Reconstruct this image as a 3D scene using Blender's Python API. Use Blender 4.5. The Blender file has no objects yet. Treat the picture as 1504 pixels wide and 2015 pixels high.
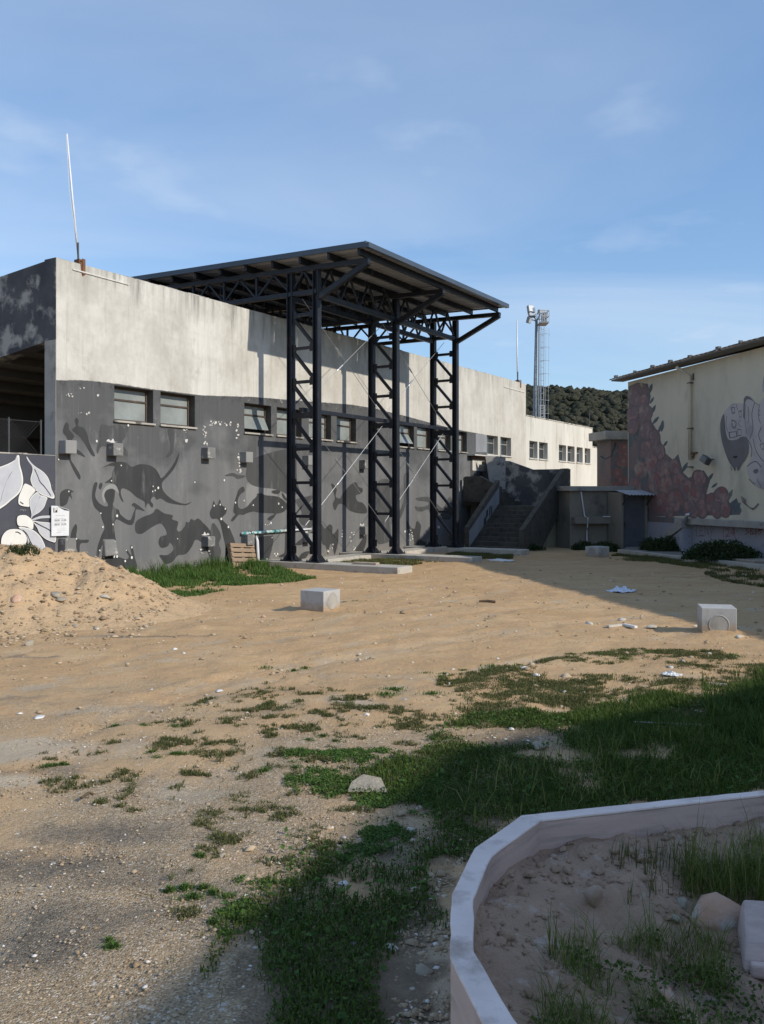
import bpy, math, random
import numpy as np
from mathutils import Vector, Matrix

random.seed(7)
rng = np.random.default_rng(11)
SC = bpy.context.scene
COL = SC.collection
R = math.radians

# ------------------------------------------------------------------ camera
FPX, CX, HY, CAMH = 1750.0, 752.0, 975.0, 1.70      # focal length / principal column / horizon row of the 1504x2015 frame
cam_d = bpy.data.cameras.new('camera')
cam = bpy.data.objects.new('camera', cam_d)
COL.objects.link(cam)
cam_d.sensor_fit = 'VERTICAL'
cam_d.sensor_height = 36.0
cam_d.lens = FPX / 2015.0 * 36.0
cam_d.shift_y = -(1007.5 - HY) / 2015.0
cam_d.clip_start = 0.05
cam_d.clip_end = 6000
cam.location = (0, 0, CAMH)
cam.rotation_euler = (R(90), 0, 0)
SC.camera = cam

# ------------------------------------------------------------------ light
SUN_AZ, SUN_EL = -29.5, 31.0                          # azimuth measured from +X towards +Y
sd = Vector((math.cos(R(SUN_AZ)) * math.cos(R(SUN_EL)), math.sin(R(SUN_AZ)) * math.cos(R(SUN_EL)), math.sin(R(SUN_EL))))
sun_d = bpy.data.lights.new('sun', 'SUN')
sun_d.energy = 3.15
sun_d.angle = R(0.55)
sun_d.color = (1.0, 0.93, 0.82)
sun = bpy.data.objects.new('sun', sun_d)
COL.objects.link(sun)
sun.rotation_euler = sd.to_track_quat('Z', 'Y').to_euler()
sun.location = (20, -10, 30)

world = bpy.data.worlds.new('World')
SC.world = world
world.use_nodes = True
wn, wl = world.node_tree.nodes, world.node_tree.links
wn.clear()
w_out = wn.new('ShaderNodeOutputWorld')
w_bg = wn.new('ShaderNodeBackground')
w_sky = wn.new('ShaderNodeTexSky')
w_sky.sky_type = 'NISHITA'
w_sky.sun_disc = False
w_sky.sun_elevation = R(SUN_EL)
w_sky.sun_rotation = R(90 - SUN_AZ)
w_sky.air_density = 1.1
w_sky.dust_density = 0.3
w_sky.ozone_density = 4.2
w_bg.inputs['Strength'].default_value = 0.15
# thin cirrus: noise on the direction projected to a high flat layer
tc = wn.new('ShaderNodeTexCoord')
sep = wn.new('ShaderNodeSeparateXYZ'); wl.new(tc.outputs['Generated'], sep.inputs[0])
zz = wn.new('ShaderNodeMath'); zz.operation = 'MAXIMUM'; wl.new(sep.outputs['Z'], zz.inputs[0]); zz.inputs[1].default_value = 0.0
za = wn.new('ShaderNodeMath'); za.operation = 'ADD'; wl.new(zz.outputs[0], za.inputs[0]); za.inputs[1].default_value = 0.12
dx_ = wn.new('ShaderNodeMath'); dx_.operation = 'DIVIDE'; wl.new(sep.outputs['X'], dx_.inputs[0]); wl.new(za.outputs[0], dx_.inputs[1])
dy_ = wn.new('ShaderNodeMath'); dy_.operation = 'DIVIDE'; wl.new(sep.outputs['Y'], dy_.inputs[0]); wl.new(za.outputs[0], dy_.inputs[1])
cmb = wn.new('ShaderNodeCombineXYZ'); wl.new(dx_.outputs[0], cmb.inputs[0]); wl.new(dy_.outputs[0], cmb.inputs[1])
mp = wn.new('ShaderNodeMapping'); wl.new(cmb.outputs[0], mp.inputs[0]); mp.inputs['Scale'].default_value = (0.55, 1.0, 1.0); mp.inputs['Rotation'].default_value = (0, 0, R(-35)); mp.inputs['Location'].default_value = (5.5, 5.1, 0)
n1 = wn.new('ShaderNodeTexNoise'); wl.new(mp.outputs[0], n1.inputs['Vector']); n1.inputs['Scale'].default_value = 0.9; n1.inputs['Detail'].default_value = 7; n1.inputs['Roughness'].default_value = 0.52; n1.inputs['Distortion'].default_value = 0.6
r1 = wn.new('ShaderNodeMapRange'); wl.new(n1.outputs['Fac'], r1.inputs['Value']); r1.inputs['From Min'].default_value = 0.40; r1.inputs['From Max'].default_value = 0.80; r1.inputs['To Min'].default_value = 0.0; r1.inputs['To Max'].default_value = 0.36
n2 = wn.new('ShaderNodeTexNoise'); mp2 = wn.new('ShaderNodeMapping'); mp2.inputs['Location'].default_value = (2, 7, 0); wl.new(cmb.outputs[0], mp2.inputs[0]); wl.new(mp2.outputs[0], n2.inputs['Vector']); n2.inputs['Scale'].default_value = 2.3; n2.inputs['Detail'].default_value = 8; n2.inputs['Roughness'].default_value = 0.5
r2 = wn.new('ShaderNodeMapRange'); wl.new(n2.outputs['Fac'], r2.inputs['Value']); r2.inputs['From Min'].default_value = 0.57; r2.inputs['From Max'].default_value = 0.76; r2.inputs['To Min'].default_value = 0.0; r2.inputs['To Max'].default_value = 0.24
ad = wn.new('ShaderNodeMath'); ad.operation = 'ADD'; ad.use_clamp = True; wl.new(r1.outputs[0], ad.inputs[0]); wl.new(r2.outputs[0], ad.inputs[1])
w_mix = wn.new('ShaderNodeMixRGB'); wl.new(ad.outputs[0], w_mix.inputs['Fac']); w_veil = wn.new('ShaderNodeMixRGB'); w_veil.inputs['Fac'].default_value = 0.34; wl.new(w_sky.outputs[0], w_veil.inputs['Color1']); w_veil.inputs['Color2'].default_value = (1.2, 2.1, 3.65, 1)   # thin even high haze
wl.new(w_veil.outputs[0], w_mix.inputs['Color1']); w_mix.inputs['Color2'].default_value = (4.6, 5.0, 5.5, 1)
wl.new(w_mix.outputs[0], w_bg.inputs['Color'])
wl.new(w_bg.outputs[0], w_out.inputs['Surface'])

SC.view_settings.view_transform = 'Standard'
SC.view_settings.look = 'None'
SC.view_settings.gamma = 1.0
SC.view_settings.use_curve_mapping = False
SC.view_settings.exposure = 0.30
SC.cycles.use_denoising = True
SC.cycles.max_bounces = 6

# ------------------------------------------------------------------ node materials
MATS = {}

def new_mat(name):
    m = bpy.data.materials.new(name)
    m.use_nodes = True
    nt = m.node_tree
    nt.nodes.clear()
    out = nt.nodes.new('ShaderNodeOutputMaterial')
    b = nt.nodes.new('ShaderNodeBsdfPrincipled')
    nt.links.new(b.outputs[0], out.inputs[0])
    MATS[name] = m
    return m, nt, b

class NT:
    def __init__(s, nt):
        s.nt = nt
        t = nt.nodes.new('ShaderNodeTexCoord')
        s.obj = t.outputs['Object']
    def link(s, a, b):
        s.nt.links.new(a, b)
    def node(s, t, **k):
        n = s.nt.nodes.new(t)
        for a, v in k.items():
            setattr(n, a, v)
        return n
    def mapped(s, scale=(1, 1, 1), loc=(0, 0, 0)):
        m = s.node('ShaderNodeMapping')
        s.link(s.obj, m.inputs[0])
        m.inputs['Scale'].default_value = scale
        m.inputs['Location'].default_value = loc
        return m.outputs[0]
    def noise(s, scale=1, detail=6, rough=0.55, vec=None, dist=0.0):
        n = s.node('ShaderNodeTexNoise')
        s.link(vec if vec is not None else s.obj, n.inputs['Vector'])
        n.inputs['Scale'].default_value = scale
        n.inputs['Detail'].default_value = detail
        n.inputs['Roughness'].default_value = rough
        n.inputs['Distortion'].default_value = dist
        return n.outputs['Fac']
    def vor(s, scale, vec=None, out='Color', feature='F1'):
        n = s.node('ShaderNodeTexVoronoi', feature=feature)
        s.link(vec if vec is not None else s.obj, n.inputs['Vector'])
        n.inputs['Scale'].default_value = scale
        return n.outputs[out]
    def rng(s, v, a, b, c=0.0, d=1.0):
        n = s.node('ShaderNodeMapRange')
        s.link(v, n.inputs['Value'])
        for k, x in zip(('From Min', 'From Max', 'To Min', 'To Max'), (a, b, c, d)):
            n.inputs[k].default_value = x
        return n.outputs[0]
    def math(s, op, a, b=None, clamp=False):
        n = s.node('ShaderNodeMath', operation=op, use_clamp=clamp)
        for i, v in enumerate((a, b)):
            if v is None:
                continue
            if isinstance(v, (int, float)):
                n.inputs[i].default_value = v
            else:
                s.link(v, n.inputs[i])
        return n.outputs[0]
    def mix(s, fac, a, b, mode='MIX'):
        n = s.node('ShaderNodeMixRGB', blend_type=mode)
        for sk, v in (('Fac', fac), ('Color1', a), ('Color2', b)):
            if isinstance(v, (int, float)):
                n.inputs[sk].default_value = v
            elif isinstance(v, tuple):
                n.inputs[sk].default_value = (*v, 1) if len(v) == 3 else v
            else:
                s.link(v, n.inputs[sk])
        return n.outputs[0]
    def xyz(s):
        n = s.node('ShaderNodeSeparateXYZ')
        s.link(s.obj, n.inputs[0])
        return n.outputs
    def attr(s, name):
        n = s.node('ShaderNodeAttribute', attribute_name=name)
        return n.outputs['Fac']
    def bump(s, b, h, strength=0.3, dist=0.02):
        n = s.node('ShaderNodeBump')
        n.inputs['Strength'].default_value = strength
        n.inputs['Distance'].default_value = dist
        s.link(h, n.inputs['Height'])
        s.link(n.outputs[0], b.inputs['Normal'])

def pm(name, c1, c2, scale=2.0, rough=0.85, bump=0.25, bscale=35.0, metal=0.0, stretch=(1, 1, 1), c3=None, c3lim=(0.60, 0.70), c3scale=6.0, spec=None, dist=0.01):
    """two-tone weathered surface, optional third colour in patches"""
    m, nt, b = new_mat(name)
    t = NT(nt)
    v = t.mapped(stretch)
    f = t.rng(t.noise(scale, 8, 0.6, v), 0.32, 0.68)
    c = t.mix(f, c1, c2)
    if c3 is not None:
        f3 = t.rng(t.noise(c3scale, 8, 0.62, t.mapped(stretch, (7.3, 2.1, 4.4))), c3lim[0], c3lim[1])
        c = t.mix(f3, c, c3)
    t.link(c, b.inputs['Base Color'])
    b.inputs['Roughness'].default_value = rough
    b.inputs['Metallic'].default_value = metal
    if spec is not None:
        b.inputs['Specular IOR Level'].default_value = spec
    if bump:
        t.bump(b, t.noise(bscale, 5, 0.6), bump, dist)
    return m

# ------------------------------------------------------------------ mesh helpers
class MB:
    def __init__(s):
        s.v, s.f = [], []
    def add(s, vs, fs):
        o = len(s.v)
        s.v += [tuple(p) for p in vs]
        s.f += [tuple(i + o for i in f) for f in fs]
        return s
    def box(s, x0, x1, y0, y1, z0, z1):
        vs = [(x, y, z) for z in (z0, z1) for y in (y0, y1) for x in (x0, x1)]
        return s.add(vs, [(0, 2, 3, 1), (4, 5, 7, 6), (0, 1, 5, 4), (2, 6, 7, 3), (0, 4, 6, 2), (1, 3, 7, 5)])
    def bar(s, p, q, w, h=None, up=(0, 0, 1)):
        p, q = Vector(p), Vector(q)
        h = w if h is None else h
        d = (q - p).normalized()
        u = Vector(up)
        if abs(d.dot(u)) > 0.98:
            u = Vector((1, 0, 0))
        x = d.cross(u).normalized()
        u = x.cross(d).normalized()
        vs = []
        for c in (p, q):
            for a, b_ in ((-1, -1), (1, -1), (1, 1), (-1, 1)):
                vs.append(c + x * (a * w / 2) + u * (b_ * h / 2))
        return s.add(vs, [(0, 1, 2, 3), (7, 6, 5, 4), (0, 4, 5, 1), (1, 5, 6, 2), (2, 6, 7, 3), (3, 7, 4, 0)])
    def tube(s, pts, r, n=8, cap=True):
        pts = [Vector(p) for p in pts]
        rs = r if isinstance(r, (list, tuple)) else [r] * len(pts)
        o = len(s.v)
        for i, p in enumerate(pts):
            d = (pts[min(i + 1, len(pts) - 1)] - pts[max(i - 1, 0)]).normalized()
            u = Vector((0, 0, 1)) if abs(d.z) < 0.9 else Vector((1, 0, 0))
            x = d.cross(u).normalized(); y = d.cross(x).normalized()
            for k in range(n):
                a = 2 * math.pi * k / n
                s.v.append(tuple(p + (x * math.cos(a) + y * math.sin(a)) * rs[i]))
        for i in range(len(pts) - 1):
            for k in range(n):
                k2 = (k + 1) % n
                s.f.append((o + i * n + k, o + i * n + k2, o + (i + 1) * n + k2, o + (i + 1) * n + k))
        if cap:
            s.f.append(tuple(o + k for k in reversed(range(n))))
            s.f.append(tuple(o + (len(pts) - 1) * n + k for k in range(n)))
        return s
    def prism(s, poly, y0, y1):
        """polygon in (x,z) extruded along y"""
        n = len(poly)
        vs = [(p[0], y0, p[1]) for p in poly] + [(p[0], y1, p[1]) for p in poly]
        fs = [tuple(range(n)), tuple(reversed(range(n, 2 * n)))]
        fs += [(i, i + n, (i + 1) % n + n, (i + 1) % n) for i in range(n)]
        return s.add(vs, fs)
    def prism_x(s, poly, x0, x1):
        """polygon in (y,z) extruded along x"""
        n = len(poly)
        vs = [(x0, p[0], p[1]) for p in poly] + [(x1, p[0], p[1]) for p in poly]
        fs = [tuple(reversed(range(n))), tuple(range(n, 2 * n))]
        fs += [((i + 1) % n, (i + 1) % n + n, i + n, i) for i in range(n)]
        return s.add(vs, fs)
    def flat(s, poly, y):
        """flat polygon in (x,z) at y, facing -y"""
        return s.add([(p[0], y, p[1]) for p in poly], [tuple(range(len(poly)))])
    def mesh(s, name):
        me = bpy.data.meshes.new(name)
        me.from_pydata(s.v, [], s.f)
        me.update()
        return me
    def build(s, name, mat, parent=None, smooth=False, bevel=0.0, label=None):
        o = obj(name, s.mesh(name), mat, parent, smooth, bevel)
        if label:
            o['label'] = label
        return o

def fix_normals(me):
    import bmesh
    bm = bmesh.new(); bm.from_mesh(me)
    bmesh.ops.recalc_face_normals(bm, faces=bm.faces)
    bm.to_mesh(me); bm.free()

def obj(name, me, mat, parent=None, smooth=False, bevel=0.0):
    o = bpy.data.objects.new(name, me)
    COL.objects.link(o)
    if mat is not None and not me.materials:
        me.materials.append(MATS[mat] if isinstance(mat, str) else mat)
    if parent is not None:
        o.parent = parent
    if smooth:
        me.polygons.foreach_set('use_smooth', [True] * len(me.polygons))
    if bevel:
        md = o.modifiers.new('bevel', 'BEVEL')
        md.width = bevel; md.segments = 2; md.limit_method = 'ANGLE'
    return o

def tag(o, label=None, cat=None, group=None, kind=None):
    for k, v in (('label', label), ('category', cat), ('group', group), ('kind', kind)):
        if v:
            o[k] = v
    return o

def thing(name, label, cat, loc=(0, 0, 0), rz=0.0, group=None):
    o = bpy.data.objects.new(name, None)
    COL.objects.link(o)
    o.empty_display_size = 0.2
    o.location = loc
    o.rotation_euler = (0, 0, rz)
    return tag(o, label, cat, group)

def cr(poly, n=3, closed=True):
    """Catmull-Rom smoothing of an outline"""
    out, k = [], len(poly)
    rngk = range(k) if closed else range(k - 1)
    for i in rngk:
        if closed:
            p0, p1, p2, p3 = (np.array(poly[(i + j) % k], float) for j in (-1, 0, 1, 2))
        else:
            p0, p1, p2, p3 = (np.array(poly[min(max(i + j, 0), k - 1)], float) for j in (-1, 0, 1, 2))
        for a in range(n):
            t = a / n
            out.append(tuple(0.5 * ((2 * p1) + (-p0 + p2) * t + (2 * p0 - 5 * p1 + 4 * p2 - p3) * t * t + (-p0 + 3 * p1 - 3 * p2 + p3) * t ** 3)))
    if not closed:
        out.append(tuple(map(float, poly[-1])))
    return out

class Frame:
    """a vertical wall plane: local x along the wall, local y into the building"""
    def __init__(s, ox, oy, dx, dy):
        l = math.hypot(dx, dy)
        s.o = (ox, oy); s.d = (dx / l, dy / l)
        s.n = (-s.d[1], s.d[0])
        s.rz = math.atan2(s.d[1], s.d[0])
    def hit(s, px, py, y=0.0):
        rx = (px - CX) / FPX
        bx, by = s.o[0] + s.n[0] * y, s.o[1] + s.n[1] * y
        u = (bx - rx * by) / (rx * s.d[1] - s.d[0])
        Y = by + s.d[1] * u
        return (u, CAMH - (py - HY) / FPX * Y)
    def world(s, x, y, z=0.0):
        return (s.o[0] + s.d[0] * x + s.n[0] * y, s.o[1] + s.d[1] * x + s.n[1] * y, z)

def gnd(px, py, z=0.0):
    Y = FPX * (CAMH - z) / (py - HY)
    return ((px - CX) / FPX * Y, Y)

G = Frame(-2.895, 21.56, 0.5305, 0.8477)       # grandstand back wall
H = Frame(8.81, 25.74, 0.2076, -0.9782)        # mural hall on the right

# numpy value noise
def vnoise(x, y, seed=0):
    xi, yi = np.floor(x).astype(np.int64), np.floor(y).astype(np.int64)
    xf, yf = x - xi, y - yi
    xf, yf = xf * xf * (3 - 2 * xf), yf * yf * (3 - 2 * yf)
    def h(a, b):
        n = (a * 374761393 + b * 668265263 + seed * 974634777) & 0xFFFFFFFF
        n = ((n ^ (n >> 13)) * 1274126177) & 0xFFFFFFFF
        n = n ^ (n >> 16)
        return (n & 0xFFFF) / 65535.0
    a, b, c, d = h(xi, yi), h(xi + 1, yi), h(xi, yi + 1), h(xi + 1, yi + 1)
    return (a * (1 - xf) + b * xf) * (1 - yf) + (c * (1 - xf) + d * xf) * yf

def fbm(x, y, oct=4, seed=0):
    s, a, f, t = 0, 0.5, 1.0, 0
    for i in range(oct):
        s = s + a * vnoise(x * f, y * f, seed + i); t += a
        a *= 0.5; f *= 2.03
    return s / t

def inpoly(px, py, poly):
    r = np.zeros(px.shape, bool)
    n = len(poly)
    j = n - 1
    for i in range(n):
        xi, yi = poly[i]; xj, yj = poly[j]
        c = ((yi > py) != (yj > py)) & (px < (xj - xi) * (py - yi) / ((yj - yi) + 1e-12) + xi)
        r ^= c
        j = i
    return r

def fast_mesh(name, V, F, smooth=False, attrs=None):
    """V (n,3), F (m,k) arrays"""
    me = bpy.data.meshes.new(name)
    nv, (nf, k) = len(V), F.shape
    me.vertices.add(nv); me.vertices.foreach_set('co', np.ascontiguousarray(V, np.float32).ravel())
    me.loops.add(nf * k); me.loops.foreach_set('vertex_index', np.ascontiguousarray(F, np.int32).ravel())
    me.polygons.add(nf); me.polygons.foreach_set('loop_start', np.arange(0, nf * k, k, dtype=np.int32))
    me.polygons.foreach_set('loop_total', np.full(nf, k, np.int32))
    if smooth:
        me.polygons.foreach_set('use_smooth', np.ones(nf, bool))
    for n_, a in (attrs or {}).items():
        at = me.attributes.new(n_, 'FLOAT', 'POINT')
        at.data.foreach_set('value', np.ascontiguousarray(a, np.float32))
    me.update(calc_edges=True)
    me.validate()
    return me

# ------------------------------------------------------------------ materials
# grandstand wall: pale render above, faded charcoal paint below a wavy painted line
def wall_material():
    m, nt, b = new_mat('stand_wall')
    t = NT(nt)
    X = t.xyz()
    streak = t.noise(1.6, 9, 0.62, t.mapped((1.3, 1.3, 0.16)))
    blot = t.noise(0.55, 7, 0.6)
    fine = t.noise(9, 6, 0.65)
    pale = t.mix(t.rng(blot, 0.3, 0.7), (0.66, 0.64, 0.585), (0.56, 0.54, 0.485))
    pale = t.mix(t.rng(streak, 0.45, 0.75, 0, 0.42), pale, (0.40, 0.38, 0.335))
    pale = t.mix(t.rng(fine, 0.5, 0.75, 0, 0.35), pale, (0.72, 0.70, 0.65))
    board = t.noise(2.0, 3, 0.5, t.mapped((0.25, 0.25, 3.0)))
    pale = t.mix(t.rng(board, 0.55, 0.75, 0, 0.22), pale, (0.44, 0.41, 0.36))
    # black mould running down from the parapet
    run = t.noise(2.6, 8, 0.65, t.mapped((2.2, 2.2, 0.22), (3, 1, 0)))
    zt = t.math('ADD', X[2], t.rng(run, 0.2, 0.8, -0.55, 0.55))
    mould = t.math('MULTIPLY', t.rng(zt, 5.55, 6.25), t.rng(run, 0.40, 0.72))
    pale = t.mix(t.math('MULTIPLY', mould, 0.9), pale, (0.13, 0.125, 0.11))
    mot = t.noise(1.1, 10, 0.68, t.mapped((1, 1, 0.8), (11, 4, 6)))
    pale = t.mix(t.rng(mot, 0.42, 0.66, 0, 0.72), pale, (0.38, 0.355, 0.31))
    mot2 = t.noise(3.4, 8, 0.7, t.mapped((1, 1, 0.6), (5, 14, 2)))
    pale = t.mix(t.rng(mot2, 0.56, 0.72, 0, 0.55), pale, (0.33, 0.305, 0.265))
    far_ = t.math('MULTIPLY', t.rng(X[0], -4.0, 10.0), t.rng(streak, 0.3, 0.7, 0.25, 0.8))
    pale = t.mix(t.math('MULTIPLY', far_, 0.6), pale, (0.47, 0.42, 0.345))
    st3 = t.noise(3.0, 8, 0.65, t.mapped((2.6, 2.6, 0.12), (8, 3, 1)))
    pale = t.mix(t.rng(st3, 0.52, 0.72, 0, 0.5), pale, (0.33, 0.31, 0.27))
    dark = t.mix(t.rng(streak, 0.35, 0.68), (0.128, 0.130, 0.132), (0.185, 0.185, 0.182))
    dark = t.mix(t.rng(blot, 0.35, 0.65, 0, 0.45), dark, (0.145, 0.147, 0.150))
    pat = t.noise(0.9, 4, 0.5, t.mapped((1, 1, 1.3), (21, 2, 5)))
    up_ = t.rng(t.math('ADD', X[2], t.rng(pat, 0.3, 0.7, -1.0, 1.0)), 2.25, 3.1)
    dark = t.mix(t.math('MULTIPLY', up_, 0.62), dark, (0.056, 0.058, 0.061))
    wear = t.noise(2.4, 10, 0.72, t.mapped((1, 1, 0.55), (2, 9, 31)))
    dark = t.mix(t.rng(wear, 0.56, 0.70, 0, 0.45), dark, (0.24, 0.238, 0.23))
    st2 = t.noise(5.5, 8, 0.65, t.mapped((3.2, 3.2, 0.10), (1, 5, 0)))
    dark = t.mix(t.rng(st2, 0.55, 0.8, 0, 0.35), dark, (0.24, 0.235, 0.225))
    fl = t.noise(5.0, 9, 0.66, t.mapped((1, 1, 1), (4, 0, 9)))
    dark = t.mix(t.rng(fl, 0.70, 0.715), dark, (0.50, 0.48, 0.44))
    # foot of the wall: splashed dust
    foot = t.math('MULTIPLY', t.rng(X[2], 0.5, 0.0), t.rng(fine, 0.35, 0.65))
    dark = t.mix(t.math('MULTIPLY', foot, 0.5), dark, (0.30, 0.26, 0.20))
    # painted boundary
    fc = t.node('ShaderNodeFloatCurve')
    cv = fc.mapping.curves[0]
    pts = [(112, 748), (165, 748), (230, 755), (300, 766), (400, 778), (500, 781), (570, 787), (690, 796), (740, 804), (800, 819), (840, 830), (890, 843), (925, 850), (958, 856)]
    loc = [G.hit(*p) for p in pts]
    loc = [((s + 6.0) / 32.0, z / 7.0) for s, z in loc]
    loc += [(loc[-1][0] + 0.002, 0.0)]
    cv.points[0].location = (0.0, loc[0][1]); cv.points[1].location = (1.0, 0.0)
    for p in loc:
        cv.points.new(*p)
    for p in cv.points:
        p.handle_type = 'VECTOR'
    fc.mapping.update()
    t.link(t.rng(X[0], -6.0, 26.0), fc.inputs['Value'])
    bz = t.math('MULTIPLY', fc.outputs[0], 7.0)
    zj = t.math('ADD', X[2], t.rng(fine, 0.2, 0.8, -0.012, 0.012))
    isd = t.rng(t.math('SUBTRACT', zj, bz), 0.006, -0.006)
    # mould fringe right under the line
    fr = t.math('MULTIPLY', t.rng(t.math('SUBTRACT', X[2], bz), -0.22, -0.02), t.rng(t.noise(7, 8, 0.7), 0.50, 0.62))
    dark = t.mix(t.math('MULTIPLY', fr, 0.7), dark, (0.035, 0.033, 0.03))
    fr2 = t.math('MULTIPLY', t.rng(t.math('SUBTRACT', X[2], bz), -0.30, -0.05), t.rng(t.noise(6, 8, 0.7, t.mapped((1, 1, 1), (9, 3, 2))), 0.58, 0.66))
    fr2 = t.math('MULTIPLY', fr2, t.math('MULTIPLY', t.rng(X[0], -1.2, -0.6), t.rng(X[0], 9.0, 7.0)))
    dark = t.mix(t.math('MULTIPLY', fr2, 0.8), dark, (0.42, 0.39, 0.34))
    t.link(t.mix(isd, pale, dark), b.inputs['Base Color'])
    b.inputs['Roughness'].default_value = 0.9
    b.inputs['Specular IOR Level'].default_value = 0.25
    hgt = t.math('ADD', t.noise(30, 6, 0.65), t.math('MULTIPLY', t.noise(3, 4, 0.5), 2.0))
    t.bump(b, hgt, 0.35, 0.012)
wall_material()

pm('pale_render', (0.64, 0.615, 0.55), (0.52, 0.495, 0.435), 0.7, 0.9, 0.3, 30, stretch=(1.2, 1.2, 0.3), c3=(0.36, 0.33, 0.28), c3lim=(0.55, 0.75), c3scale=1.6)
pm('black_mould_wall', (0.05, 0.052, 0.06), (0.105, 0.105, 0.108), 1.3, 0.92, 0.4, 18, c3=(0.36, 0.345, 0.315), c3lim=(0.50, 0.60), c3scale=1.5)
pm('raw_concrete', (0.30, 0.285, 0.26), (0.40, 0.38, 0.34), 2.0, 0.92, 0.35, 40, c3=(0.20, 0.19, 0.17), c3lim=(0.55, 0.72), c3scale=3.0)
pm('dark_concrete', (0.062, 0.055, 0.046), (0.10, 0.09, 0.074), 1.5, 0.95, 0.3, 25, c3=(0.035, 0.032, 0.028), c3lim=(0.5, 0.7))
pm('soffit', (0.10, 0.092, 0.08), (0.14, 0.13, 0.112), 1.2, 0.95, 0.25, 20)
pm('coping', (0.46, 0.43, 0.38), (0.34, 0.32, 0.28), 3.0, 0.92, 0.3, 30, c3=(0.10, 0.095, 0.085), c3lim=(0.5, 0.62), c3scale=4)
pm('mural_dark', (0.03, 0.031, 0.032), (0.05, 0.051, 0.051), 2.2, 0.9, 0.2, 30, stretch=(1.5, 1.5, 0.3), c3=(0.13, 0.13, 0.128), c3lim=(0.60, 0.76), c3scale=4)
pm('mural_mid', (0.05, 0.052, 0.053), (0.076, 0.077, 0.077), 2.0, 0.9, 0.2, 30, stretch=(1.5, 1.5, 0.3), c3=(0.15, 0.15, 0.148), c3lim=(0.58, 0.76), c3scale=4)
pm('mural_light', (0.23, 0.23, 0.225), (0.28, 0.275, 0.265), 2.0, 0.9, 0.2, 30, stretch=(1.5, 1.5, 0.3))
pm('stub_grey', (0.16, 0.16, 0.156), (0.21, 0.205, 0.195), 4.0, 0.9, 0.3, 40, c3=(0.42, 0.40, 0.36), c3lim=(0.56, 0.64), c3scale=7)
pm('grey_patch', (0.20, 0.205, 0.22), (0.26, 0.26, 0.27), 2.0, 0.9, 0.2, 30, stretch=(1.5, 1.5, 0.3))
pm('flaked_white', (0.66, 0.64, 0.60), (0.48, 0.46, 0.42), 9.0, 0.9, 0.3, 40)
pm('navy_paint', (0.050, 0.054, 0.070), (0.075, 0.078, 0.094), 1.8, 0.88, 0.25, 30, c3=(0.33, 0.32, 0.29), c3lim=(0.665, 0.70), c3scale=4.5)
pm('leaf_grey', (0.42, 0.43, 0.46), (0.52, 0.53, 0.55), 2.4, 0.85, 0.2, 30)
pm('mural_white', (0.74, 0.73, 0.68), (0.66, 0.65, 0.61), 3.0, 0.85, 0.2, 30)
pm('mural_ink', (0.022, 0.023, 0.028), (0.035, 0.036, 0.042), 3.0, 0.88, 0.1, 30)
pm('steel_blue', (0.010, 0.012, 0.017), (0.018, 0.021, 0.029), 2.5, 0.5, 0.04, 60, spec=0.35, c3=(0.045, 0.042, 0.042), c3lim=(0.56, 0.74), c3scale=3.5)
pm('steel_edge', (0.040, 0.055, 0.078), (0.055, 0.072, 0.098), 2.0, 0.4, 0.03, 60, spec=0.5)
pm('roof_sheet', (0.34, 0.35, 0.37), (0.28, 0.29, 0.31), 1.0, 0.55, 0.05, 30)
pm('galvanised', (0.55, 0.56, 0.57), (0.42, 0.43, 0.44), 6.0, 0.38, 0.05, 60, metal=0.75)
pm('ladder_grey', (0.42, 0.44, 0.46), (0.34, 0.36, 0.38), 4.0, 0.5, 0.05, 50)
pm('mast_grey', (0.2, 0.215, 0.23), (0.27, 0.285, 0.295), 4.0, 0.5, 0.05, 50)
pm('white_metal', (0.74, 0.75, 0.76), (0.62, 0.63, 0.64), 4.0, 0.45, 0.05, 50)
pm('rust', (0.13, 0.058, 0.03), (0.20, 0.09, 0.045), 9.0, 0.9, 0.4, 60)
pm('window_frame', (0.055, 0.04, 0.03), (0.09, 0.062, 0.045), 5.0, 0.7, 0.2, 40, c3=(0.20, 0.10, 0.055), c3lim=(0.6, 0.7))
pm('window_grey', (0.22, 0.215, 0.2), (0.30, 0.29, 0.27), 5.0, 0.7, 0.2, 40)
pm('reveal', (0.045, 0.042, 0.038), (0.085, 0.08, 0.072), 3.0, 0.9, 0.3, 30)
pm('wood', (0.25, 0.175, 0.115), (0.34, 0.25, 0.17), 3.0, 0.85, 0.3, 50, stretch=(0.4, 6, 6), c3=(0.22, 0.16, 0.11), c3lim=(0.55, 0.7))
pm('teal_pipe', (0.70, 0.70, 0.66), (0.55, 0.60, 0.58), 14.0, 0.6, 0.1, 40, c3=(0.06, 0.30, 0.31), c3lim=(0.45, 0.52), c3scale=9)
pm('paper', (0.76, 0.76, 0.74), (0.66, 0.66, 0.64), 8.0, 0.8, 0.1, 60)
pm('plastic_bag', (0.74, 0.76, 0.82), (0.66, 0.68, 0.76), 8.0, 0.35, 0.2, 60)
pm('hall_wall', (0.7, 0.63, 0.48), (0.6, 0.54, 0.415), 0.6, 0.92, 0.25, 30, c3=(0.44, 0.40, 0.315), c3lim=(0.50, 0.74), c3scale=1.1, stretch=(1, 1, 0.5))
pm('hall_base', (0.30, 0.295, 0.33), (0.36, 0.35, 0.38), 0.9, 0.9, 0.2, 30, c3=(0.16, 0.16, 0.18), c3lim=(0.55, 0.75))
pm('roof_tile', (0.16, 0.125, 0.10), (0.24, 0.18, 0.14), 4.0, 0.9, 0.3, 40, c3=(0.08, 0.075, 0.065), c3lim=(0.5, 0.65))
pm('eave', (0.15, 0.145, 0.14), (0.20, 0.195, 0.185), 2.0, 0.9, 0.2, 30)
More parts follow.
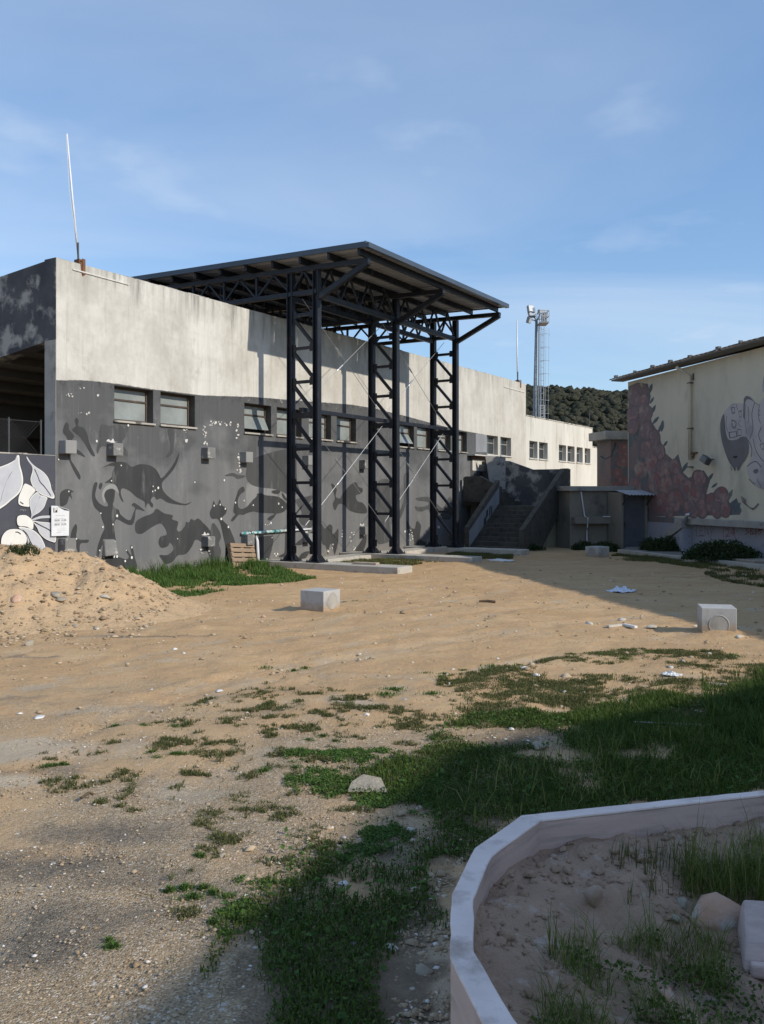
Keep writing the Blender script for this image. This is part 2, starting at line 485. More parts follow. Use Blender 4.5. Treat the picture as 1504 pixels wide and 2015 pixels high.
pm('annex_wall', (0.20, 0.178, 0.145), (0.25, 0.22, 0.175), 1.0, 0.92, 0.25, 30, c3=(0.11, 0.10, 0.09), c3lim=(0.55, 0.75), c3scale=1.6)
pm('cream_wall', (0.40, 0.37, 0.27), (0.33, 0.30, 0.22), 1.2, 0.92, 0.25, 30, c3=(0.18, 0.16, 0.12), c3lim=(0.58, 0.75))
pm('dark_door', (0.075, 0.077, 0.085), (0.11, 0.11, 0.12), 2.5, 0.6, 0.1, 30)
pm('corrugated', (0.36, 0.37, 0.40), (0.28, 0.29, 0.31), 3.0, 0.5, 0.05, 40, metal=0.4)
pm('rose_red', (0.31, 0.145, 0.13), (0.25, 0.125, 0.118), 2.0, 0.9, 0.15, 30, c3=(0.38, 0.33, 0.27), c3lim=(0.56, 0.74), c3scale=2.2)
pm('rose_pink', (0.34, 0.215, 0.195), (0.285, 0.175, 0.165), 2.0, 0.9, 0.15, 30, c3=(0.38, 0.33, 0.27), c3lim=(0.56, 0.74), c3scale=2.2)
pm('rose_mauve', (0.25, 0.175, 0.172), (0.205, 0.145, 0.148), 2.0, 0.9, 0.15, 30, c3=(0.38, 0.33, 0.27), c3lim=(0.56, 0.74), c3scale=2.2)
pm('rose_teal', (0.13, 0.155, 0.155), (0.1, 0.12, 0.125), 2.0, 0.9, 0.15, 30, c3=(0.38, 0.33, 0.27), c3lim=(0.56, 0.74), c3scale=2.2)
pm('rose_ground', (0.17, 0.135, 0.135), (0.215, 0.155, 0.15), 1.4, 0.9, 0.15, 30, c3=(0.11, 0.14, 0.15), c3lim=(0.5, 0.6), c3scale=2.5)
pm('rose_line', (0.165, 0.118, 0.118), (0.2, 0.14, 0.138), 2.0, 0.9, 0.1, 30, c3=(0.36, 0.31, 0.26), c3lim=(0.52, 0.72), c3scale=2.2)
pm('face_grey', (0.47, 0.43, 0.42), (0.55, 0.5, 0.46), 1.3, 0.9, 0.15, 30, c3=(0.36, 0.33, 0.34), c3lim=(0.5, 0.66), c3scale=1.8)
pm('face_dark', (0.155, 0.14, 0.138), (0.205, 0.19, 0.185), 1.8, 0.9, 0.15, 30)
pm('red_spray', (0.28, 0.055, 0.06), (0.22, 0.07, 0.085), 6.0, 0.85, 0.1, 40)
pm('violet_spray', (0.15, 0.11, 0.17), (0.20, 0.14, 0.20), 6.0, 0.85, 0.1, 40)
pm('board_panel', (0.30, 0.29, 0.27), (0.40, 0.38, 0.35), 3.0, 0.85, 0.2, 30, c3=(0.12, 0.11, 0.11), c3lim=(0.58, 0.64), c3scale=3.5)
pm('door_brown', (0.17, 0.085, 0.055), (0.24, 0.12, 0.075), 4.0, 0.8, 0.2, 30)
pm('fresh_concrete', (0.46, 0.455, 0.44), (0.38, 0.375, 0.36), 3.5, 0.9, 0.3, 60, c3=(0.27, 0.26, 0.245), c3lim=(0.56, 0.74), c3scale=4)
def dirty_base(name):
    nt = MATS[name].node_tree; t = NT(nt)
    b = [n for n in nt.nodes if n.type == 'BSDF_PRINCIPLED'][0]
    src = b.inputs['Base Color'].links[0].from_socket
    X = t.xyz()
    z = t.math('ADD', X[2], t.rng(t.noise(9, 6, 0.65), 0.3, 0.7, -0.07, 0.07))
    c = t.mix(t.rng(z, 0.13, 0.03, 0, 0.75), src, (0.36, 0.25, 0.145))
    t.link(c, b.inputs['Base Color'])
dirty_base('fresh_concrete')
pm('kerb_concrete', (0.50, 0.47, 0.41), (0.40, 0.37, 0.32), 2.5, 0.92, 0.35, 40, c3=(0.27, 0.235, 0.18), c3lim=(0.56, 0.7), c3scale=4)
pm('planter_cap', (0.86, 0.71, 0.64), (0.74, 0.6, 0.54), 6.0, 0.85, 0.3, 60, c3=(0.42, 0.33, 0.27), c3lim=(0.52, 0.72), c3scale=7)
pm('planter_concrete', (0.66, 0.49, 0.42), (0.56, 0.41, 0.35), 2.5, 0.9, 0.35, 60, c3=(0.36, 0.28, 0.24), c3lim=(0.5, 0.72), c3scale=3.0, stretch=(1, 1, 9))
pm('limestone', (0.38, 0.33, 0.25), (0.29, 0.25, 0.19), 9.0, 0.9, 0.5, 30, dist=0.02)
pm('ochre_stone', (0.55, 0.31, 0.19), (0.50, 0.35, 0.26), 9.0, 0.9, 0.6, 25, c3=(0.56, 0.49, 0.43), c3lim=(0.52, 0.6), c3scale=9, dist=0.02)
pm('planter_brick', (0.42, 0.30, 0.22), (0.34, 0.24, 0.17), 12.0, 0.92, 0.7, 40, c3=(0.50, 0.42, 0.36), c3lim=(0.55, 0.65), c3scale=14, dist=0.01)
pm('white_rubble', (0.58, 0.54, 0.46), (0.42, 0.385, 0.32), 9.0, 0.9, 0.4, 40, dist=0.01)
pm('pavement', (0.20, 0.185, 0.165), (0.26, 0.24, 0.215), 1.5, 0.94, 0.4, 50, c3=(0.13, 0.12, 0.105), c3lim=(0.52, 0.7), c3scale=3)
pm('lamp_glass', (0.55, 0.58, 0.60), (0.45, 0.48, 0.5), 4.0, 0.15, 0.0, 30)
pm('dark_metal', (0.05, 0.05, 0.052), (0.08, 0.08, 0.08), 4.0, 0.5, 0.05, 40)
pm('twig', (0.085, 0.055, 0.03), (0.13, 0.09, 0.055), 6.0, 0.9, 0.2, 40)

def glass_material(name, tint, rough):
    m, nt, b = new_mat(name)
    t = NT(nt)
    f = t.noise(1.7, 5, 0.6)
    t.link(t.mix(t.rng(f, 0.35, 0.65), tint, tuple(c * 0.72 for c in tint)), b.inputs['Base Color'])
    b.inputs['Roughness'].default_value = rough
    b.inputs['Specular IOR Level'].default_value = 0.7
    t.bump(b, t.noise(60, 3, 0.5), 0.15, 0.004)
glass_material('frosted_glass', (0.30, 0.325, 0.31), 0.25)
glass_material('dark_glass', (0.055, 0.062, 0.066), 0.12)

def ground_material():
    m, nt, b = new_mat('dirt')
    t = NT(nt)
    big = t.noise(0.35, 6, 0.55)
    mid = t.noise(2.2, 7, 0.6)
    fine = t.noise(26, 6, 0.7)
    str_ = t.noise(1.1, 6, 0.6, t.mapped((0.5, 2.4, 1), (2, 8, 0)))
    c = t.mix(t.rng(big, 0.35, 0.65), (0.575, 0.385, 0.215), (0.52, 0.338, 0.185))
    c = t.mix(t.rng(mid, 0.40, 0.72, 0, 0.55), c, (0.43, 0.278, 0.135))
    c = t.mix(t.rng(str_, 0.5, 0.72, 0, 0.45), c, (0.61, 0.43, 0.235))
    c = t.mix(t.rng(fine, 0.35, 0.75, 0, 0.5), c, (0.36, 0.236, 0.12))
    dsh = t.noise(3.3, 7, 0.7, t.mapped((0.8, 2.2, 1), (6, 3, 0)))
    c = t.mix(t.rng(dsh, 0.60, 0.72, 0, 0.55), c, (0.26, 0.165, 0.09))
    lgt = t.noise(0.8, 8, 0.65, t.mapped((1, 1.6, 1), (16, 9, 0)))
    c = t.mix(t.rng(lgt, 0.48, 0.68, 0, 0.5), c, (0.63, 0.455, 0.262))
    c = t.mix(t.rng(lgt, 0.46, 0.30, 0, 0.35), c, (0.42, 0.275, 0.138))
    pv = t.vor(120, None, 'Color')
    sepc = t.node('ShaderNodeSeparateColor'); t.link(pv, sepc.inputs[0])
    gravel = t.mix(t.rng(sepc.outputs[0], 0.15, 0.9), (0.28, 0.205, 0.125), (0.47, 0.365, 0.24))
    gravel = t.mix(t.rng(sepc.outputs[1], 0.86, 0.93), gravel, (0.60, 0.52, 0.42))
    gravel = t.mix(t.rng(sepc.outputs[2], 0.86, 0.93, 0, 0.8), gravel, (0.11, 0.10, 0.09))
    ga = t.math('ADD', t.attr('gravel'), t.rng(mid, 0.3, 0.7, -0.28, 0.28))
    c = t.mix(t.rng(ga, 0.25, 0.8, 0, 0.9), c, gravel)
    asphalt = t.mix(t.rng(sepc.outputs[0], 0.2, 0.9), (0.11, 0.095, 0.075), (0.24, 0.205, 0.16))
    aa = t.math('ADD', t.attr('asphalt'), t.rng(mid, 0.3, 0.7, -0.35, 0.35))
    c = t.mix(t.rng(aa, 0.25, 0.75, 0, 0.85), c, asphalt)
    pa = t.math('ADD', t.attr('pale'), t.rng(mid, 0.3, 0.7, -0.25, 0.25))
    c = t.mix(t.rng(pa, 0.35, 0.75, 0, 0.7), c, (0.50, 0.425, 0.32))
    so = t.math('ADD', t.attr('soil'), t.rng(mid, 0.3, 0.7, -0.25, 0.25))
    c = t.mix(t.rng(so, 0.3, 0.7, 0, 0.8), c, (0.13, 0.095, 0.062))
    # sparse pale chips
    sp = t.vor(19, None, 'Color')
    s2 = t.node('ShaderNodeSeparateColor'); t.link(sp, s2.inputs[0])
    sd_ = t.vor(19, None, 'Distance')
    chip = t.math('MULTIPLY', t.rng(s2.outputs[0], 0.90, 0.92), t.rng(sd_, 0.26, 0.18))
    c = t.mix(t.math('MULTIPLY', chip, 0.75), c, (0.60, 0.55, 0.47))
    t.link(c, b.inputs['Base Color'])
    b.inputs['Roughness'].default_value = 0.95
    b.inputs['Specular IOR Level'].default_value = 0.15
    h = t.math('ADD', t.math('MULTIPLY', t.noise(40, 6, 0.7), 0.7), t.math('MULTIPLY', t.noise(9, 5, 0.6), 1.2))
    h = t.math('SUBTRACT', h, t.math('MULTIPLY', t.vor(120, None, 'Distance'), t.math('MULTIPLY', t.attr('gravel'), 0.45)))
    t.bump(b, h, 0.8, 0.02)
ground_material()
pm('heap_dirt', (0.55, 0.385, 0.225), (0.46, 0.315, 0.175), 2.2, 0.95, 0.9, 22, c3=(0.40, 0.275, 0.155), c3lim=(0.52, 0.68), c3scale=5, dist=0.03)
pm('planter_dirt', (0.45, 0.3, 0.2), (0.33, 0.215, 0.14), 5.0, 0.95, 1.0, 38, c3=(0.50, 0.385, 0.31), c3lim=(0.56, 0.7), c3scale=11, dist=0.02)

def foliage(name, ca, cb, cc, trans=0.25):
    m, nt, b = new_mat(name)
    t = NT(nt)
    f = t.attr('tone')
    c = t.mix(t.rng(f, 0.0, 0.55), ca, cb)
    c = t.mix(t.rng(f, 0.82, 1.0), c, cc)
    t.link(c, b.inputs['Base Color'])
    b.inputs['Roughness'].default_value = 0.7
    b.inputs['Specular IOR Level'].default_value = 0.25
    out = [n for n in nt.nodes if n.type == 'OUTPUT_MATERIAL'][0]
    tr = t.node('ShaderNodeBsdfTranslucent'); t.link(c, tr.inputs['Color'])
    mx = t.node('ShaderNodeMixShader'); mx.inputs[0].default_value = trans
    t.link(b.outputs[0], mx.inputs[1]); t.link(tr.outputs[0], mx.inputs[2]); t.link(mx.outputs[0], out.inputs[0])
foliage('grass_green', (0.036, 0.070, 0.012), (0.078, 0.126, 0.020), (0.22, 0.18, 0.06))
foliage('grass_bright', (0.048, 0.105, 0.020), (0.092, 0.170, 0.034), (0.22, 0.21, 0.08))
foliage('grass_olive', (0.075, 0.095, 0.028), (0.125, 0.130, 0.042), (0.26, 0.21, 0.10))
foliage('grass_tall', (0.075, 0.115, 0.020), (0.155, 0.190, 0.038), (0.32, 0.25, 0.10))
foliage('bush_green', (0.022, 0.040, 0.013), (0.040, 0.064, 0.020), (0.075, 0.085, 0.035), 0.15)
def pebble_material():
    m, nt, b = new_mat('pebble')
    t = NT(nt)
    f = t.attr('tone')
    c = t.mix(f, (0.27, 0.185, 0.105), (0.52, 0.41, 0.275))
    c = t.mix(t.rng(f, 0.9, 0.95), c, (0.70, 0.67, 0.62))
    t.link(c, b.inputs['Base Color'])
    b.inputs['Roughness'].default_value = 0.9
pebble_material()
def hill_material():
    m, nt, b = new_mat('hill_wood')
    t = NT(nt)
    n_ = t.noise(0.05, 6, 0.6)
    n2_ = t.noise(0.35, 5, 0.6)
    c = t.mix(t.rng(n_, 0.35, 0.65), (0.040, 0.044, 0.032), (0.062, 0.062, 0.046))
    c = t.mix(t.rng(n2_, 0.5, 0.7, 0, 0.6), c, (0.072, 0.068, 0.040))
    t.link(c, b.inputs['Base Color'])
    b.inputs['Roughness'].default_value = 1.0
    b.inputs['Specular IOR Level'].default_value = 0.0
    t.bump(b, n2_, 1.0, 2.0)
hill_material()

# ================================================================== SETTING: ground, hill
BANKS = [(*gnd(630, 1200), 0.42, 0.05), (*gnd(1413, 1246), 0.42, 0.05), (*gnd(1180, 1096), 0.5, 0.04), (*gnd(660, 1212), 0.25, 0.03), (*gnd(390, 1238), 0.3, 0.04)]
def gz(x, y):
    """ground height"""
    x = np.asarray(x, float); y = np.asarray(y, float)
    h = (fbm(x * 0.55, y * 0.55, 3, 3) - 0.5) * 0.07 + (fbm(x * 3.1, y * 3.1, 3, 9) - 0.5) * 0.028
    d = np.hypot(x, y)
    h = h * np.clip((45 - d) / 15, 0, 1)
    for bx, by, r0, amp in BANKS:
        e = np.hypot(x - bx, y - by)
        h = h + amp * np.exp(-(e / r0) ** 2) * (0.35 + 1.3 * vnoise(x * 6.1, y * 6.1, 55))
    return h

def axis(lo, hi, step, far, n):
    c = np.arange(lo, hi + step / 2, step)
    g = np.geomspace(step, far, n)
    return np.concatenate([(lo - np.cumsum(g))[::-1], c, hi + np.cumsum(g)])

def blob_field(X, Y, blobs):
    f = np.zeros_like(X)
    for px, py, rx, ry, w in blobs:
        bx, by = gnd(px, py)
        f = np.maximum(f, w * np.exp(-(((X - bx) / rx) ** 2 + ((Y - by) / ry) ** 2)))
    return f

xs = axis(-9.0, 12.0, 0.075, 520, 26)
ys = axis(1.2, 30.0, 0.075, 700, 26)
GX, GY = np.meshgrid(xs, ys)
GZ = gz(GX, GY)
# shallow wheel ruts and scraped ridges across the yard
near = (np.abs(GX) < 14) & (GY > 0.5) & (GY < 32)
GZ = GZ + np.where(near, (fbm(GX * 5, GY * 6.5, 3, 21) - 0.5) * 0.034, 0)
RUTS = [[(-200, 2000), (330, 1560), (700, 1380), (1100, 1290), (1700, 1262)], [(-120, 1560), (300, 1395), (720, 1290), (1150, 1222), (1600, 1190)], [(120, 1330), (420, 1262), (700, 1215), (1000, 1160)]]
def rut_field(X, Y):
    f = np.zeros_like(X)
    for path in RUTS:
        w = cr([gnd(*p) for p in path], 6, False)
        d = np.full(X.shape, 9.0)
        for (x0, y0), (x1, y1) in zip(w[:-1], w[1:]):
            dx, dy = x1 - x0, y1 - y0
            t = np.clip(((X - x0) * dx + (Y - y0) * dy) / (dx * dx + dy * dy), 0, 1)
            d = np.minimum(d, np.hypot(X - x0 - t * dx, Y - y0 - t * dy))
        wob = 0.12 * (fbm(X * 0.9, Y * 0.9, 3, 66) - 0.5)
        for off in (0.0, 1.45):
            e = np.abs(d - off + wob) if off else d + wob
            f = f + np.where(e < 0.14, -1.0, np.where(e < 0.26, 0.45, 0.0)) * np.clip(fbm(X * 0.7, Y * 0.7, 3, 81) * 3 - 0.9, 0, 1)
    return f
RF = np.where(near, rut_field(GX, GY), 0)
GZ = GZ + RF * 0.012
def ppx(X, Y, Z=0.0):
    Ys = np.where(Y > 0.3, Y, 0.3)
    return CX + FPX * X / Ys, HY + FPX * (CAMH - Z) / Ys
PX, PY = ppx(GX, GY)
grav = blob_field(GX, GY, [(120, 1800, 1.4, 1.3, 1.0), (380, 1620, 1.6, 1.5, 0.85), (40, 1980, 1.6, 1.4, 1.0), (300, 1980, 1.0, 1.0, 0.75), (620, 1500, 1.4, 1.2, 0.7), (250, 1400, 2.6, 1.6, 0.5), (700, 1480, 1.2, 0.9, 0.75), (1010, 1455, 0.9, 0.5, 0.8), (760, 1350, 1.6, 0.8, 0.35)])
asph = blob_field(GX, GY, [(60, 1700, 0.55, 0.22, 0.9), (210, 1640, 0.50, 0.22, 0.75), (330, 1760, 0.4, 0.2, 0.5), (20, 1850, 0.5, 0.22, 0.85), (150, 1800, 0.55, 0.2, 0.75), (280, 1740, 0.5, 0.18, 0.5), (290, 1253, 0.9, 0.09, 0.95), (70, 1292, 0.45, 0.09, 0.7), (90, 1375, 1.0, 0.25, 0.45), (60, 1520, 0.7, 0.12, 0.5)])
pale = blob_field(GX, GY, [(50, 1475, 0.75, 0.42, 0.95), (690, 1380, 0.35, 0.25, 0.75), (330, 1302, 0.5, 0.12, 0.6), (780, 1330, 0.9, 0.25, 0.5), (35, 1536, 0.35, 0.12, 0.9), (850, 1930, 0.22, 0.42, 1.0), (820, 1620, 0.3, 0.22, 0.45)])
pale = np.maximum(pale, np.where(RF < 0, 0.42, 0))
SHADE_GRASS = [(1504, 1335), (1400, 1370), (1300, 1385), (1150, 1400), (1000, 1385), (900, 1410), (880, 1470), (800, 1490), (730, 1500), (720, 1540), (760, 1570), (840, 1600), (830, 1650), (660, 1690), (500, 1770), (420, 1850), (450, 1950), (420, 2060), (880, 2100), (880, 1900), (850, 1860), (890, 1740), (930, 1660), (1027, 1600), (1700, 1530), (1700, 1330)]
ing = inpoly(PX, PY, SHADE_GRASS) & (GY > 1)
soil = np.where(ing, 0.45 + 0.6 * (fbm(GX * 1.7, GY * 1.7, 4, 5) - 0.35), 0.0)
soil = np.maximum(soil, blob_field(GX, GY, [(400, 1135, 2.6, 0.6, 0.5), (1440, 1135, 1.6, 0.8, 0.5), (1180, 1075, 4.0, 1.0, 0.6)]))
n_x, n_y = len(xs), len(ys)
idx = np.arange(n_x * n_y).reshape(n_y, n_x)
F = np.stack([idx[:-1, :-1], idx[:-1, 1:], idx[1:, 1:], idx[1:, :-1]], -1).reshape(-1, 4)
V = np.stack([GX, GY, GZ], -1).reshape(-1, 3)
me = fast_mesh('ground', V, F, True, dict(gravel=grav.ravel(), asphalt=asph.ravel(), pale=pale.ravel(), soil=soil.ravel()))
tag(obj('ground', me, 'dirt'), 'sandy unpaved yard with gravel patches and sparse weeds', 'ground', kind='structure')

# wooded hill behind the stands
hx = np.arange(-420, 760, 4.0); hy = np.arange(330, 720, 5.0)
HX, HYY = np.meshgrid(hx, hy)
ridge = 57.5 + (fbm(HX / 90, HX * 0 + 3.3, 3, 5) - 0.5) * 11 - np.clip((HX - 95) / 90, -0.6, 1.2) * 4.5 - np.clip((HX - 240) / 300, 0, 2) * 24 - np.clip((-HX) / 300, 0, 2) * 26
prof = np.sin(np.clip((HYY - 330) / 340, 0, 1) * math.pi) ** 0.75
HZ = ridge * prof + (fbm(HX / 14, HYY / 14, 4, 8) - 0.5) * 4.5 * np.clip(prof * 3, 0, 1) - 0.6
hi_ = np.arange(HX.size).reshape(HX.shape)
F = np.stack([hi_[:-1, :-1], hi_[:-1, 1:], hi_[1:, 1:], hi_[1:, :-1]], -1).reshape(-1, 4)
tag(obj('hill', fast_mesh('hill', np.stack([HX, HYY, HZ], -1).reshape(-1, 3), F, True), 'hill_wood'), 'dark wooded hill rising behind the grandstand', 'hill', kind='structure')

def ico():
    import bmesh
    bm = bmesh.new(); bmesh.ops.create_icosphere(bm, subdivisions=1, radius=1.0)
    v = np.array([x.co[:] for x in bm.verts]); f = np.array([[a.index for a in p.verts] for p in bm.faces]); bm.free()
    return v, f
def ico2():
    import bmesh
    bm = bmesh.new(); bmesh.ops.create_icosphere(bm, subdivisions=2, radius=1.0)
    v = np.array([x.co[:] for x in bm.verts]); f = np.array([[a.index for a in p.verts] for p in bm.faces]); bm.free()
    return v, f
ICV, ICF = ico()
I2V, I2F = ico2()

def scatter(name, base_v, base_f, pos, scl, jitter, attrs=None, smooth=False):
    n, k = len(pos), len(base_v)
    ang = rng.uniform(0, 2 * math.pi, n)
    c, s = np.cos(ang)[:, None], np.sin(ang)[:, None]
    v = base_v[None] * (1 + rng.uniform(-jitter, jitter, (n, k, 1)))
    v = v * scl[:, None, :]
    x = v[..., 0] * c - v[..., 1] * s
    y = v[..., 0] * s + v[..., 1] * c
    V = np.stack([x, y, v[..., 2]], -1) + pos[:, None, :]
    F = (base_f[None] + (np.arange(n) * k)[:, None, None]).reshape(-1, 3)
    at = {q: np.repeat(a, k) for q, a in (attrs or {}).items()}
    return fast_mesh(name, V.reshape(-1, 3), F, smooth, at)

nT = 12000
tx = rng.uniform(-120, 300, nT); ty = rng.uniform(345, 505, nT)
iz = (np.clip(((ty - 330) / 5).astype(int), 0, len(hy) - 1), np.clip(((tx + 420) / 4).astype(int), 0, len(hx) - 1))
tz = HZ[iz]
sz = rng.uniform(0.8, 2.7, nT)
pos = np.stack([tx, ty, tz + sz * 0.35], -1)
scl = np.stack([sz, sz, sz * rng.uniform(0.6, 0.95, nT)], -1)
w = obj('hillside_wood', scatter('hillside_wood', ICV, ICF, pos, scl, 0.45), 'hill_wood')
tag(w, 'dense dark evergreen wood covering the hillside', 'wood', kind='stuff')

# ================================================================== GRANDSTAND
S0, S1, S2, S3 = G.hit(111, 900)[0], G.hit(1035, 900)[0], G.hit(1166, 900)[0], G.hit(1188, 900)[0]
ZT, ZT2, ZT3 = 6.12, 4.86, 3.98
TH = 0.32
gs = thing('grandstand', 'long concrete grandstand with pale upper wall and charcoal mural below', 'grandstand', (*G.o, 0), G.rz)
WZ0, WZ1 = 3.17, 3.90
wins = [(225, 302), (316, 384), (481, 534), (545, 594), (608, 652), (663, 701), (782, 815), (821, 850), (862, 887), (899, 919), (958, 980), (985, 1006), (1042, 1058), (1061, 1078), (1100, 1114.5), (1117, 1131), (1135, 1147), (1151, 1162)]
wins = [(G.hit(a, 900)[0], G.hit(b, 900)[0]) for a, b in wins]
# wall: bottom band, pillars between the windows, top band
mb = MB()
mb.box(S0, S1, 0, TH, -0.4, WZ0)
mb.box(S0, S1, 0, TH, WZ1, ZT)
edges = [S0] + [e for w_ in wins if w_[1] < S1 for e in w_] + [S1]
for a, b in zip(edges[0::2], edges[1::2]):
    mb.box(a, b, 0, TH, WZ0, WZ1)
mb.build('wall', 'stand_wall', gs)
mb = MB()
mb.box(S1, S2, 0, TH, -0.4, WZ0); mb.box(S1, S2, 0, TH, WZ1, ZT2)
edges = [S1] + [e for w_ in wins if w_[0] > S1 for e in w_] + [S2]
for a, b in zip(edges[0::2], edges[1::2]):
    mb.box(a, b, 0, TH, WZ0, WZ1)
mb.build('lower_wall', 'pale_render', gs)
MB().box(S2, S3 + 1.2, 0.02, TH, -0.4, ZT3).build('end_wall', 'pale_render', gs)
MB().box(S1 + 0.003, S1 + TH, TH, 6.0, ZT2, ZT - 0.003).build('step_wall', 'raw_concrete', gs)
# uneven parapet edge: chipped render caps along the top
mb = MB()
s = S0
while s < S1 - 0.3:
    l = random.uniform(0.25, 0.9)
    mb.box(s, min(s + l, S1 - 0.005), 0.012, TH - 0.01, ZT - 0.002, ZT + random.uniform(0.004, 0.022))
    s += l
mb.build('parapet_edge', 'coping', gs)
MB().box(S1, S2, -0.02, TH + 0.03, ZT2 - 0.001, ZT2 + 0.05).build('coping', 'coping', gs, bevel=0.01)
MB().box(S2 + 0.01, S3 + 1.2, 0.0, TH + 0.03, ZT3 - 0.001, ZT3 + 0.05).build('coping', 'coping', gs, bevel=0.01)
# seating deck and stepped soffit (runs the whole length, seen through the open end)
prof = []
n = 11
for i in range(n):
    zs_ = 4.66 - min(i, 5) * 0.16 - max(i - 5, 0) * 0.34
    prof += [(0.36 + i * 0.75, zs_), (0.36 + (i + 1) * 0.75, zs_)]
top = [(b + 0.02, z + 0.42) for b, z in reversed(prof)]
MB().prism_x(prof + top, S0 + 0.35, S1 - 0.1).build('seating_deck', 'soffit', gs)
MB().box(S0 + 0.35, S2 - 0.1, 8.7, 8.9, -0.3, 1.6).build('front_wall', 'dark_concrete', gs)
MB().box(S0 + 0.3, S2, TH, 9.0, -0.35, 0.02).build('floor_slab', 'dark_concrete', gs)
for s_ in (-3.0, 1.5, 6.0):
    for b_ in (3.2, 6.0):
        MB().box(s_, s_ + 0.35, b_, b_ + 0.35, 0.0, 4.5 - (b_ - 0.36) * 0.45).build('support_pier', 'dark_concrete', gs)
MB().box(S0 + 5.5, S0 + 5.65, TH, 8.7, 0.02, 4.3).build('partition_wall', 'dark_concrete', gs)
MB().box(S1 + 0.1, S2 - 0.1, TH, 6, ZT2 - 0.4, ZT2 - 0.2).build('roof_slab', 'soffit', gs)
# sloping end beam with peeling black paint
MB().prism_x([(TH + 0.004, ZT - 0.03), (TH + 0.004, 4.58), (5.0, 3.95), (9.0, 1.0), (9.0, 2.0), (5.0, 5.70)], S0 - 0.012, S0 + 0.30).build('end_beam', 'black_mould_wall', gs)
MB().box(S0 - 0.012, S0 - 0.001, 0.001, TH + 0.002, 4.60, ZT).build('end_face', 'black_mould_wall', gs)
MB().box(S0 - 0.010, S0 - 0.001, 0.002, TH, -0.2, 4.598).build('end_pier', 'raw_concrete', gs)
# windows: frame, panes, sill
for k, (a, b) in enumerate(wins):
    pale = k >= 10
    yf = 0.17
    fm = MB()
    t_ = 0.045
    fm.box(a, a + t_, yf, yf + 0.06, WZ0 + 0.03, WZ1)
    fm.box(b - t_, b, yf, yf + 0.06, WZ0 + 0.03, WZ1)
    fm.box(a + t_, b - t_, yf + 0.002, yf + 0.058, WZ0 + 0.03, WZ0 + 0.075)
    fm.box(a + t_, b - t_, yf + 0.002, yf + 0.058, WZ1 - 0.05, WZ1)
    zt = WZ0 + 0.45
    fm.box(a + t_, b - t_, yf + 0.002, yf + 0.058, zt, zt + 0.035)
    f = fm.build('window', 'window_grey' if pale else 'window_frame', gs)
    gmat = 'dark_glass' if pale else 'frosted_glass'
    MB().box(a + t_, b - t_, yf + 0.028, yf + 0.034, zt + 0.035, WZ1 - 0.05).build('pane', gmat, f)
    if k in (2, 6):
        pn = MB().box(a + t_, b - t_, -0.004, 0.004, -0.36, 0.0)
        po = pn.build('pane', gmat, f)
        po.location = (0, yf + 0.03, zt - 0.005); po.rotation_euler = (R(-26 if k == 2 else -32), 0, 0)
        MB().box(a + t_ + 0.01, b - t_ - 0.01, TH - 0.02, TH - 0.01, WZ0 + 0.08, zt - 0.01).build('pane', 'dark_glass', f)
    else:
        MB().box(a + t_, b - t_, yf + 0.028, yf + 0.034, WZ0 + 0.075, zt).build('pane', gmat, f)
    MB().box(a - 0.03, b + 0.03, -0.05, yf - 0.002, WZ0 - 0.012, WZ0 + 0.028).build('sill', 'coping' if not pale else 'flaked_white', f, bevel=0.006)
    if not pale:
        rv = MB()
        rv.box(a + 0.0015, a + 0.006, 0.004, yf - 0.003, WZ0 + 0.03, WZ1 - 0.002)
        rv.box(b - 0.006, b - 0.0015, 0.004, yf - 0.003, WZ0 + 0.03, WZ1 - 0.002)
        rv.box(a + 0.007, b - 0.007, 0.004, yf - 0.003, WZ1 - 0.008, WZ1 - 0.0015)
        rv.build('reveal', 'reveal', f)
# dark room behind the panes
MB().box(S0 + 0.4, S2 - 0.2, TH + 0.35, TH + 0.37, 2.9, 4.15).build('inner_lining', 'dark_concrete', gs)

# concrete stubs left on the wall
stubs = [(123, 880, 1), (216, 885, 1), (400, 892, 1), (475, 900, 1), (597, 906, 1), (708, 914, 1), (940, 921, 1), (122, 1072, 1), (400, 1065, 0.9), (478, 1062, 1), (597, 1058, 0.9), (708, 1044, 0.9)]
for px, py, k in stubs:
    s_, z_ = G.hit(px + 4, py)
    w_ = 0.125 * k
    m_ = MB().box(s_ - w_, s_ + w_, -0.20, 0.01, z_ - w_, z_ + w_)
    st = m_.build('wall_stub', 'mural_light' if (int(px) % 2) else 'stub_grey', gs, bevel=0.012)
    q = random.Random(int(px * 7 + py))
    if q.random() < 0.35:
        pts = [(s_ + w_ * 1.15 * math.cos(t) * q.uniform(0.7, 1.1), z_ + w_ + 0.012 + (0.05 + 0.045 * math.sin(t)) * q.uniform(0.25, 1.0)) for t in np.linspace(0, 2 * math.pi, 15)[:-1]]
        MB().flat(pts, -0.0105).build('paint_scar', 'flaked_white', gs)
s_, z_ = G.hit(214, 1077)
MB().add([(s_ - 0.16, -0.10, z_ - 0.17), (s_ + 0.12, -0.16, z_ - 0.15), (s_ + 0.14, -0.07, z_ + 0.13), (s_ - 0.13, -0.05, z_ + 0.15), (s_ - 0.17, 0.01, z_ - 0.18), (s_ + 0.14, 0.01, z_ - 0.16), (s_ + 0.15, 0.01, z_ + 0.16), (s_ - 0.15, 0.01, z_ + 0.17)], [(0, 1, 2, 3), (0, 4, 5, 1), (1, 5, 6, 2), (2, 6, 7, 3), (3, 7, 4, 0)]).build('wall_stub', 'stub_grey', gs, bevel=0.02)

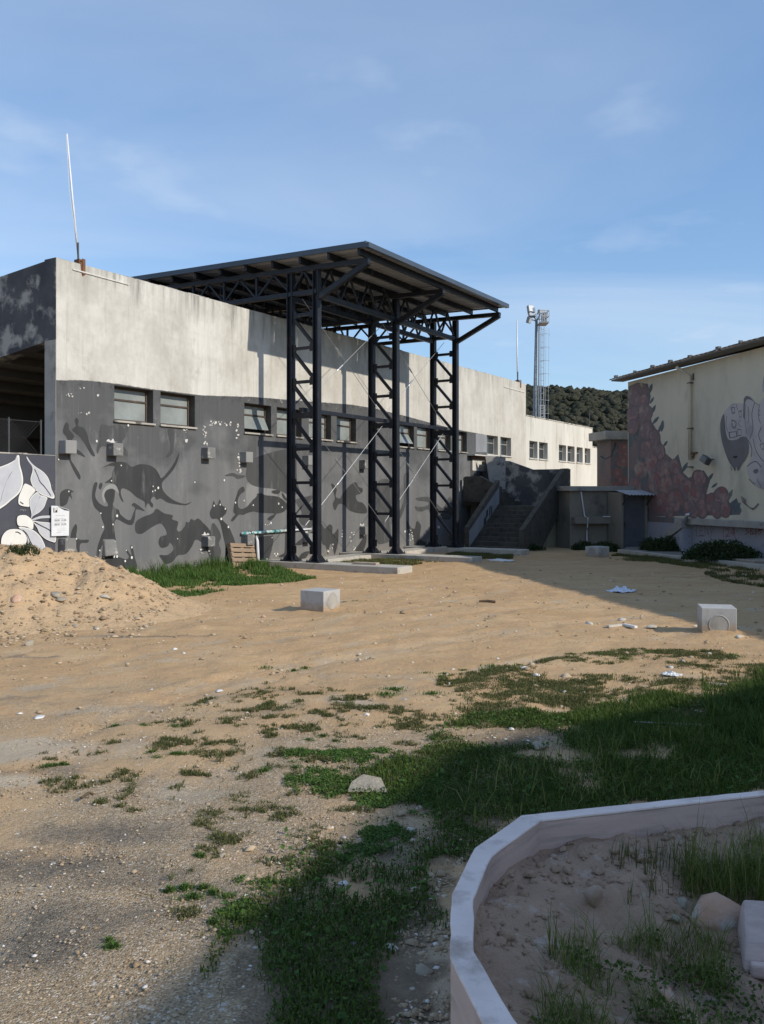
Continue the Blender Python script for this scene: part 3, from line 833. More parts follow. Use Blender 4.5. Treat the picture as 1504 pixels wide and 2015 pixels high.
# painted figures (flat paint a few millimetres proud of the wall)
layer = [0.0015]
def fig(pts, off, k, mat='mural_dark', label=None, name='mural_figure', sm=3, fr=G, par=gs):
    layer[0] += 0.00022
    pts = [(off[0] + x / k, off[1] + y / k) for x, y in pts]
    pts = cr(pts, sm) if sm else pts
    return MB().flat([fr.hit(*p) for p in pts], -layer[0]).build(name, mat, par, label=label)
C2, K2 = (0, 780), 3.76
C4, K4 = (350, 800), 3.342
C3b, K3b = (420, 880), 6.836
C4b, K4b = (620, 900), 4.70
pm('mural_pale', (0.2, 0.2, 0.197), (0.24, 0.238, 0.23), 2.2, 0.9, 0.2, 30, stretch=(1.5, 1.5, 0.3), c3=(0.10, 0.10, 0.10), c3lim=(0.5, 0.7), c3scale=3)
for q_, o_, k_ in [([(470, 470), (560, 520), (700, 545), (900, 560), (1010, 640), (1010, 790), (940, 720), (860, 670), (700, 650), (600, 640), (560, 700), (500, 760), (430, 810), (440, 560)], C3b, K3b)]:
    fig(q_, o_, k_, 'mural_pale', name='worn_paint')
fig([(440, 400), (445, 300), (470, 180), (620, 120), (900, 40), (1100, 60), (1120, 300), (1130, 480), (1170, 620), (1100, 640), (1010, 760), (1000, 650), (900, 590), (800, 560), (700, 550), (560, 525), (480, 480)], C3b, K3b, 'mural_mid', 'large dark painted animal body')
fig([(755, 530), (820, 495), (890, 482), (940, 495), (975, 522), (1030, 502), (1100, 508), (1150, 535), (1180, 580), (1195, 605), (1240, 560), (1290, 490), (1325, 415), (1318, 470), (1285, 540), (1235, 600), (1200, 640), (1205, 690), (1240, 735), (1300, 775), (1370, 795), (1420, 778), (1380, 805), (1310, 800), (1240, 785), (1190, 755), (1160, 765), (1140, 740), (1115, 770), (1135, 800), (1125, 825), (1095, 790), (1075, 825), (1070, 780), (1010, 745), (960, 700), (905, 680), (895, 720), (915, 780), (895, 765), (875, 710), (860, 665), (815, 640), (775, 640), (825, 600), (830, 560), (850, 520), (800, 515)], C2, K2, 'mural_dark', 'painted charging beast with two curved tusks')
fig([(775, 790), (755, 740), (765, 690), (800, 655), (845, 650), (870, 680), (880, 720), (860, 700), (820, 680), (785, 710), (780, 750)], C2, K2, 'mural_light')
fig([(700, 640), (722, 640), (712, 690), (705, 740), (735, 790), (785, 815), (800, 800), (780, 760), (772, 740), (775, 715), (795, 690), (830, 684), (850, 695), (850, 720), (845, 770), (835, 800), (850, 825), (880, 840), (890, 870), (930, 905), (965, 915), (985, 870), (1000, 825), (975, 805), (1000, 790), (1075, 850), (1010, 835), (1000, 890), (985, 945), (950, 950), (900, 925), (860, 910), (845, 960), (850, 1010), (860, 1090), (850, 1130), (835, 1180), (770, 1180), (760, 1100), (740, 1150), (715, 1240), (685, 1235), (710, 1190), (720, 1120), (750, 1030), (775, 970), (755, 910), (740, 860), (700, 820), (682, 760), (685, 690)], C2, K2, 'mural_dark', 'painted warrior with raised arm and dagger')
fig([(742, 640), (760, 650), (745, 690), (730, 670)], C2, K2, 'mural_dark')
fig([(705, 1300), (740, 1210), (800, 1180), (870, 1185), (930, 1205), (955, 1185), (928, 1140), (940, 1135), (975, 1180), (965, 1110), (980, 1110), (1000, 1200), (1015, 1260), (980, 1300), (900, 1310), (905, 1360), (860, 1330), (800, 1310), (760, 1330)], C2, K2, 'mural_dark', 'painted horned bull')
fig([(266, 1035), (269, 1025), (282, 1017), (300, 1010), (308, 1001), (323, 1010), (340, 1014), (339, 1022), (351, 1027), (348, 1041), (354, 1046), (364, 1035), (366, 1027), (372, 1028), (376, 1021), (383, 1024), (390, 1020), (400, 1029), (414, 1045), (424, 1072), (430, 1105), (418, 1108), (408, 1085), (398, 1068), (385, 1062), (378, 1075), (366, 1090), (350, 1093), (340, 1105), (326, 1110), (318, 1100), (314, 1092), (330, 1092), (342, 1080), (335, 1068), (330, 1075), (318, 1078), (312, 1068), (316, 1056), (328, 1052), (325, 1040), (315, 1030), (295, 1040), (280, 1050), (268, 1048)], (0, 0), 1, 'mural_dark', 'painted dragon with spiny back')
fig([(127, 836), (131, 831), (136, 836), (136, 845), (146, 858), (141, 868), (145, 880), (158, 888), (168, 900), (150, 892), (141, 890), (140, 905), (148, 918), (158, 935), (157, 944), (150, 935), (140, 915), (135, 900), (133, 880), (132, 862), (124, 850)], (0, 0), 1, 'mural_dark', 'painted running figure')
fig([(147, 828), (151, 822), (155, 828), (154, 838), (165, 842), (172, 855), (176, 872), (187, 896), (180, 895), (168, 875), (158, 860), (148, 852), (142, 845), (150, 838)], (0, 0), 1, 'mural_dark', 'painted running figure')
fig([(196, 850), (200, 835), (215, 838), (235, 836), (246, 845), (249, 836), (254, 838), (247, 860), (240, 872), (252, 890), (248, 898), (236, 880), (228, 870), (218, 880), (200, 878), (192, 893), (190, 880), (196, 868)], (0, 0), 1, 'mural_mid', 'painted small animal')
fig([(330, 845), (343, 845), (343, 870), (340, 892), (330, 900), (326, 898), (335, 885), (333, 865)], (0, 0), 1, 'mural_mid', 'painted leg')
fig([(118, 985), (119, 970), (128, 963), (137, 963), (146, 968), (140, 970), (142, 982), (137, 976), (134, 985), (130, 993), (120, 996)], (0, 0), 1, 'mural_dark', 'painted crouching bird')
fig([(136, 1070), (141, 1045), (149, 1031), (152, 1040), (150, 1056), (158, 1062), (174, 1062), (172, 1068), (158, 1070), (157, 1090), (154, 1088), (150, 1078), (144, 1088), (147, 1100), (158, 1110), (148, 1110), (138, 1104), (136, 1122), (128, 1118), (130, 1098), (120, 1100), (112, 1120), (114, 1098), (126, 1086)], (0, 0), 1, 'mural_dark', 'painted leaping dog')
fig([(235, 620), (250, 648), (265, 640), (275, 610), (290, 650), (318, 665), (318, 700), (290, 738), (335, 790), (370, 870), (390, 930), (450, 905), (520, 865), (590, 850), (628, 860), (620, 930), (600, 1000), (580, 1060), (470, 1070), (320, 1060), (318, 950), (300, 860), (270, 745), (225, 738), (210, 700), (225, 660)], C4, K4, 'mural_dark', 'painted cat with long neck')
fig([(225, 770), (250, 780), (285, 850), (270, 900), (285, 960), (250, 1040), (235, 940), (215, 850)], C4, K4, 'mural_mid')
fig([(270, 870), (275, 800), (290, 720), (310, 660), (340, 570), (400, 530), (420, 590), (370, 630), (330, 700), (335, 800), (380, 830), (450, 800), (520, 720), (580, 660), (590, 625), (650, 620), (700, 645), (800, 655), (880, 670), (950, 720), (1000, 790), (960, 860), (880, 890), (850, 895), (820, 940), (770, 985), (725, 970), (760, 930), (820, 895), (700, 885), (620, 880), (540, 865), (470, 880), (400, 910), (340, 910), (270, 990), (235, 990), (260, 940), (295, 905)], C3b, K3b, 'mural_dark', 'painted dolphin')
fig([(780, 590), (850, 575), (900, 590), (870, 630), (800, 620)], C3b, K3b, 'mural_dark')
fig([(920, 610), (950, 640), (990, 710), (960, 710), (925, 660)], C3b, K3b, 'mural_dark')
fig([(150, 385), (250, 345), (330, 370), (430, 385), (400, 410), (320, 425), (270, 390)], C3b, K3b, 'mural_mid')
fig([(970, 1140), (1010, 1130), (1005, 1300), (990, 1400), (985, 1470), (890, 1480), (885, 1460), (940, 1430), (960, 1390)], C3b, K3b, 'mural_dark')
fig([(1110, 700), (1330, 650), (1340, 680), (1250, 800), (1330, 740), (1370, 760), (1370, 1000), (1300, 1080), (1240, 1060), (1180, 1030), (1150, 960), (1190, 880), (1120, 760)], C3b, K3b, 'mural_mid')
fig([(1100, 1300), (1330, 1130), (1370, 1140), (1290, 1250), (1200, 1310)], C3b, K3b, 'mural_dark')
fig([(1140, 1500), (1200, 1420), (1290, 1400), (1250, 1480), (1180, 1530)], C3b, K3b, 'mural_dark')
fig([(150, 245), (180, 260), (200, 300), (190, 360), (230, 380), (260, 330), (330, 250), (380, 230), (400, 270), (440, 290), (430, 330), (380, 350), (380, 380), (400, 410), (440, 420), (475, 470), (475, 515), (400, 515), (320, 490), (270, 440), (220, 430), (185, 490), (165, 430), (185, 380), (170, 310)], C4b, K4b, 'mural_dark', 'painted eagle with ragged wing')
fig([(55, 610), (90, 660), (130, 620), (160, 640), (160, 710), (190, 690), (215, 660), (215, 760), (205, 820), (180, 900), (165, 830), (140, 800), (120, 900), (100, 820), (70, 800), (60, 740)], C4b, K4b, 'mural_dark', 'painted shaggy bison')
fig([(530, 320), (560, 270), (600, 210), (660, 200), (720, 230), (745, 330), (760, 430), (775, 500), (810, 430), (830, 340), (820, 200), (840, 140), (870, 160), (860, 220), (850, 330), (840, 430), (800, 540), (760, 600), (700, 620), (700, 760), (620, 800), (580, 790), (560, 700), (550, 600), (540, 480)], C4b, K4b, 'mural_mid', 'painted standing bear')
fig([(930, 380), (960, 370), (1045, 365), (1100, 400), (1180, 470), (1230, 380), (1260, 380), (1260, 560), (1180, 570), (1080, 570), (1050, 480), (990, 500), (940, 490), (925, 450), (960, 460), (1040, 445), (1045, 410), (960, 400)], C4b, K4b, 'mural_mid', 'painted hare')
fig([(850, 580), (880, 640), (920, 660), (940, 590), (960, 600), (980, 640), (970, 720), (990, 770), (1030, 790), (1030, 860), (930, 860), (915, 760), (870, 700), (850, 650)], C4b, K4b, 'mural_dark', 'painted goat with curled horns')
fig([(330, 930), (370, 850), (410, 800), (470, 710), (470, 800), (430, 900), (420, 930)], C4b, K4b, 'mural_dark')
fig([(1330, 300), (1370, 210), (1385, 250), (1370, 400), (1340, 420)], C4b, K4b, 'mural_light')
# painted star dots and scraped spots
mb = MB()
dots = [(238, 916), (219, 946), (301, 957), (311, 960), (198, 1010), (222, 1032), (202, 1037), (230, 1015), (248, 1083), (259, 1077), (246, 1104), (259, 1097), (230, 1095), (224, 1095), (204, 1097), (238, 1133), (251, 1121), (271, 1122), (226, 1128), (213, 1120), (196, 1083), (150, 1060), (119, 1105), (133, 1107), (252, 837), (383, 949), (349, 1060), (421, 995), (433, 993), (443, 1001), (435, 1021), (449, 1037), (463, 989), (441, 945), (489, 1067), (535, 1058), (533, 1029), (525, 1101), (546, 1090), (548, 991), (555, 998), (498, 994), (548, 990), (190, 868), (135, 967), (115, 904), (305, 965), (300, 967), (480, 985), (467, 1077), (645, 1082), (655, 1072), (698, 1085), (712, 1058), (840, 1062), (812, 1060)]
for px, py in dots:
    s_, z_ = G.hit(px, py)
    r_ = random.uniform(0.012, 0.028)
    mb.flat([(s_ + r_ * math.cos(a), z_ + r_ * 1.15 * math.sin(a)) for a in np.linspace(0, 2 * math.pi, 13)[:-1]], -0.0115)
tag(mb.build('painted_dots', 'mural_white', gs), kind='stuff')
mb = MB()
for px, py, w_, h_ in [(430, 833, 24, 4), (402, 850, 4, 14), (466, 848, 2.5, 16), (405, 868, 3, 8), (363, 848, 4, 3), (370, 866, 5, 3), (135, 778, 7, 4), (160, 766, 6, 3), (190, 776, 5, 3), (172, 812, 3, 5), (160, 812, 10, 1), (470, 915, 4, 22), (168, 1110, 5, 4), (240, 1126, 9, 3), (647, 1082, 3, 5), (655, 1075, 2, 6), (690, 1055, 2, 10), (696, 1056, 2, 9), (697, 1078, 2, 6), (673, 1050, 1.5, 7), (802, 1043, 6, 3), (812, 1052, 3, 6), (806, 1058, 2.5, 7), (800, 990, 1.5, 5), (861, 1036, 4, 3), (540, 1094, 3, 6), (395, 1085, 4, 5), (410, 1084, 3, 6), (525, 1032, 6, 1.5)]:
    for k in range(max(4, int(w_ * h_ / 5))):
        cx_, cy_ = px + w_ * random.uniform(-1, 1), py + h_ * random.uniform(-1, 1)
        r_ = random.uniform(0.3, 1.0) * min(2.6, max(1.0, min(w_, h_)))
        pts = [(cx_ + r_ * random.uniform(0.4, 1.3) * math.cos(a), cy_ + r_ * random.uniform(0.4, 1.4) * math.sin(a)) for a in np.linspace(0, 2 * math.pi, 8)[:-1]]
        mb.flat([G.hit(*p) for p in pts], -0.0118 - 0.00002 * len(mb.f))
mb.build('flaked_patches', 'flaked_white', gs)
MB().flat([G.hit(*p) for p in [(936, 853), (958, 856), (958, 890), (936, 890)]], -0.008).build('paint_patch', 'grey_patch', gs)
# rusty flagpole bracket stain and a thin pale cover strip near the corner
MB().flat([G.hit(*p) for p in [(158, 515), (167, 518), (167, 540), (163, 545), (160, 536)]], -0.003).build('rust_stain', 'rust', gs)
a_, b_ = G.hit(143, 530), G.hit(253, 560)
MB().bar((a_[0], -0.012, a_[1]), (b_[0], -0.012, b_[1]), 0.02, 0.025).build('cover_strip', 'flaked_white', gs)
a_ = G.hit(1025, 770)[0]
MB().bar((a_ - 1.6, -0.012, 5.80), (a_ + 0.4, -0.012, 5.78), 0.02, 0.03).build('cover_strip', 'flaked_white', gs)

# doorway above the stairs
d0, d1 = G.hit(926, 915)[0], G.hit(958, 915)[0]
MB().box(d0, d1, -0.012, -0.004, 1.95, 3.08).build('door_reveal', 'reveal', gs)
dr = MB().box(d0 + 0.1, d1 - 0.12, -0.035, -0.014, 1.95, 2.98).build('door', 'pale_render', gs)
MB().box(d0 + 0.1, d1 - 0.12, -0.038, -0.0352, 1.95, 2.58).build('door_panel', 'mural_mid', dr)
MB().box(d1 - 0.12, d1, -0.11, -0.014, 1.95, 3.03).build('door_post', 'door_brown', gs)
MB().box(d0 - 0.25, d1 + 0.2, -0.30, -0.002, 3.09, 3.13).build('door_lintel', 'flaked_white', gs)
MB().box(d0, d1 - 0.005, -0.10, -0.015, 2.99, 3.08).build('door_head', 'door_brown', gs)

# ------------------------------------------------------------------ low wall with painted leaves
lw = thing('painted_boundary_wall', 'low dark wall painted with grey leaves and white fruit beside the grandstand', 'wall', (*G.o, 0), G.rz)
LWZ = 2.44
MB().box(S0 - 9, S0 - 0.01, 0.004, 0.30, -0.3, LWZ).build('wall_body', 'navy_paint', lw)
mb = MB(); s_ = S0 - 9
while s_ < S0 - 0.1:
    l = random.uniform(0.12, 0.5)
    mb.box(s_, min(s_ + l, S0 - 0.02), 0.0, 0.31, LWZ - 0.002, LWZ + random.uniform(0.004, 0.03)); s_ += l
mb.build('wall_cap', 'coping', lw)
CL, KL = (0, 880), 8.392
layer[0] = 0.0
def leaf(pts, vein=None, core='leaf_grey'):
    P = [G.hit(CL[0] + x / KL, CL[1] + y / KL) for x, y in cr(pts, 3)]
    c = np.mean(P, 0)
    layer[0] += 0.0006
    MB().flat([tuple(c + (np.array(p) - c) * 1.045) for p in P], -layer[0]).build('painted_outline', 'mural_ink', lw)
    layer[0] += 0.0006
    f = MB().flat(P, -layer[0]).build('painted_leaf' if core == 'leaf_grey' else 'painted_fruit', 'mural_white', lw)
    if core == 'leaf_grey':
        layer[0] += 0.0006
        MB().flat([tuple(c + (np.array(p) - c) * 0.93) for p in P], -layer[0]).build('leaf_blade', core, f)
    if vein:
        layer[0] += 0.0006
        v = [G.hit(CL[0] + x / KL, CL[1] + y / KL) for x, y in cr(vein, 4, False)]
        w_ = 0.009
        MB().flat([(x - w_ * 0.6, z - w_) for x, z in v] + [(x + w_ * 0.6, z + w_) for x, z in reversed(v)], -layer[0]).build('leaf_vein', 'mural_ink', f)
leaf([(-900, 700), (-500, 420), (-200, 380), (70, 300), (250, 210), (280, 140), (320, 140), (330, 280), (370, 430), (385, 560), (360, 680), (300, 780), (180, 880), (60, 980), (-150, 1080), (-500, 1050)], [(10, 900), (60, 700), (140, 500), (210, 390)])
leaf([(440, 150), (520, 260), (600, 330), (700, 395), (780, 480), (830, 590), (850, 690), (900, 800), (880, 850), (780, 820), (680, 780), (580, 700), (530, 620), (505, 520), (540, 380), (520, 300), (460, 220)], [(570, 360), (620, 470), (660, 570), (740, 660), (840, 800)])
leaf([(400, 610), (450, 610), (540, 660), (585, 720), (510, 820), (490, 970), (430, 980), (340, 960), (305, 920), (310, 820), (350, 720)], [(330, 900), (360, 925), (385, 938)], 'mural_white')
leaf([(610, 740), (660, 790), (775, 825), (760, 900), (720, 1000), (640, 1080), (550, 1130), (510, 1180), (520, 1100), (490, 950), (500, 840)], [(540, 1110), (590, 970), (640, 870), (660, 800)])
leaf([(530, 1190), (650, 1140), (760, 1130), (890, 1130), (890, 1165), (680, 1175), (540, 1210)])
leaf([(540, 1220), (650, 1230), (830, 1250), (915, 1300), (922, 1420), (915, 1560), (850, 1560), (740, 1510), (650, 1420), (610, 1330)], [(560, 1235), (680, 1300), (780, 1350), (880, 1420)])
leaf([(300, 1320), (440, 1330), (560, 1380), (660, 1470), (720, 1580), (745, 1680), (735, 1950), (600, 1950), (500, 1850), (430, 1780), (400, 1700), (440, 1560), (400, 1420)], [(370, 1370), (440, 1440), (500, 1570), (580, 1700), (660, 1880)])
leaf([(290, 1140), (400, 1120), (480, 1160), (540, 1230), (540, 1340), (500, 1350), (430, 1310), (310, 1300), (275, 1240)], None, 'mural_white')
leaf([(30, 1640), (10, 1560), (40, 1450), (120, 1370), (230, 1350), (340, 1370), (420, 1450), (440, 1560), (410, 1680), (330, 1780), (200, 1740), (100, 1700)], [(245, 1400), (290, 1405), (335, 1435)], 'mural_white')
leaf([(-500, 1500), (-300, 1330), (-120, 1380), (-60, 1560), (-160, 1760), (-400, 1800)], [(-420, 1650), (-250, 1520), (-130, 1450)])

# wire fence above the low wall
wf = thing('wire_fence', 'rusty wire mesh fence on posts above the leaf mural', 'fence', (*G.o, 0), G.rz)
for s_ in (S0 - 7.6, S0 - 5.0, G.hit(18, 860, 0.2)[0], S0 - 0.18):
    MB().tube([(s_, 0.2, LWZ - 0.05), (s_, 0.2, 3.10)], 0.015, 7).build('post', 'dark_metal', wf)
mb = MB()
x = S0 - 7.6
while x < S0 - 0.2:
    for sg in (1, -1):
        h_ = 0.58
        x2 = x + sg * h_
        if S0 - 7.7 < x2 < S0 - 0.18:
            mb.bar((x, 0.2 + 0.004 * sg, LWZ + 0.03), (x2, 0.2 + 0.004 * sg, LWZ + 0.03 + h_), 0.0035)
    x += 0.075
mb.bar((S0 - 7.6, 0.2, LWZ + 0.62), (S0 - 0.18, 0.2, LWZ + 0.62), 0.006)
tag(mb.build('wire_mesh', 'dark_metal', wf), kind='stuff')

# parking board on the corner
bs, bz = G.hit(119, 1025, -0.06)
pk = thing('parking_board', 'white parking notice board with a black P on the wall corner', 'sign', G.world(bs, -0.06, 0), G.rz)
c4 = [G.hit(x, y, -0.06) for x, y in [(101.5, 995), (113, 995.5), (136.5, 1003), (136, 1054), (101.8, 1055)]]
c4 = [(x - bs, z) for x, z in c4]
brd = MB().prism(c4, 0.0, 0.012).build('board', 'white_metal', pk)
fix_normals(brd.data)
def pbox(x0, y0, x1, y1, y, mat, name):
    a = G.hit(x0, y1, -0.06); b = G.hit(x1, y0, -0.06)
    return MB().box(a[0] - bs, b[0] - bs, y, y + 0.0015, a[1], b[1]).build(name, mat, pk)
pbox(105.5, 999, 113, 1008.5, -0.002, 'mural_ink', 'symbol_square')
def text(body, x, z, size, y, mat, par, name='lettering', bold=False):
    cu = bpy.data.curves.new('lettering', 'FONT')
    cu.body = body; cu.size = size; cu.align_x = 'CENTER'; cu.align_y = 'CENTER'
    cu.offset = 0.004 * size / 0.1 if bold else 0.0
    o = bpy.data.objects.new('tmp', cu); COL.objects.link(o)
    bpy.context.view_layer.update()
    me = bpy.data.meshes.new_from_object(o.evaluated_get(bpy.context.evaluated_depsgraph_get()))
    bpy.data.objects.remove(o)
    q = obj(name, me, mat, par)
    q.location = (x, y, z); q.rotation_euler = (R(90), 0, 0)
    return q
a = G.hit(109.3, 1003.8, -0.06); text('P', a[0] - bs, a[1], 0.11, -0.004, 'mural_white', pk, bold=True)
for (px, py, tx_, sz_) in [(119, 1024, '08.00  13.00', 0.042), (119, 1032, '08.00  24.00', 0.042)]:
    a = G.hit(px, py, -0.06); text(tx_, a[0] - bs, a[1], sz_ * 1.25, -0.002, 'mural_ink', pk)
for (x0, y0, x1) in [(110, 1014.3, 128), (109, 1020, 129), (109, 1028, 128), (112, 1040.4, 131), (112, 1043.5, 130), (112, 1047, 121)]:
    pbox(x0, y0, x1, y0 + 0.7, -0.002, 'mural_mid', 'text_rule')
a = [G.hit(*p, -0.06) for p in [(113, 996.5), (136, 1003.5), (135.5, 1005.2), (127, 1004.0)]]
MB().flat([(x - bs, z) for x, z in a], -0.002).build('dark_corner', 'mural_ink', pk)
for x_ in (-0.12, 0.12):
    MB().tube([(x_, 0.01, bz - 0.1), (x_, 0.059, bz - 0.1)], 0.012, 8).build('fixing', 'dark_metal', pk)

# flagpoles on the parapet
def flagpole(px0, py0, px1, py1, label, r=0.02):
    s_, z_ = G.hit(px0, py0, 0.12)
    s1_, z1_ = G.hit(px1, py1, 0.12)
    t_ = thing('flagpole', label, 'flagpole', G.world(s_, 0.12, ZT + 0.01), G.rz, 'flagpoles on the parapet')
    dx, dz = s1_ - s_, z1_ - ZT - 0.02
    MB().tube([(0.0, 0, 0.02), (dx * 0.5 - 0.012, 0, dz * 0.5), (dx, 0, dz)], [r, r, r * 0.7], 8).build('pole', 'white_metal', t_, smooth=True)
    MB().box(-0.06, 0.06, -0.07, 0.07, 0.0, 0.10).box(-0.035, 0.035, -0.140, -0.125, -0.20, 0.10).build('bracket', 'rust', t_)
    MB().tube([(dx - 0.03, -0.02, dz - 0.03), (dx * 0.55 - 0.09, -0.02, dz * 0.55), (-0.05, -0.02, 0.35)], 0.004, 5).build('halyard', 'white_metal', t_)
    MB().bar((-0.045, -0.03, 0.10), (-0.05, -0.03, 0.42), 0.025).build('cleat', 'dark_metal', t_)
flagpole(156, 515, 132, 262, 'leaning white flagpole on the grandstand corner with rusty bracket')
flagpole(1019, 752, 1017.5, 629, 'upright white flagpole at the far end of the tall pale wall', 0.03)
s_ = G.hit(1160, 842, 0.15)[0]
t_ = thing('antenna_rod', 'thin dark rod on the lower roof in front of the hill', 'rod', G.world(s_, 0.15, ZT2 + 0.05), G.rz)
MB().tube([(0, 0, 0), (0, 0, 0.72)], 0.018, 6).build('rod', 'dark_metal', t_)
MB().box(-0.05, 0.05, -0.05, 0.05, -0.001, 0.03).build('foot', 'dark_metal', t_)

# ================================================================== STEEL CANOPY
cn = thing('steel_canopy', 'dark blue lattice steel canopy on three towers in front of the grandstand', 'canopy', (*G.o, 0), G.rz)
TS = [0.0, 3.55, 7.0]
AI, AO, AF, AB = 0.87, 1.63, 3.22, -7.5           # inner / outer column, front eave, back end (distance out from the wall)
RS0, RS1 = -0.36, 7.04
def rz_(a):
    return 7.26 + 0.024 * (AF - a)
ZBC = 6.45
def hcol(s_, a_, z0, z1, w=0.15):
    m_ = MB()
    m_.box(s_ - w / 2, s_ + w / 2, -a_ - w / 2, -a_ - w / 2 + 0.018, z0, z1)
    m_.box(s_ - w / 2, s_ + w / 2, -a_ + w / 2 - 0.018, -a_ + w / 2, z0, z1)
    m_.box(s_ - 0.009, s_ + 0.009, -a_ - w / 2 + 0.018, -a_ + w / 2 - 0.018, z0, z1)
    return m_
for s_ in TS:
    for a_ in (AI, AO):
        c_ = hcol(s_, a_, 0.17, rz_(a_) - 0.36).build('column', 'steel_blue', cn)
        bp = MB().box(s_ - 0.19, s_ + 0.19, -a_ - 0.19, -a_ + 0.19, 0.145, 0.17)
        for k in range(4):
            an = k * math.pi / 2 + math.pi / 4
            for sg in (1,):
                dx, dy = math.cos(an) * 0.22, math.sin(an) * 0.22
                bp.add([(s_ + dx * 0.3, -a_ + dy * 0.3, 0.17), (s_ + dx, -a_ + dy, 0.17), (s_ + dx * 0.3, -a_ + dy * 0.3, 0.36), (s_ + dx * 0.3 + dy * 0.06, -a_ + dy * 0.3 - dx * 0.06, 0.17), (s_ + dx + dy * 0.06, -a_ + dy - dx * 0.06, 0.17), (s_ + dx * 0.3 + dy * 0.06, -a_ + dy * 0.3 - dx * 0.06, 0.36)], [(0, 1, 2), (5, 4, 3), (0, 3, 4, 1), (1, 4, 5, 2), (2, 5, 3, 0)])
            bp.tube([(s_ + math.cos(an) * 0.235, -a_ + math.sin(an) * 0.235, 0.17), (s_ + math.cos(an) * 0.235, -a_ + math.sin(an) * 0.235, 0.21)], 0.018, 6)
        bp.build('base_plate', 'steel_blue', c_)
    zs = [0.42 + 0.79 * k for k in range(8)]
    for k, z_ in enumerate(zs):
        p, q = (s_, -AI - 0.076, z_), (s_, -AO + 0.076, z_)
        if k > 0:
            hgt = 0.13 if k == 4 else 0.07
            MB().bar(p, q, 0.075 if k != 4 else 0.12, hgt).build('strut', 'steel_blue', cn)
        for a_, sg in ((AI, -1), (AO, 1)):
            MB().box(s_ - 0.042, s_ - 0.034, -a_ + sg * 0.077 - (0.11 if sg < 0 else 0), -a_ + sg * 0.077 + (0.11 if sg > 0 else 0), z_ - 0.09, z_ + 0.09).build('gusset', 'steel_blue', cn)
        if k < 7:
            MB().bar((s_, -AI - 0.085, zs[k + 1] - 0.08), (s_, -AO + 0.085, z_ + 0.06), 0.07, 0.07).build('diagonal', 'steel_blue', cn)
# footings
ft = thing('concrete_footing', 'pale concrete strip footing under the three canopy towers', 'footing', (*G.o, 0), G.rz)
for i, s_ in enumerate(TS):
    e_ = (4.0, 4.0, 3.85)[i]
    MB().box(s_ - 0.30, s_ + 0.34, -e_, -0.02, -0.15, 0.145).build('footing_strip', 'kerb_concrete', ft, bevel=0.012)
for a0, a1 in ((TS[0] + 0.345, TS[1] - 0.305), (TS[1] + 0.345, TS[2] - 0.305)):
    MB().box(a0, a1, -1.05, -0.42, -0.15, 0.118).build('footing_beam', 'kerb_concrete', ft, bevel=0.012)
# footing loose block
t_ = tag(MB().box(-0.30, 0.30, -0.09, 0.09, 0, 0.05).build('concrete_offcut', 'fresh_concrete', None, bevel=0.008), 'flat pale concrete offcut lying on the nearest footing', 'concrete piece')
p = G.world(0.06, -2.95, 0.145); t_.location = p; t_.rotation_euler = (0, 0, G.rz + R(95))
# roof trusses
for s_ in TS:
    tr = MB()
    zt_ = lambda a: rz_(a) - 0.29
    tr.bar((s_, -AF + 0.14, zt_(AF)), (s_, -AB - 0.1, zt_(AB)), 0.13, 0.11)
    tro = tr.build('top_chord', 'steel_blue', cn)
    MB().bar((s_, -AO - 0.03, ZBC), (s_, -AB - 0.1, ZBC + 0.1), 0.12, 0.10).build('bottom_chord', 'steel_blue', tro)
    aa = [AO, AI] + list(np.arange(AI - 1.05, AB, -1.05))
    for k, a_ in enumerate(aa):
        zb = ZBC + 0.1 * (AO - a_) / (AO - AB)
        if k > 1:
            MB().bar((s_, -a_, zb + 0.05), (s_, -a_, zt_(a_) - 0.055), 0.055).build('web_post', 'steel_blue', tro)
        if k > 0:
            p_ = aa[k - 1]
            mid = (p_ + a_) / 2
            zb1 = ZBC + 0.1 * (AO - p_) / (AO - AB)
            MB().bar((s_, -p_ + 0.04, zb1 + 0.06), (s_, -mid, zt_(mid) - 0.05), 0.045).build('web_diagonal', 'steel_blue', tro)
            MB().bar((s_, -mid, zt_(mid) - 0.052), (s_, -a_ - 0.04, zb + 0.06), 0.045).build('web_diagonal', 'steel_blue', tro)
    # raking strut to the front eave
    MB().bar((s_, -AO - 0.06, 6.30), (s_, -AF + 0.16, zt_(AF) - 0.04), 0.12, 0.12).build('raking_strut', 'steel_blue', cn)
    MB().bar((s_, -2.55, 6.92), (s_, -2.55, zt_(2.55) - 0.05), 0.06).build('web_post', 'steel_blue', tro)
# longitudinal beams
MB().box(TS[0] - 0.12, TS[2] + 0.12, -1.30, -1.20, 3.665, 3.755).build('mid_beam', 'steel_blue', cn)
for i in (0, 1):
    for a_ in (AO, AI, -2.28, -5.43):
        o_ = 0.095 if a_ > 0 else 0.07
        bm_ = MB().bar((TS[i] + o_, -a_, 6.37 if a_ > 0 else ZBC + 0.12), (TS[i + 1] - o_, -a_, 6.37 if a_ > 0 else ZBC + 0.12), 0.10, 0.12).build('longitudinal_beam', 'steel_blue', cn)
        n_ = 4
        L_ = (TS[i + 1] - TS[i] - 2 * o_) / n_
        for k in range(n_):
            x0 = TS[i] + o_ + k * L_
            zt1 = rz_(a_) - 0.24
            zb1 = 6.43 if a_ > 0 else ZBC + 0.18
            MB().bar((x0 + 0.02, -a_, zb1), (x0 + L_ / 2, -a_, zt1), 0.045).build('web_diagonal', 'steel_blue', bm_)
            MB().bar((x0 + L_ / 2, -a_, zt1 - 0.003), (x0 + L_ - 0.02, -a_, zb1), 0.045).build('web_diagonal', 'steel_blue', bm_)
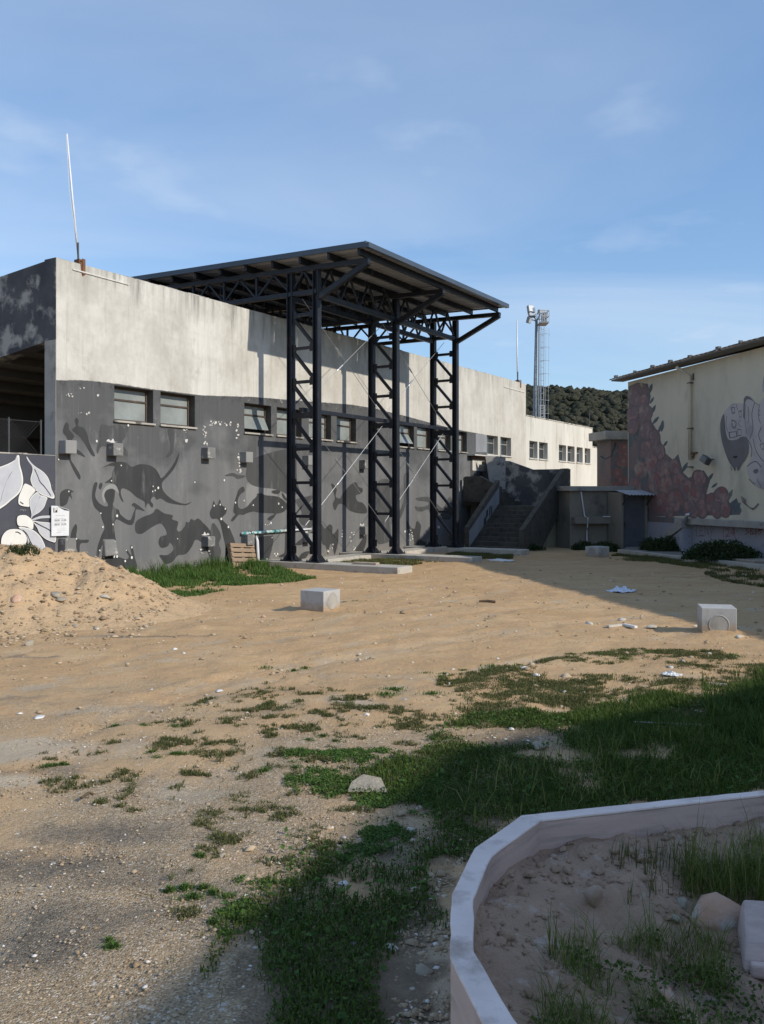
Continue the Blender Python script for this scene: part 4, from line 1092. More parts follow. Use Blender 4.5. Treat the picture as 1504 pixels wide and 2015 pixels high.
# purlins
for a_ in np.arange(AF - 0.22, AB, -0.82):
    MB().box(RS0 + 0.05, RS1 - 0.05, -a_ - 0.035, -a_ + 0.035, rz_(a_) - 0.228, rz_(a_) - 0.085).build('purlin', 'steel_blue', cn)
# roof panels, trapezoid ribs running out from the wall
npan = 8
pw = (RS1 - RS0) / npan
for k in range(npan):
    x0 = RS0 + k * pw
    pts = []
    nr = 4
    rw = (pw - 0.012) / nr
    for j in range(nr):
        o_ = x0 + j * rw
        pts += [(o_, 0.0), (o_ + rw * 0.55, 0.0), (o_ + rw * 0.66, 0.04), (o_ + rw * 0.89, 0.04)]
    pts.append((x0 + pw - 0.012, 0.0))
    m_ = MB(); vs = []
    for a_ in (AF, AB):
        for dz in (0.0, 0.008):
            for x, z in pts:
                vs.append((x, -a_, rz_(a_) - 0.085 + z + dz))
    n_ = len(pts); fs = []
    for i in range(n_ - 1):
        fs.append((i, i + 1, 2 * n_ + i + 1, 2 * n_ + i))
        fs.append((n_ + i + 1, n_ + i, 3 * n_ + i, 3 * n_ + i + 1))
        fs.append((n_ + i, n_ + i + 1, i + 1, i))
        fs.append((2 * n_ + i, 2 * n_ + i + 1, 3 * n_ + i + 1, 3 * n_ + i))
    m_.add(vs, fs).build('roof_panel', 'roof_sheet', cn)
# fascias and gutter
MB().prism_x([(-AF - 0.11, rz_(AF) - 0.12), (-AF - 0.002, rz_(AF) - 0.12), (-AF - 0.002, rz_(AF) + 0.03), (-AF - 0.02, rz_(AF) + 0.03), (-AF - 0.02, rz_(AF) - 0.02), (-AF - 0.11, rz_(AF) - 0.01)], RS0 - 0.05, RS1 + 0.05).build('gutter', 'steel_edge', cn)
for x0, x1 in ((RS0 - 0.04, RS0 - 0.002), (RS1 + 0.002, RS1 + 0.04)):
    MB().add([(x, y, z) for x in (x0, x1) for (y, z) in ((-AF, rz_(AF) - 0.10), (-AF, rz_(AF) + 0.02), (-AB, rz_(AB) + 0.02), (-AB, rz_(AB) - 0.10))], [(0, 1, 2, 3), (7, 6, 5, 4), (0, 4, 5, 1), (1, 5, 6, 2), (2, 6, 7, 3), (3, 7, 4, 0)]).build('verge_trim', 'steel_edge', cn)
# bracing rods with turnbuckles
for i in (0, 1):
    sA, sB = TS[i], TS[i + 1]
    for z0, z1 in ((0.95, 3.62), (3.85, 6.32)):
        for k, (p, q) in enumerate((((sA, -1.25, z0), (sB, -1.25, z1)), ((sA, -1.21, z1), (sB, -1.21, z0)))):
            p, q = Vector(p), Vector(q)
            rd = MB().tube([p, q], 0.0065, 6).build('bracing_rod', 'galvanised', cn)
            mid = p.lerp(q, 0.42); d_ = (q - p).normalized()
            MB().tube([mid - d_ * 0.18, mid - d_ * 0.12, mid + d_ * 0.12, mid + d_ * 0.18], [0.012, 0.024, 0.024, 0.012], 8).build('turnbuckle', 'galvanised', rd)

# ================================================================== OUTSIDE STAIRS
st = thing('concrete_staircase', 'dirty concrete outdoor staircase with solid parapets beside the grandstand', 'staircase', (*G.o, 0), G.rz)
A0, A1, SB, ST, ZL = 1.55, 3.12, 8.15, 10.40, 1.36
ns = 10
for k in range(ns):
    x0 = SB + (ST - SB) * k / ns
    MB().box(x0, x0 + (ST - SB) / ns + 0.03, -A1, -A0, -0.1 if k == 0 else ZL * k / ns - 0.16, ZL * (k + 1) / ns - 0.002 * (k % 2)).build('step', 'dark_concrete', st, bevel=0.008)
MB().box(ST + 0.032, 12.0, -A1, -A0, ZL - 0.2, ZL - 0.004).build('landing', 'dark_concrete', st)
# left parapet (whitewashed inner face)
MB().prism([(SB - 0.1, -0.1), (SB - 0.1, 0.72), (ST - 0.08, ZL + 0.85), (ST - 0.08, ZL - 0.35), (SB + 0.9, -0.1)], -A0 + 0.002, -A0 + 0.15).build('parapet', 'dark_concrete', st, label='left parapet with a whitewashed inner face')
MB().prism([(SB - 0.08, 0.10), (SB - 0.08, 0.60), (ST - 0.1, ZL + 0.62), (ST - 0.1, ZL + 0.10)], -A0 - 0.006, -A0 - 0.002).build('whitewash', 'grey_patch', st)
for j, (u0, u1, w0, w1) in enumerate([(0.42, 0.5, 0.1, 0.5), (0.5, 0.56, 0.35, 0.75), (0.6, 0.64, 0.2, 0.75), (0.66, 0.70, 0.15, 0.6)]):
    x0, x1 = SB + (ST - SB) * u0, SB + (ST - SB) * u1
    zb = lambda x: 0.10 + (x - SB) / (ST - SB) * ZL
    MB().flat([(x0, zb(x0) + w0 * 0.5), (x1, zb(x1) + w0 * 0.5), (x1 + 0.03, zb(x1) + w1 * 0.55), (x0 + 0.02, zb(x0) + w1 * 0.55)], -A0 - 0.008).build('paint_tag', 'mural_ink', st)
# right parapet
MB().prism([(SB + 0.12, -0.1), (SB + 0.12, 0.66), (SB + 0.24, 0.72), (11.75, 2.60), (12.13, 2.62), (12.13, 1.02), (11.2, 1.02), (SB + 1.35, -0.1)], -A1 - 0.16, -A1 - 0.002).build('parapet', 'dark_concrete', st, label='right parapet sloping up to the landing')
# back parapet stepping up to the doorway
MB().prism_x([(-A1 - 0.16, 0.9), (-A1 - 0.16, 2.60), (-1.95, 2.60), (-1.05, 2.92), (-0.01, 2.92), (-0.01, 0.9)], 12.135, 12.30).build('parapet', 'black_mould_wall', st, label='back parapet stepping up to the doorway')
# second short flight up to the door
for k in range(4):
    MB().box(ST + 0.3, 12.13, -A0 + 0.002 + k * 0.24, -A0 + 0.002 + (k + 1) * 0.24 + 0.02, ZL - 0.15, ZL + 0.145 * (k + 1)).build('step', 'dark_concrete', st)
MB().box(ST + 0.3, 12.13, -A0 + 1.0, -0.003, ZL, ZL + 0.58).build('door_platform', 'dark_concrete', st)
MB().prism_x([(-0.12, 1.50), (-0.12, 2.30), (-0.2, 2.35), (-0.75, 2.35), (-1.5, 1.98), (-1.5, 1.55), (-1.0, 1.45)], ST + 0.10, ST + 0.25).build('parapet', 'dark_concrete', st, label='front parapet of the door platform')
MB().box(ST + 0.9, ST + 1.05, -A0 + 0.16, -0.01, -0.1, ZL - 0.002).build('under_wall', 'annex_wall', st)
MB().box(ST + 0.2, 11.95, -A1 - 0.004, -A1 + 0.14, -0.1, 1.015).build('under_wall', 'cream_wall', st)
MB().box(11.955, 12.30, -A1 - 0.16, -A1 - 0.003, -0.1, 1.015).build('corner_pier', 'dark_concrete', st)
# loose painted board leaning on the back parapet
p = G.hit(978, 918, -0.45)
tag(MB().prism([(-0.26, 0.0), (0.28, -0.02), (0.26, 1.12), (-0.46, 1.16)], -0.012, 0.012).build('leaning_board', 'board_panel', None), 'grey painted board propped upright beside the upper doorway', 'board')
o_ = bpy.data.objects['leaning_board']; o_.location = G.world(12.0, -0.72, ZL + 0.58); o_.rotation_euler = (R(4), 0, G.rz - R(55))

# ================================================================== MURAL HALL on the right
hl = thing('mural_hall', 'cream hall with painted roses and a grey bearded head on its wall', 'hall', (*H.o, 0), H.rz)
U0, U1 = H.hit(1236, 900)[0], 23.0
HZ_, EZ = 5.42, 5.50
LEDZ = 1.05
MB().box(U0, U1, 0.0, 0.3, LEDZ, HZ_).build('wall', 'hall_wall', hl)
MB().box(U0, U1, -0.05, 0.3, -0.2, LEDZ - 0.17).build('base_wall', 'hall_base', hl)
MB().box(H.hit(1345, 1020)[0], U1, -0.30, -0.001, LEDZ - 0.168, LEDZ).build('ledge', 'raw_concrete', hl, bevel=0.01)
MB().box(U0, H.hit(1345, 1020)[0] - 0.003, -0.02, -0.001, LEDZ - 0.168, LEDZ).build('wall_band', 'rose_ground', hl)
MB().box(U0, U0 + 0.3, 0.3, 11.7, -0.2, HZ_).build('gable_wall', 'hall_wall', hl)
MB().box(U1 - 0.3, U1, 0.3, 11.7, -0.2, HZ_).build('gable_wall', 'hall_wall', hl)
MB().box(U0, U1, 11.7, 12.0, -0.2, HZ_).build('back_wall', 'hall_wall', hl)
for u_ in (U0 + 0.02, U1 - 0.28):
    MB().prism_x([(0.0, HZ_), (12.0, HZ_), (6.0, HZ_ + 1.45)], u_, u_ + 0.26).build('gable', 'hall_wall', hl)
OV = 0.42
MB().prism_x([(-OV, EZ - 0.02), (-OV, EZ + 0.02), (6.0, EZ + 1.62), (6.0, EZ + 1.5), (0.0, EZ - 0.03)], U0 - 0.35, U1 + 0.4).build('roof_slope', 'eave', hl)
MB().prism_x([(12.0 + OV, EZ - 0.06), (12.0 + OV, EZ + 0.02), (6.003, EZ + 1.62), (6.003, EZ + 1.5), (12.0, EZ - 0.06)], U0 - 0.35, U1 + 0.4).build('roof_slope', 'eave', hl)
# roof tiles: barrel rows at the eave, each row a tile course
tile_v = MB()
x = U0 - 0.33
tm = MB()
nseg = 5
for i in range(nseg + 1):
    a = math.pi * i / nseg
    tm.v += [(-0.085 * math.cos(a), 0.0, 0.038 * math.sin(a)), (-0.085 * math.cos(a), 1.6, 0.038 * math.sin(a) + 1.6 * 0.26)]
for i in range(nseg):
    tm.f.append((2 * i, 2 * i + 2, 2 * i + 3, 2 * i + 1))
tm.f.append(tuple(range(0, 2 * nseg + 2, 2)))
tmesh = tm.mesh('roof_tile')
k = 0
while x < U1 and k < 125:
    o_ = obj('roof_tile', tmesh, 'roof_tile', hl)
    o_.location = (x, -OV - 0.05 + random.uniform(-0.012, 0.012), EZ + 0.018 + random.uniform(0, 0.01))
    x += 0.215; k += 1
# tile hooks / clips standing above the eave
x = U0 - 0.2
while x < 8:
    MB().box(x, x + random.uniform(0.05, 0.16), -OV + 0.02, -OV + 0.12, EZ + 0.06, EZ + random.uniform(0.10, 0.16)).build('ridge_clip', 'dark_metal', hl)
    x += random.uniform(0.7, 1.5)
# pipes
def hp(px, py, y=-0.09):
    u, z = H.hit(px, py, y); return (u, y, z)
MB().tube([(hp(1349, 720)[0], -0.38, 5.40), (hp(1350, 722)[0], -0.30, 5.33), (hp(1357, 735)[0], -0.08, 5.12), (hp(1357, 735)[0], -0.08, H.hit(1357, 905)[1])], 0.05, 8).build('downpipe', 'hall_wall', hl, smooth=True)
u_ = hp(1357, 735)[0]
for z_ in (4.9, 3.6, 2.5):
    MB().box(u_ - 0.07, u_ + 0.07, -0.135, -0.002, z_, z_ + 0.03).build('pipe_clip', 'dark_metal', hl)
MB().tube([hp(1358, 1012, -0.34), hp(1352, 1014, -0.36), hp(1349, 1024, -0.38), hp(1351, 1036, -0.2), (hp(1351, 1036, -0.2)[0], -0.12, 0.12)], 0.055, 8).build('downpipe', 'galvanised', hl, smooth=True)
MB().tube([hp(1262, 752, -0.36), hp(1262, 757, -0.36), hp(1266, 762, -0.1)], 0.04, 8).build('downpipe', 'hall_wall', hl, smooth=True)
MB().tube([hp(1364, 735, -0.03), hp(1364, 748, -0.03)], 0.02, 5).build('wall_bracket', 'dark_metal', hl)
u_, z_ = H.hit(1389, 905, -0.25)
fl = MB().box(-0.155, 0.155, -0.08, 0.08, -0.10, 0.10).build('wall_floodlight', 'dark_metal', hl, bevel=0.02)
fl.location = (u_, -0.25, z_); fl.rotation_euler = (R(-18), R(24), R(0))
MB().box(-0.13, 0.13, -0.088, -0.082, -0.08, 0.08).build('glass', 'dark_glass', fl)
MB().bar((u_, -0.25, z_), (u_ - 0.02, -0.0, z_ + 0.02), 0.03).build('bracket_arm', 'rust', hl)
MB().box(H.hit(1361, 892)[0], H.hit(1374, 890)[0], -0.05, -0.002, H.hit(1361, 893)[1], H.hit(1361, 890.5)[1]).build('wall_bracket', 'rust', hl)
MB().bar((H.hit(1368, 893)[0], -0.04, H.hit(1368, 893)[1]), (H.hit(1366, 902)[0], -0.04, H.hit(1366, 902)[1]), 0.04).build('wall_bracket', 'rust', hl)
# sloping ramp cheek in front of the roses
a_, b_ = H.hit(1347, 1020, -0.3), H.hit(1277, 1080, -0.3)
MB().prism([(a_[0], a_[1] - 0.02), (b_[0], b_[1]), (b_[0] + 0.25, b_[1] - 0.05), (a_[0], a_[1] - 0.27)], -0.40, -0.055).build('ramp_cheek', 'raw_concrete', hl)
MB().prism([(a_[0] - 0.003, a_[1] - 0.28), (b_[0] + 0.27, -0.1), (a_[0] - 0.003, -0.1)], -0.36, -0.056).build('ramp_side', 'hall_base', hl)

# rose mural
layer[0] = 0.001
def hpoly(pts, mat, name='mural_rose', par=hl, n=3):
    layer[0] += 0.00003
    pts = cr(pts, n) if n else pts
    return MB().flat([H.hit(*p) for p in pts], -layer[0]).build(name, mat, par)
bgp = [(1237, 760), (1255, 753), (1275, 755), (1281, 780), (1277, 800), (1283, 830), (1295, 850), (1303, 875), (1310, 892), (1325, 905), (1335, 893), (1345, 930), (1355, 940), (1370, 935), (1385, 925), (1398, 945), (1390, 972), (1410, 975), (1425, 963), (1436, 990), (1450, 980), (1460, 1005), (1456, 1013), (1420, 1014), (1300, 1016), (1237, 1018)]
bgo = hpoly(bgp, 'rose_ground', 'mural_ground', n=0)
rnd = random.Random(3)
def ell(cx, cy, rx, ry, a0=0, j=0.08, n=9):
    return [(cx + rx * (1 + rnd.uniform(-j, j)) * math.cos(t + a0), cy + ry * (1 + rnd.uniform(-j, j)) * math.sin(t + a0)) for t in np.linspace(0, 2 * math.pi, n + 1)[:-1]]
def rose(cx, cy, r, par=hl, hit=None, tones=('rose_red', 'rose_pink', 'rose_mauve')):
    ratio = 0.72
    ro = hpoly(ell(cx, cy, r * ratio * 1.08, r * 1.08), 'rose_line')
    for k in range(5):
        a = k * 2 * math.pi / 5 + rnd.uniform(-0.3, 0.3)
        px, py = cx + 0.5 * r * ratio * math.cos(a), cy + 0.5 * r * math.sin(a)
        hpoly(ell(px, py, r * 0.50 * ratio, r * 0.52), 'rose_line', 'petal_line', ro)
        hpoly(ell(px, py, r * 0.42 * ratio, r * 0.44), rnd.choice(tones), 'petal', ro)
    hpoly(ell(cx, cy - r * 0.1, r * 0.34 * ratio, r * 0.36), 'rose_line', 'petal_line', ro)
    hpoly(ell(cx, cy - r * 0.1, r * 0.27 * ratio, r * 0.29), rnd.choice(tones), 'petal', ro)
def blade(x, y, l, a, mat='rose_teal'):
    dx, dy = math.cos(a) * l * 0.72, math.sin(a) * l
    nx, ny = -dy * 0.16, dx * 0.16
    hpoly([(x, y), (x + dx * 0.5 + nx, y + dy * 0.5 + ny), (x + dx, y + dy), (x + dx * 0.5 - nx, y + dy * 0.5 - ny)], mat, 'mural_leaf')
for (x, y, l, a) in [(1278, 775, 22, -1.2), (1279, 795, 18, -0.9), (1282, 815, 22, -1.0), (1284, 835, 24, -0.7), (1296, 852, 20, -1.1), (1302, 850, 24, -1.4), (1305, 880, 18, -0.8), (1330, 930, 30, -1.3), (1342, 930, 26, -0.9), (1392, 948, 24, -0.8), (1400, 960, 20, -0.5), (1432, 985, 26, -1.0), (1436, 1000, 24, -0.7), (1440, 1008, 26, -1.2), (1445, 1010, 28, -0.9), (1452, 1010, 20, -1.4), (1398, 1000, 26, -1.2), (1260, 900, 40, -1.4), (1252, 870, 40, -1.6), (1255, 940, 44, -1.5), (1268, 830, 30, -1.9), (1245, 850, 36, -1.5), (1248, 990, 44, -1.4), (1275, 960, 36, -1.8)]:
    blade(x, y, l, a)
for (x, y, r) in [(1248, 782, 17), (1266, 790, 15), (1262, 818, 17), (1276, 812, 13), (1272, 848, 19), (1288, 862, 16), (1296, 890, 18), (1272, 885, 19), (1284, 915, 21), (1262, 925, 17), (1306, 925, 22), (1328, 918, 15), (1312, 958, 22), (1336, 950, 19), (1288, 950, 19), (1352, 965, 22), (1330, 985, 22), (1376, 945, 20), (1374, 975, 21), (1300, 990, 23), (1358, 998, 17), (1382, 1000, 19), (1366, 1008, 12), (1402, 990, 19), (1420, 978, 20), (1412, 1003, 16), (1428, 1003, 15), (1274, 985, 17), (1250, 960, 18), (1252, 1002, 15), (1318, 1008, 13), (1246, 815, 16), (1246, 740 + 100, 15)]:
    rose(x, y, r, tones=('rose_red', 'rose_pink', 'rose_mauve') if y > 900 else ('rose_mauve', 'rose_mauve', 'rose_pink'))
# bearded head painted in greys
F5, KF = (1330, 720), 5.304
def face(pts, mat, name='mural_head', n=3):
    return hpoly([(F5[0] + x / KF, F5[1] + y / KF) for x, y in pts], mat, name, n=n)
face([(590, 400), (640, 390), (720, 390), (730, 340), (780, 320), (830, 380), (880, 400), (923, 330), (1100, 250), (1500, 200), (1500, 1300), (1100, 1300), (920, 1280), (830, 1240), (760, 1130), (750, 1050), (800, 950), (780, 900), (750, 860), (740, 940), (700, 1010), (650, 1060), (600, 1060), (560, 1000), (520, 900), (485, 780), (465, 680), (475, 560), (520, 470)], 'face_grey')
face([(470, 640), (480, 560), (510, 500), (520, 600), (530, 700), (560, 770), (640, 770), (690, 740), (750, 750), (770, 850), (740, 960), (690, 1030), (655, 1095), (640, 1050), (620, 1095), (600, 1060), (560, 1000), (520, 900), (485, 780)], 'face_dark')
face([(720, 340), (770, 320), (830, 380), (880, 410), (850, 400), (800, 360), (750, 350), (728, 400), (725, 540), (715, 540)], 'face_dark')
face([(905, 250), (930, 90), (950, 80), (940, 260)], 'face_grey')
for q in ([(580, 430), (625, 430), (615, 500), (590, 490)], [(585, 560), (625, 570), (630, 640), (600, 650)], [(555, 690), (645, 680), (650, 740), (565, 760)], [(650, 660), (690, 660), (690, 730), (655, 735)], [(870, 460), (885, 460), (885, 520), (872, 520)], [(880, 820), (923, 800), (923, 880), (900, 870)], [(770, 1060), (870, 1060), (880, 1150), (800, 1130)], [(660, 470), (690, 470), (690, 540), (670, 540)]):
    face(q, 'face_dark', 'mural_stroke', 0)
    c = np.mean(q, 0)
    face([tuple(c + (np.array(p) - c) * 0.7) for p in q], 'face_grey', 'mural_stroke', 0)
face([(605, 945), (648, 940), (640, 960), (612, 962)], 'mural_ink', 'mural_stroke')
face([(800, 980), (850, 970), (900, 1060), (930, 1280), (830, 1240), (760, 1130), (750, 1050)], 'face_grey', 'mural_stroke')
face([(815, 1090), (860, 1075), (865, 1110), (830, 1125)], 'face_dark', 'mural_stroke')
face([(690, 1360), (740, 1400), (735, 1430), (790, 1480), (830, 1470), (860, 1435), (870, 1445), (830, 1490), (800, 1500), (745, 1460), (700, 1420)], 'rose_line', 'mural_stroke')
for w_, q in [(0.035, [(720, 340), (712, 540)]), (0.02, [(735, 400), (728, 560), (745, 700)]), (0.03, [(830, 380), (800, 500), (812, 650), (780, 760)]), (0.025, [(880, 400), (868, 520), (890, 600)]), (0.018, [(590, 440), (600, 500), (630, 480)]), (0.018, [(600, 560), (588, 620), (620, 660), (640, 600), (620, 570)]), (0.018, [(660, 480), (700, 462)]), (0.03, [(760, 770), (800, 860), (790, 950)]), (0.025, [(812, 760), (850, 900), (923, 1000)]), (0.03, [(750, 1050), (800, 1010), (850, 1000), (900, 1060)]), (0.025, [(770, 1180), (830, 1240)]), (0.02, [(850, 1180), (900, 1270)]), (0.02, [(540, 520), (530, 600), (545, 680)]), (0.02, [(640, 400), (650, 460)]), (0.018, [(690, 560), (660, 600), (690, 640)]), (0.03, [(900, 640), (870, 720), (900, 800)]), (0.02, [(760, 420), (770, 520), (760, 600)]), (0.025, [(580, 1050), (590, 1090)]), (0.025, [(620, 1060), (622, 1100)]), (0.025, [(655, 1050), (650, 1090)])]:
    P = [H.hit(F5[0] + x / KF, F5[1] + y / KF) for x, y in cr(q, 3, False)]
    m_ = MB()
    for (x0, z0), (x1, z1) in zip(P[:-1], P[1:]):
        l = math.hypot(x1 - x0, z1 - z0) + 1e-6
        nx, nz = -(z1 - z0) / l * w_ / 2, (x1 - x0) / l * w_ / 2
        layer[0] += 0.00002
        m_.flat([(x0 + nx, z0 + nz), (x1 + nx, z1 + nz), (x1 - nx, z1 - nz), (x0 - nx, z0 - nz)], -layer[0])
    m_.build('mural_stroke', 'face_dark', hl)
# sprayed words on the base wall
def stroke(pts, mat, w=0.022):
    layer[0] += 0.0002
    P = [H.hit(F5[0] + x / KF, F5[1] + y / KF, -0.05) for x, y in pts]
    m_ = MB()
    for (x0, z0), (x1, z1) in zip(P[:-1], P[1:]):
        dx, dz = x1 - x0, z1 - z0
        l = math.hypot(dx, dz) + 1e-6
        ex, ez = dx / l * w * 0.4, dz / l * w * 0.4
        nx, nz = -dz / l * w / 2, dx / l * w / 2
        layer[0] += 0.00005
        m_.flat([(x0 - ex + nx, z0 - ez + nz), (x1 + ex + nx, z1 + ez + nz), (x1 + ex - nx, z1 + ez - nz), (x0 - ex - nx, z0 - ez - nz)], -0.05 - layer[0])
    return m_.build('sprayed_letter', mat, hl)
layer[0] = 0.001
for q in ([(185, 1665), (240, 1665)], [(215, 1665), (220, 1770)], [(250, 1680), (255, 1770), (290, 1765)], [(250, 1720), (280, 1715)], [(250, 1680), (285, 1675)], [(305, 1675), (308, 1770)], [(335, 1700), (340, 1765)], [(360, 1700), (375, 1740), (400, 1690)], [(375, 1740), (365, 1790)], [(210, 1775), (300, 1775)]):
    stroke(q, 'violet_spray', 0.018)
stroke([(500, 1800), (495, 1730), (510, 1680), (545, 1655), (590, 1670), (615, 1720), (620, 1790), (655, 1840)], 'red_spray', 0.018)
for q in ([(520, 1715), (540, 1700), (560, 1715), (550, 1750), (520, 1780), (570, 1775)], [(605, 1770), (605, 1700), (575, 1745), (615, 1745)], [(720, 1690), (760, 1685), (735, 1715), (765, 1735), (725, 1760)], [(780, 1700), (810, 1690), (790, 1725), (815, 1755), (780, 1760), (785, 1700)], [(830, 1695), (830, 1755), (845, 1755), (845, 1695)], [(860, 1700), (880, 1700), (860, 1730), (900, 1700), (880, 1760)]):
    stroke(q, 'red_spray', 0.02)

# ------------------------------------------------------------------ annex, door box, rose cabin
an = thing('low_annex', 'low flat-roofed grey annex between the staircase and the mural hall', 'annex', (*H.o, 0), H.rz)
UA = -3.2
def hv(px, u):
    """distance v (out of the hall wall) of image column px on the cross plane u"""
    return Frame(*H.world(u, 0)[:2], H.n[0], H.n[1]).hit(px, 900)[0]
vA0, vA1 = hv(1122, UA), hv(1222, UA)
MB().box(UA - 1.4, UA, vA0, vA1, -0.2, 1.84).build('wall', 'annex_wall', an)
MB().box(UA - 1.45, UA + 0.12, vA0 - 0.1, hv(1262, UA), 1.843, 2.0).build('roof_slab', 'raw_concrete', an, bevel=0.012)
MB().box(UA + 0.002, UA + 0.28, vA0 + 0.05, hv(1210, UA), 0.80, 1.02).build('ledge', 'annex_wall', an, bevel=0.01)
MB().bar((UA + 0.285, hv(1179, UA), 1.03), (UA + 0.285, hv(1207, UA), 1.03), 0.03).build('pipe', 'white_metal', an)
v_ = hv(1148, UA)
MB().tube([(UA + 0.05, v_ - 0.10, 1.83), (UA + 0.06, v_ + 0.02, 1.04), (UA + 0.31, v_ + 0.02, 0.99), (UA + 0.31, v_, 0.70), (UA + 0.06, v_ + 0.1, 0.58), (UA + 0.06, v_ + 0.1, 0.1)], 0.022, 7).build('downpipe', 'white_metal', an)
db = thing('door_shed', 'small door shed with corrugated tin awning against the hall', 'shed', (*H.o, 0), H.rz)
US = -2.15
w0, w1 = hv(1223, US), -0.055
MB().box(UA + 0.13, US, w0, w0 + 0.07, -0.2, 1.72).build('jamb', 'annex_wall', db)
MB().box(UA + 0.13, US, w1 - 0.07, w1, -0.2, 1.72).build('jamb', 'annex_wall', db)
MB().box(UA + 0.13, US, w0, w1, 1.722, 1.80).build('lintel', 'annex_wall', db)
dd = MB().box(US - 0.10, US - 0.06, w0 + 0.072, w1 - 0.072, 0.0, 1.72).build('door', 'dark_door', db)
MB().box(US - 0.058, US - 0.01, w0 + 0.12, w0 + 0.15, 0.72, 0.86).build('handle', 'dark_metal', dd)
for z_ in (0.25, 0.98):
    MB().box(US - 0.058, US - 0.052, w0 + 0.18, w1 - 0.18, z_, z_ + 0.58).build('door_panel', 'dark_door', dd)
aw = MB(); n_ = 36; vs = []
for i in range(n_ + 1):
    v_ = w0 - 0.02 + i * (w1 - w0 + 0.12) / n_
    z_ = 0.02 * math.sin(i * math.pi / 2 + 0.4)
    for (u_, zz_) in ((US - 0.4, 1.86), (US + 0.45, 1.72)):
        vs.append((u_, v_, zz_ + z_))
aw.add(vs, [(2 * i, 2 * i + 1, 2 * i + 3, 2 * i + 2) for i in range(n_)])
o_ = aw.build('awning_sheet', 'corrugated', db)
sd_ = o_.modifiers.new('thickness', 'SOLIDIFY'); sd_.thickness = 0.006
for v_ in (w0 + 0.03, w1 - 0.04):
    MB().bar((US, v_, 1.40), (US + 0.38, v_, 1.73), 0.025).build('awning_bracket', 'dark_metal', db)

cb = thing('rose_cabin', 'flat-roofed cabin painted with red roses behind the low annex', 'cabin', (*H.o, 0), H.rz)
UC = -6.1
v0, v1 = hv(1202, UC), hv(1240, UC)
MB().box(UC - 1.1, UC, v0, v1, -0.2, 3.70).build('wall', 'rose_ground', cb)
MB().box(UC - 1.2, UC + 0.2, hv(1192, UC + 0.2), v1, 3.702, 4.0).build('roof_slab', 'raw_concrete', cb, bevel=0.015)
rr = random.Random(5)
k_ = 0
for i in range(18):
    vv, zz_ = rr.uniform(v0 + 0.12, v1 - 0.1), rr.uniform(2.0, 3.5)
    r_ = rr.uniform(0.09, 0.17)
    tone = rr.choice(['rose_red', 'rose_red', 'rose_mauve', 'rose_teal'])
    for j, (q, mt) in enumerate(((1.15, 'rose_line'), (1.0, tone), (0.55, 'rose_line'), (0.45, 'rose_pink' if tone == 'rose_red' else tone))):
        k_ += 1
        pts = [(UC + 0.001 + k_ * 0.00004, vv + r_ * q * math.cos(t) * (1 + 0.1 * math.sin(3 * t + i)), zz_ + r_ * q * 1.25 * math.sin(t)) for t in np.linspace(0, 2 * math.pi, 13)[:-1]]
        MB().add(pts, [tuple(range(12))]).build('mural_petal', mt, cb)
MB().tube([(UC + 0.02, v0 + 0.2, 3.6), (UC + 0.03, v0 + 0.05, 3.15), (UC + 0.03, v0 - 0.2, 3.0), (UC, v0 - 0.4, 3.1)], 0.02, 6).build('cable', 'dark_metal', cb)

# railing panels seen past the annex roof
rp = thing('rail_panels', 'pale framed railing panels standing behind the annex roof', 'railing', G.world(19.6, -3.6, 0), G.rz - R(62))
for i, (x0, x1, z1) in enumerate(((-0.05, 1.0, 1.98), (1.05, 2.2, 2.28))):
    MB().box(x0, x1, -0.02, 0.02, 0.0, z1).build('panel', 'pale_render', rp)
    f_ = MB()
    f_.bar((x0, -0.03, z1 + 0.02), (x1, -0.03, z1 + 0.02), 0.05)
    f_.bar((x0, -0.03, -0.0), (x0, -0.03, z1 + 0.04), 0.05)
    f_.build('rail_frame', 'twig', rp)

# ------------------------------------------------------------------ floodlight mast
MY = 42.0
def mw(px, py, dy=0.0):
    return ((px - CX) / FPX * (MY + dy), MY + dy, CAMH - (py - HY) / FPX * (MY + dy))
b0 = mw(1054, 900)
fm = thing('floodlight_mast', 'tall pale floodlight mast with ladder, basket and lamps behind the stand', 'mast', (b0[0], MY, 0))
def ml(px, py, dy=0.0):
    q = mw(px, py, dy); return (q[0] - b0[0], dy, q[2])
MB().tube([(ml(1052.5, 830)[0], 0, -0.1), ml(1053, 800), ml(1056, 632)], [0.10, 0.095, 0.065], 12).build('pole', 'mast_grey', fm, smooth=True)
MB().tube([(ml(1059, 830, -0.2)[0], -0.2, 0.0), ml(1061, 640, -0.2)], 0.035, 6).build('cable_pipe', 'ladder_grey', fm)
ld = MB()
lx0, lx1 = ml(1062.5, 820, -0.25), ml(1069, 820, -0.25)
tz_ = ml(1064, 645)[2]
ld.tube([(lx0[0], -0.25, 0.3), (ml(1065, 640, -0.25)[0], -0.25, tz_)], 0.018, 5)
ld.tube([(lx1[0], -0.25, 0.3), (ml(1071, 640, -0.25)[0], -0.25, tz_)], 0.018, 5)
ldo = ld.build('ladder', 'ladder_grey', fm)
z_ = 0.5
rung = MB()
while z_ < tz_ - 0.1:
    f = (z_ - 0.3) / (tz_ - 0.3)
    xa = lx0[0] + (ml(1065, 640, -0.25)[0] - lx0[0]) * f; xb = lx1[0] + (ml(1071, 640, -0.25)[0] - lx1[0]) * f
    MB().bar((xa, -0.25, z_), (xb, -0.25, z_), 0.018).build('rung', 'ladder_grey', ldo)
    z_ += 0.30
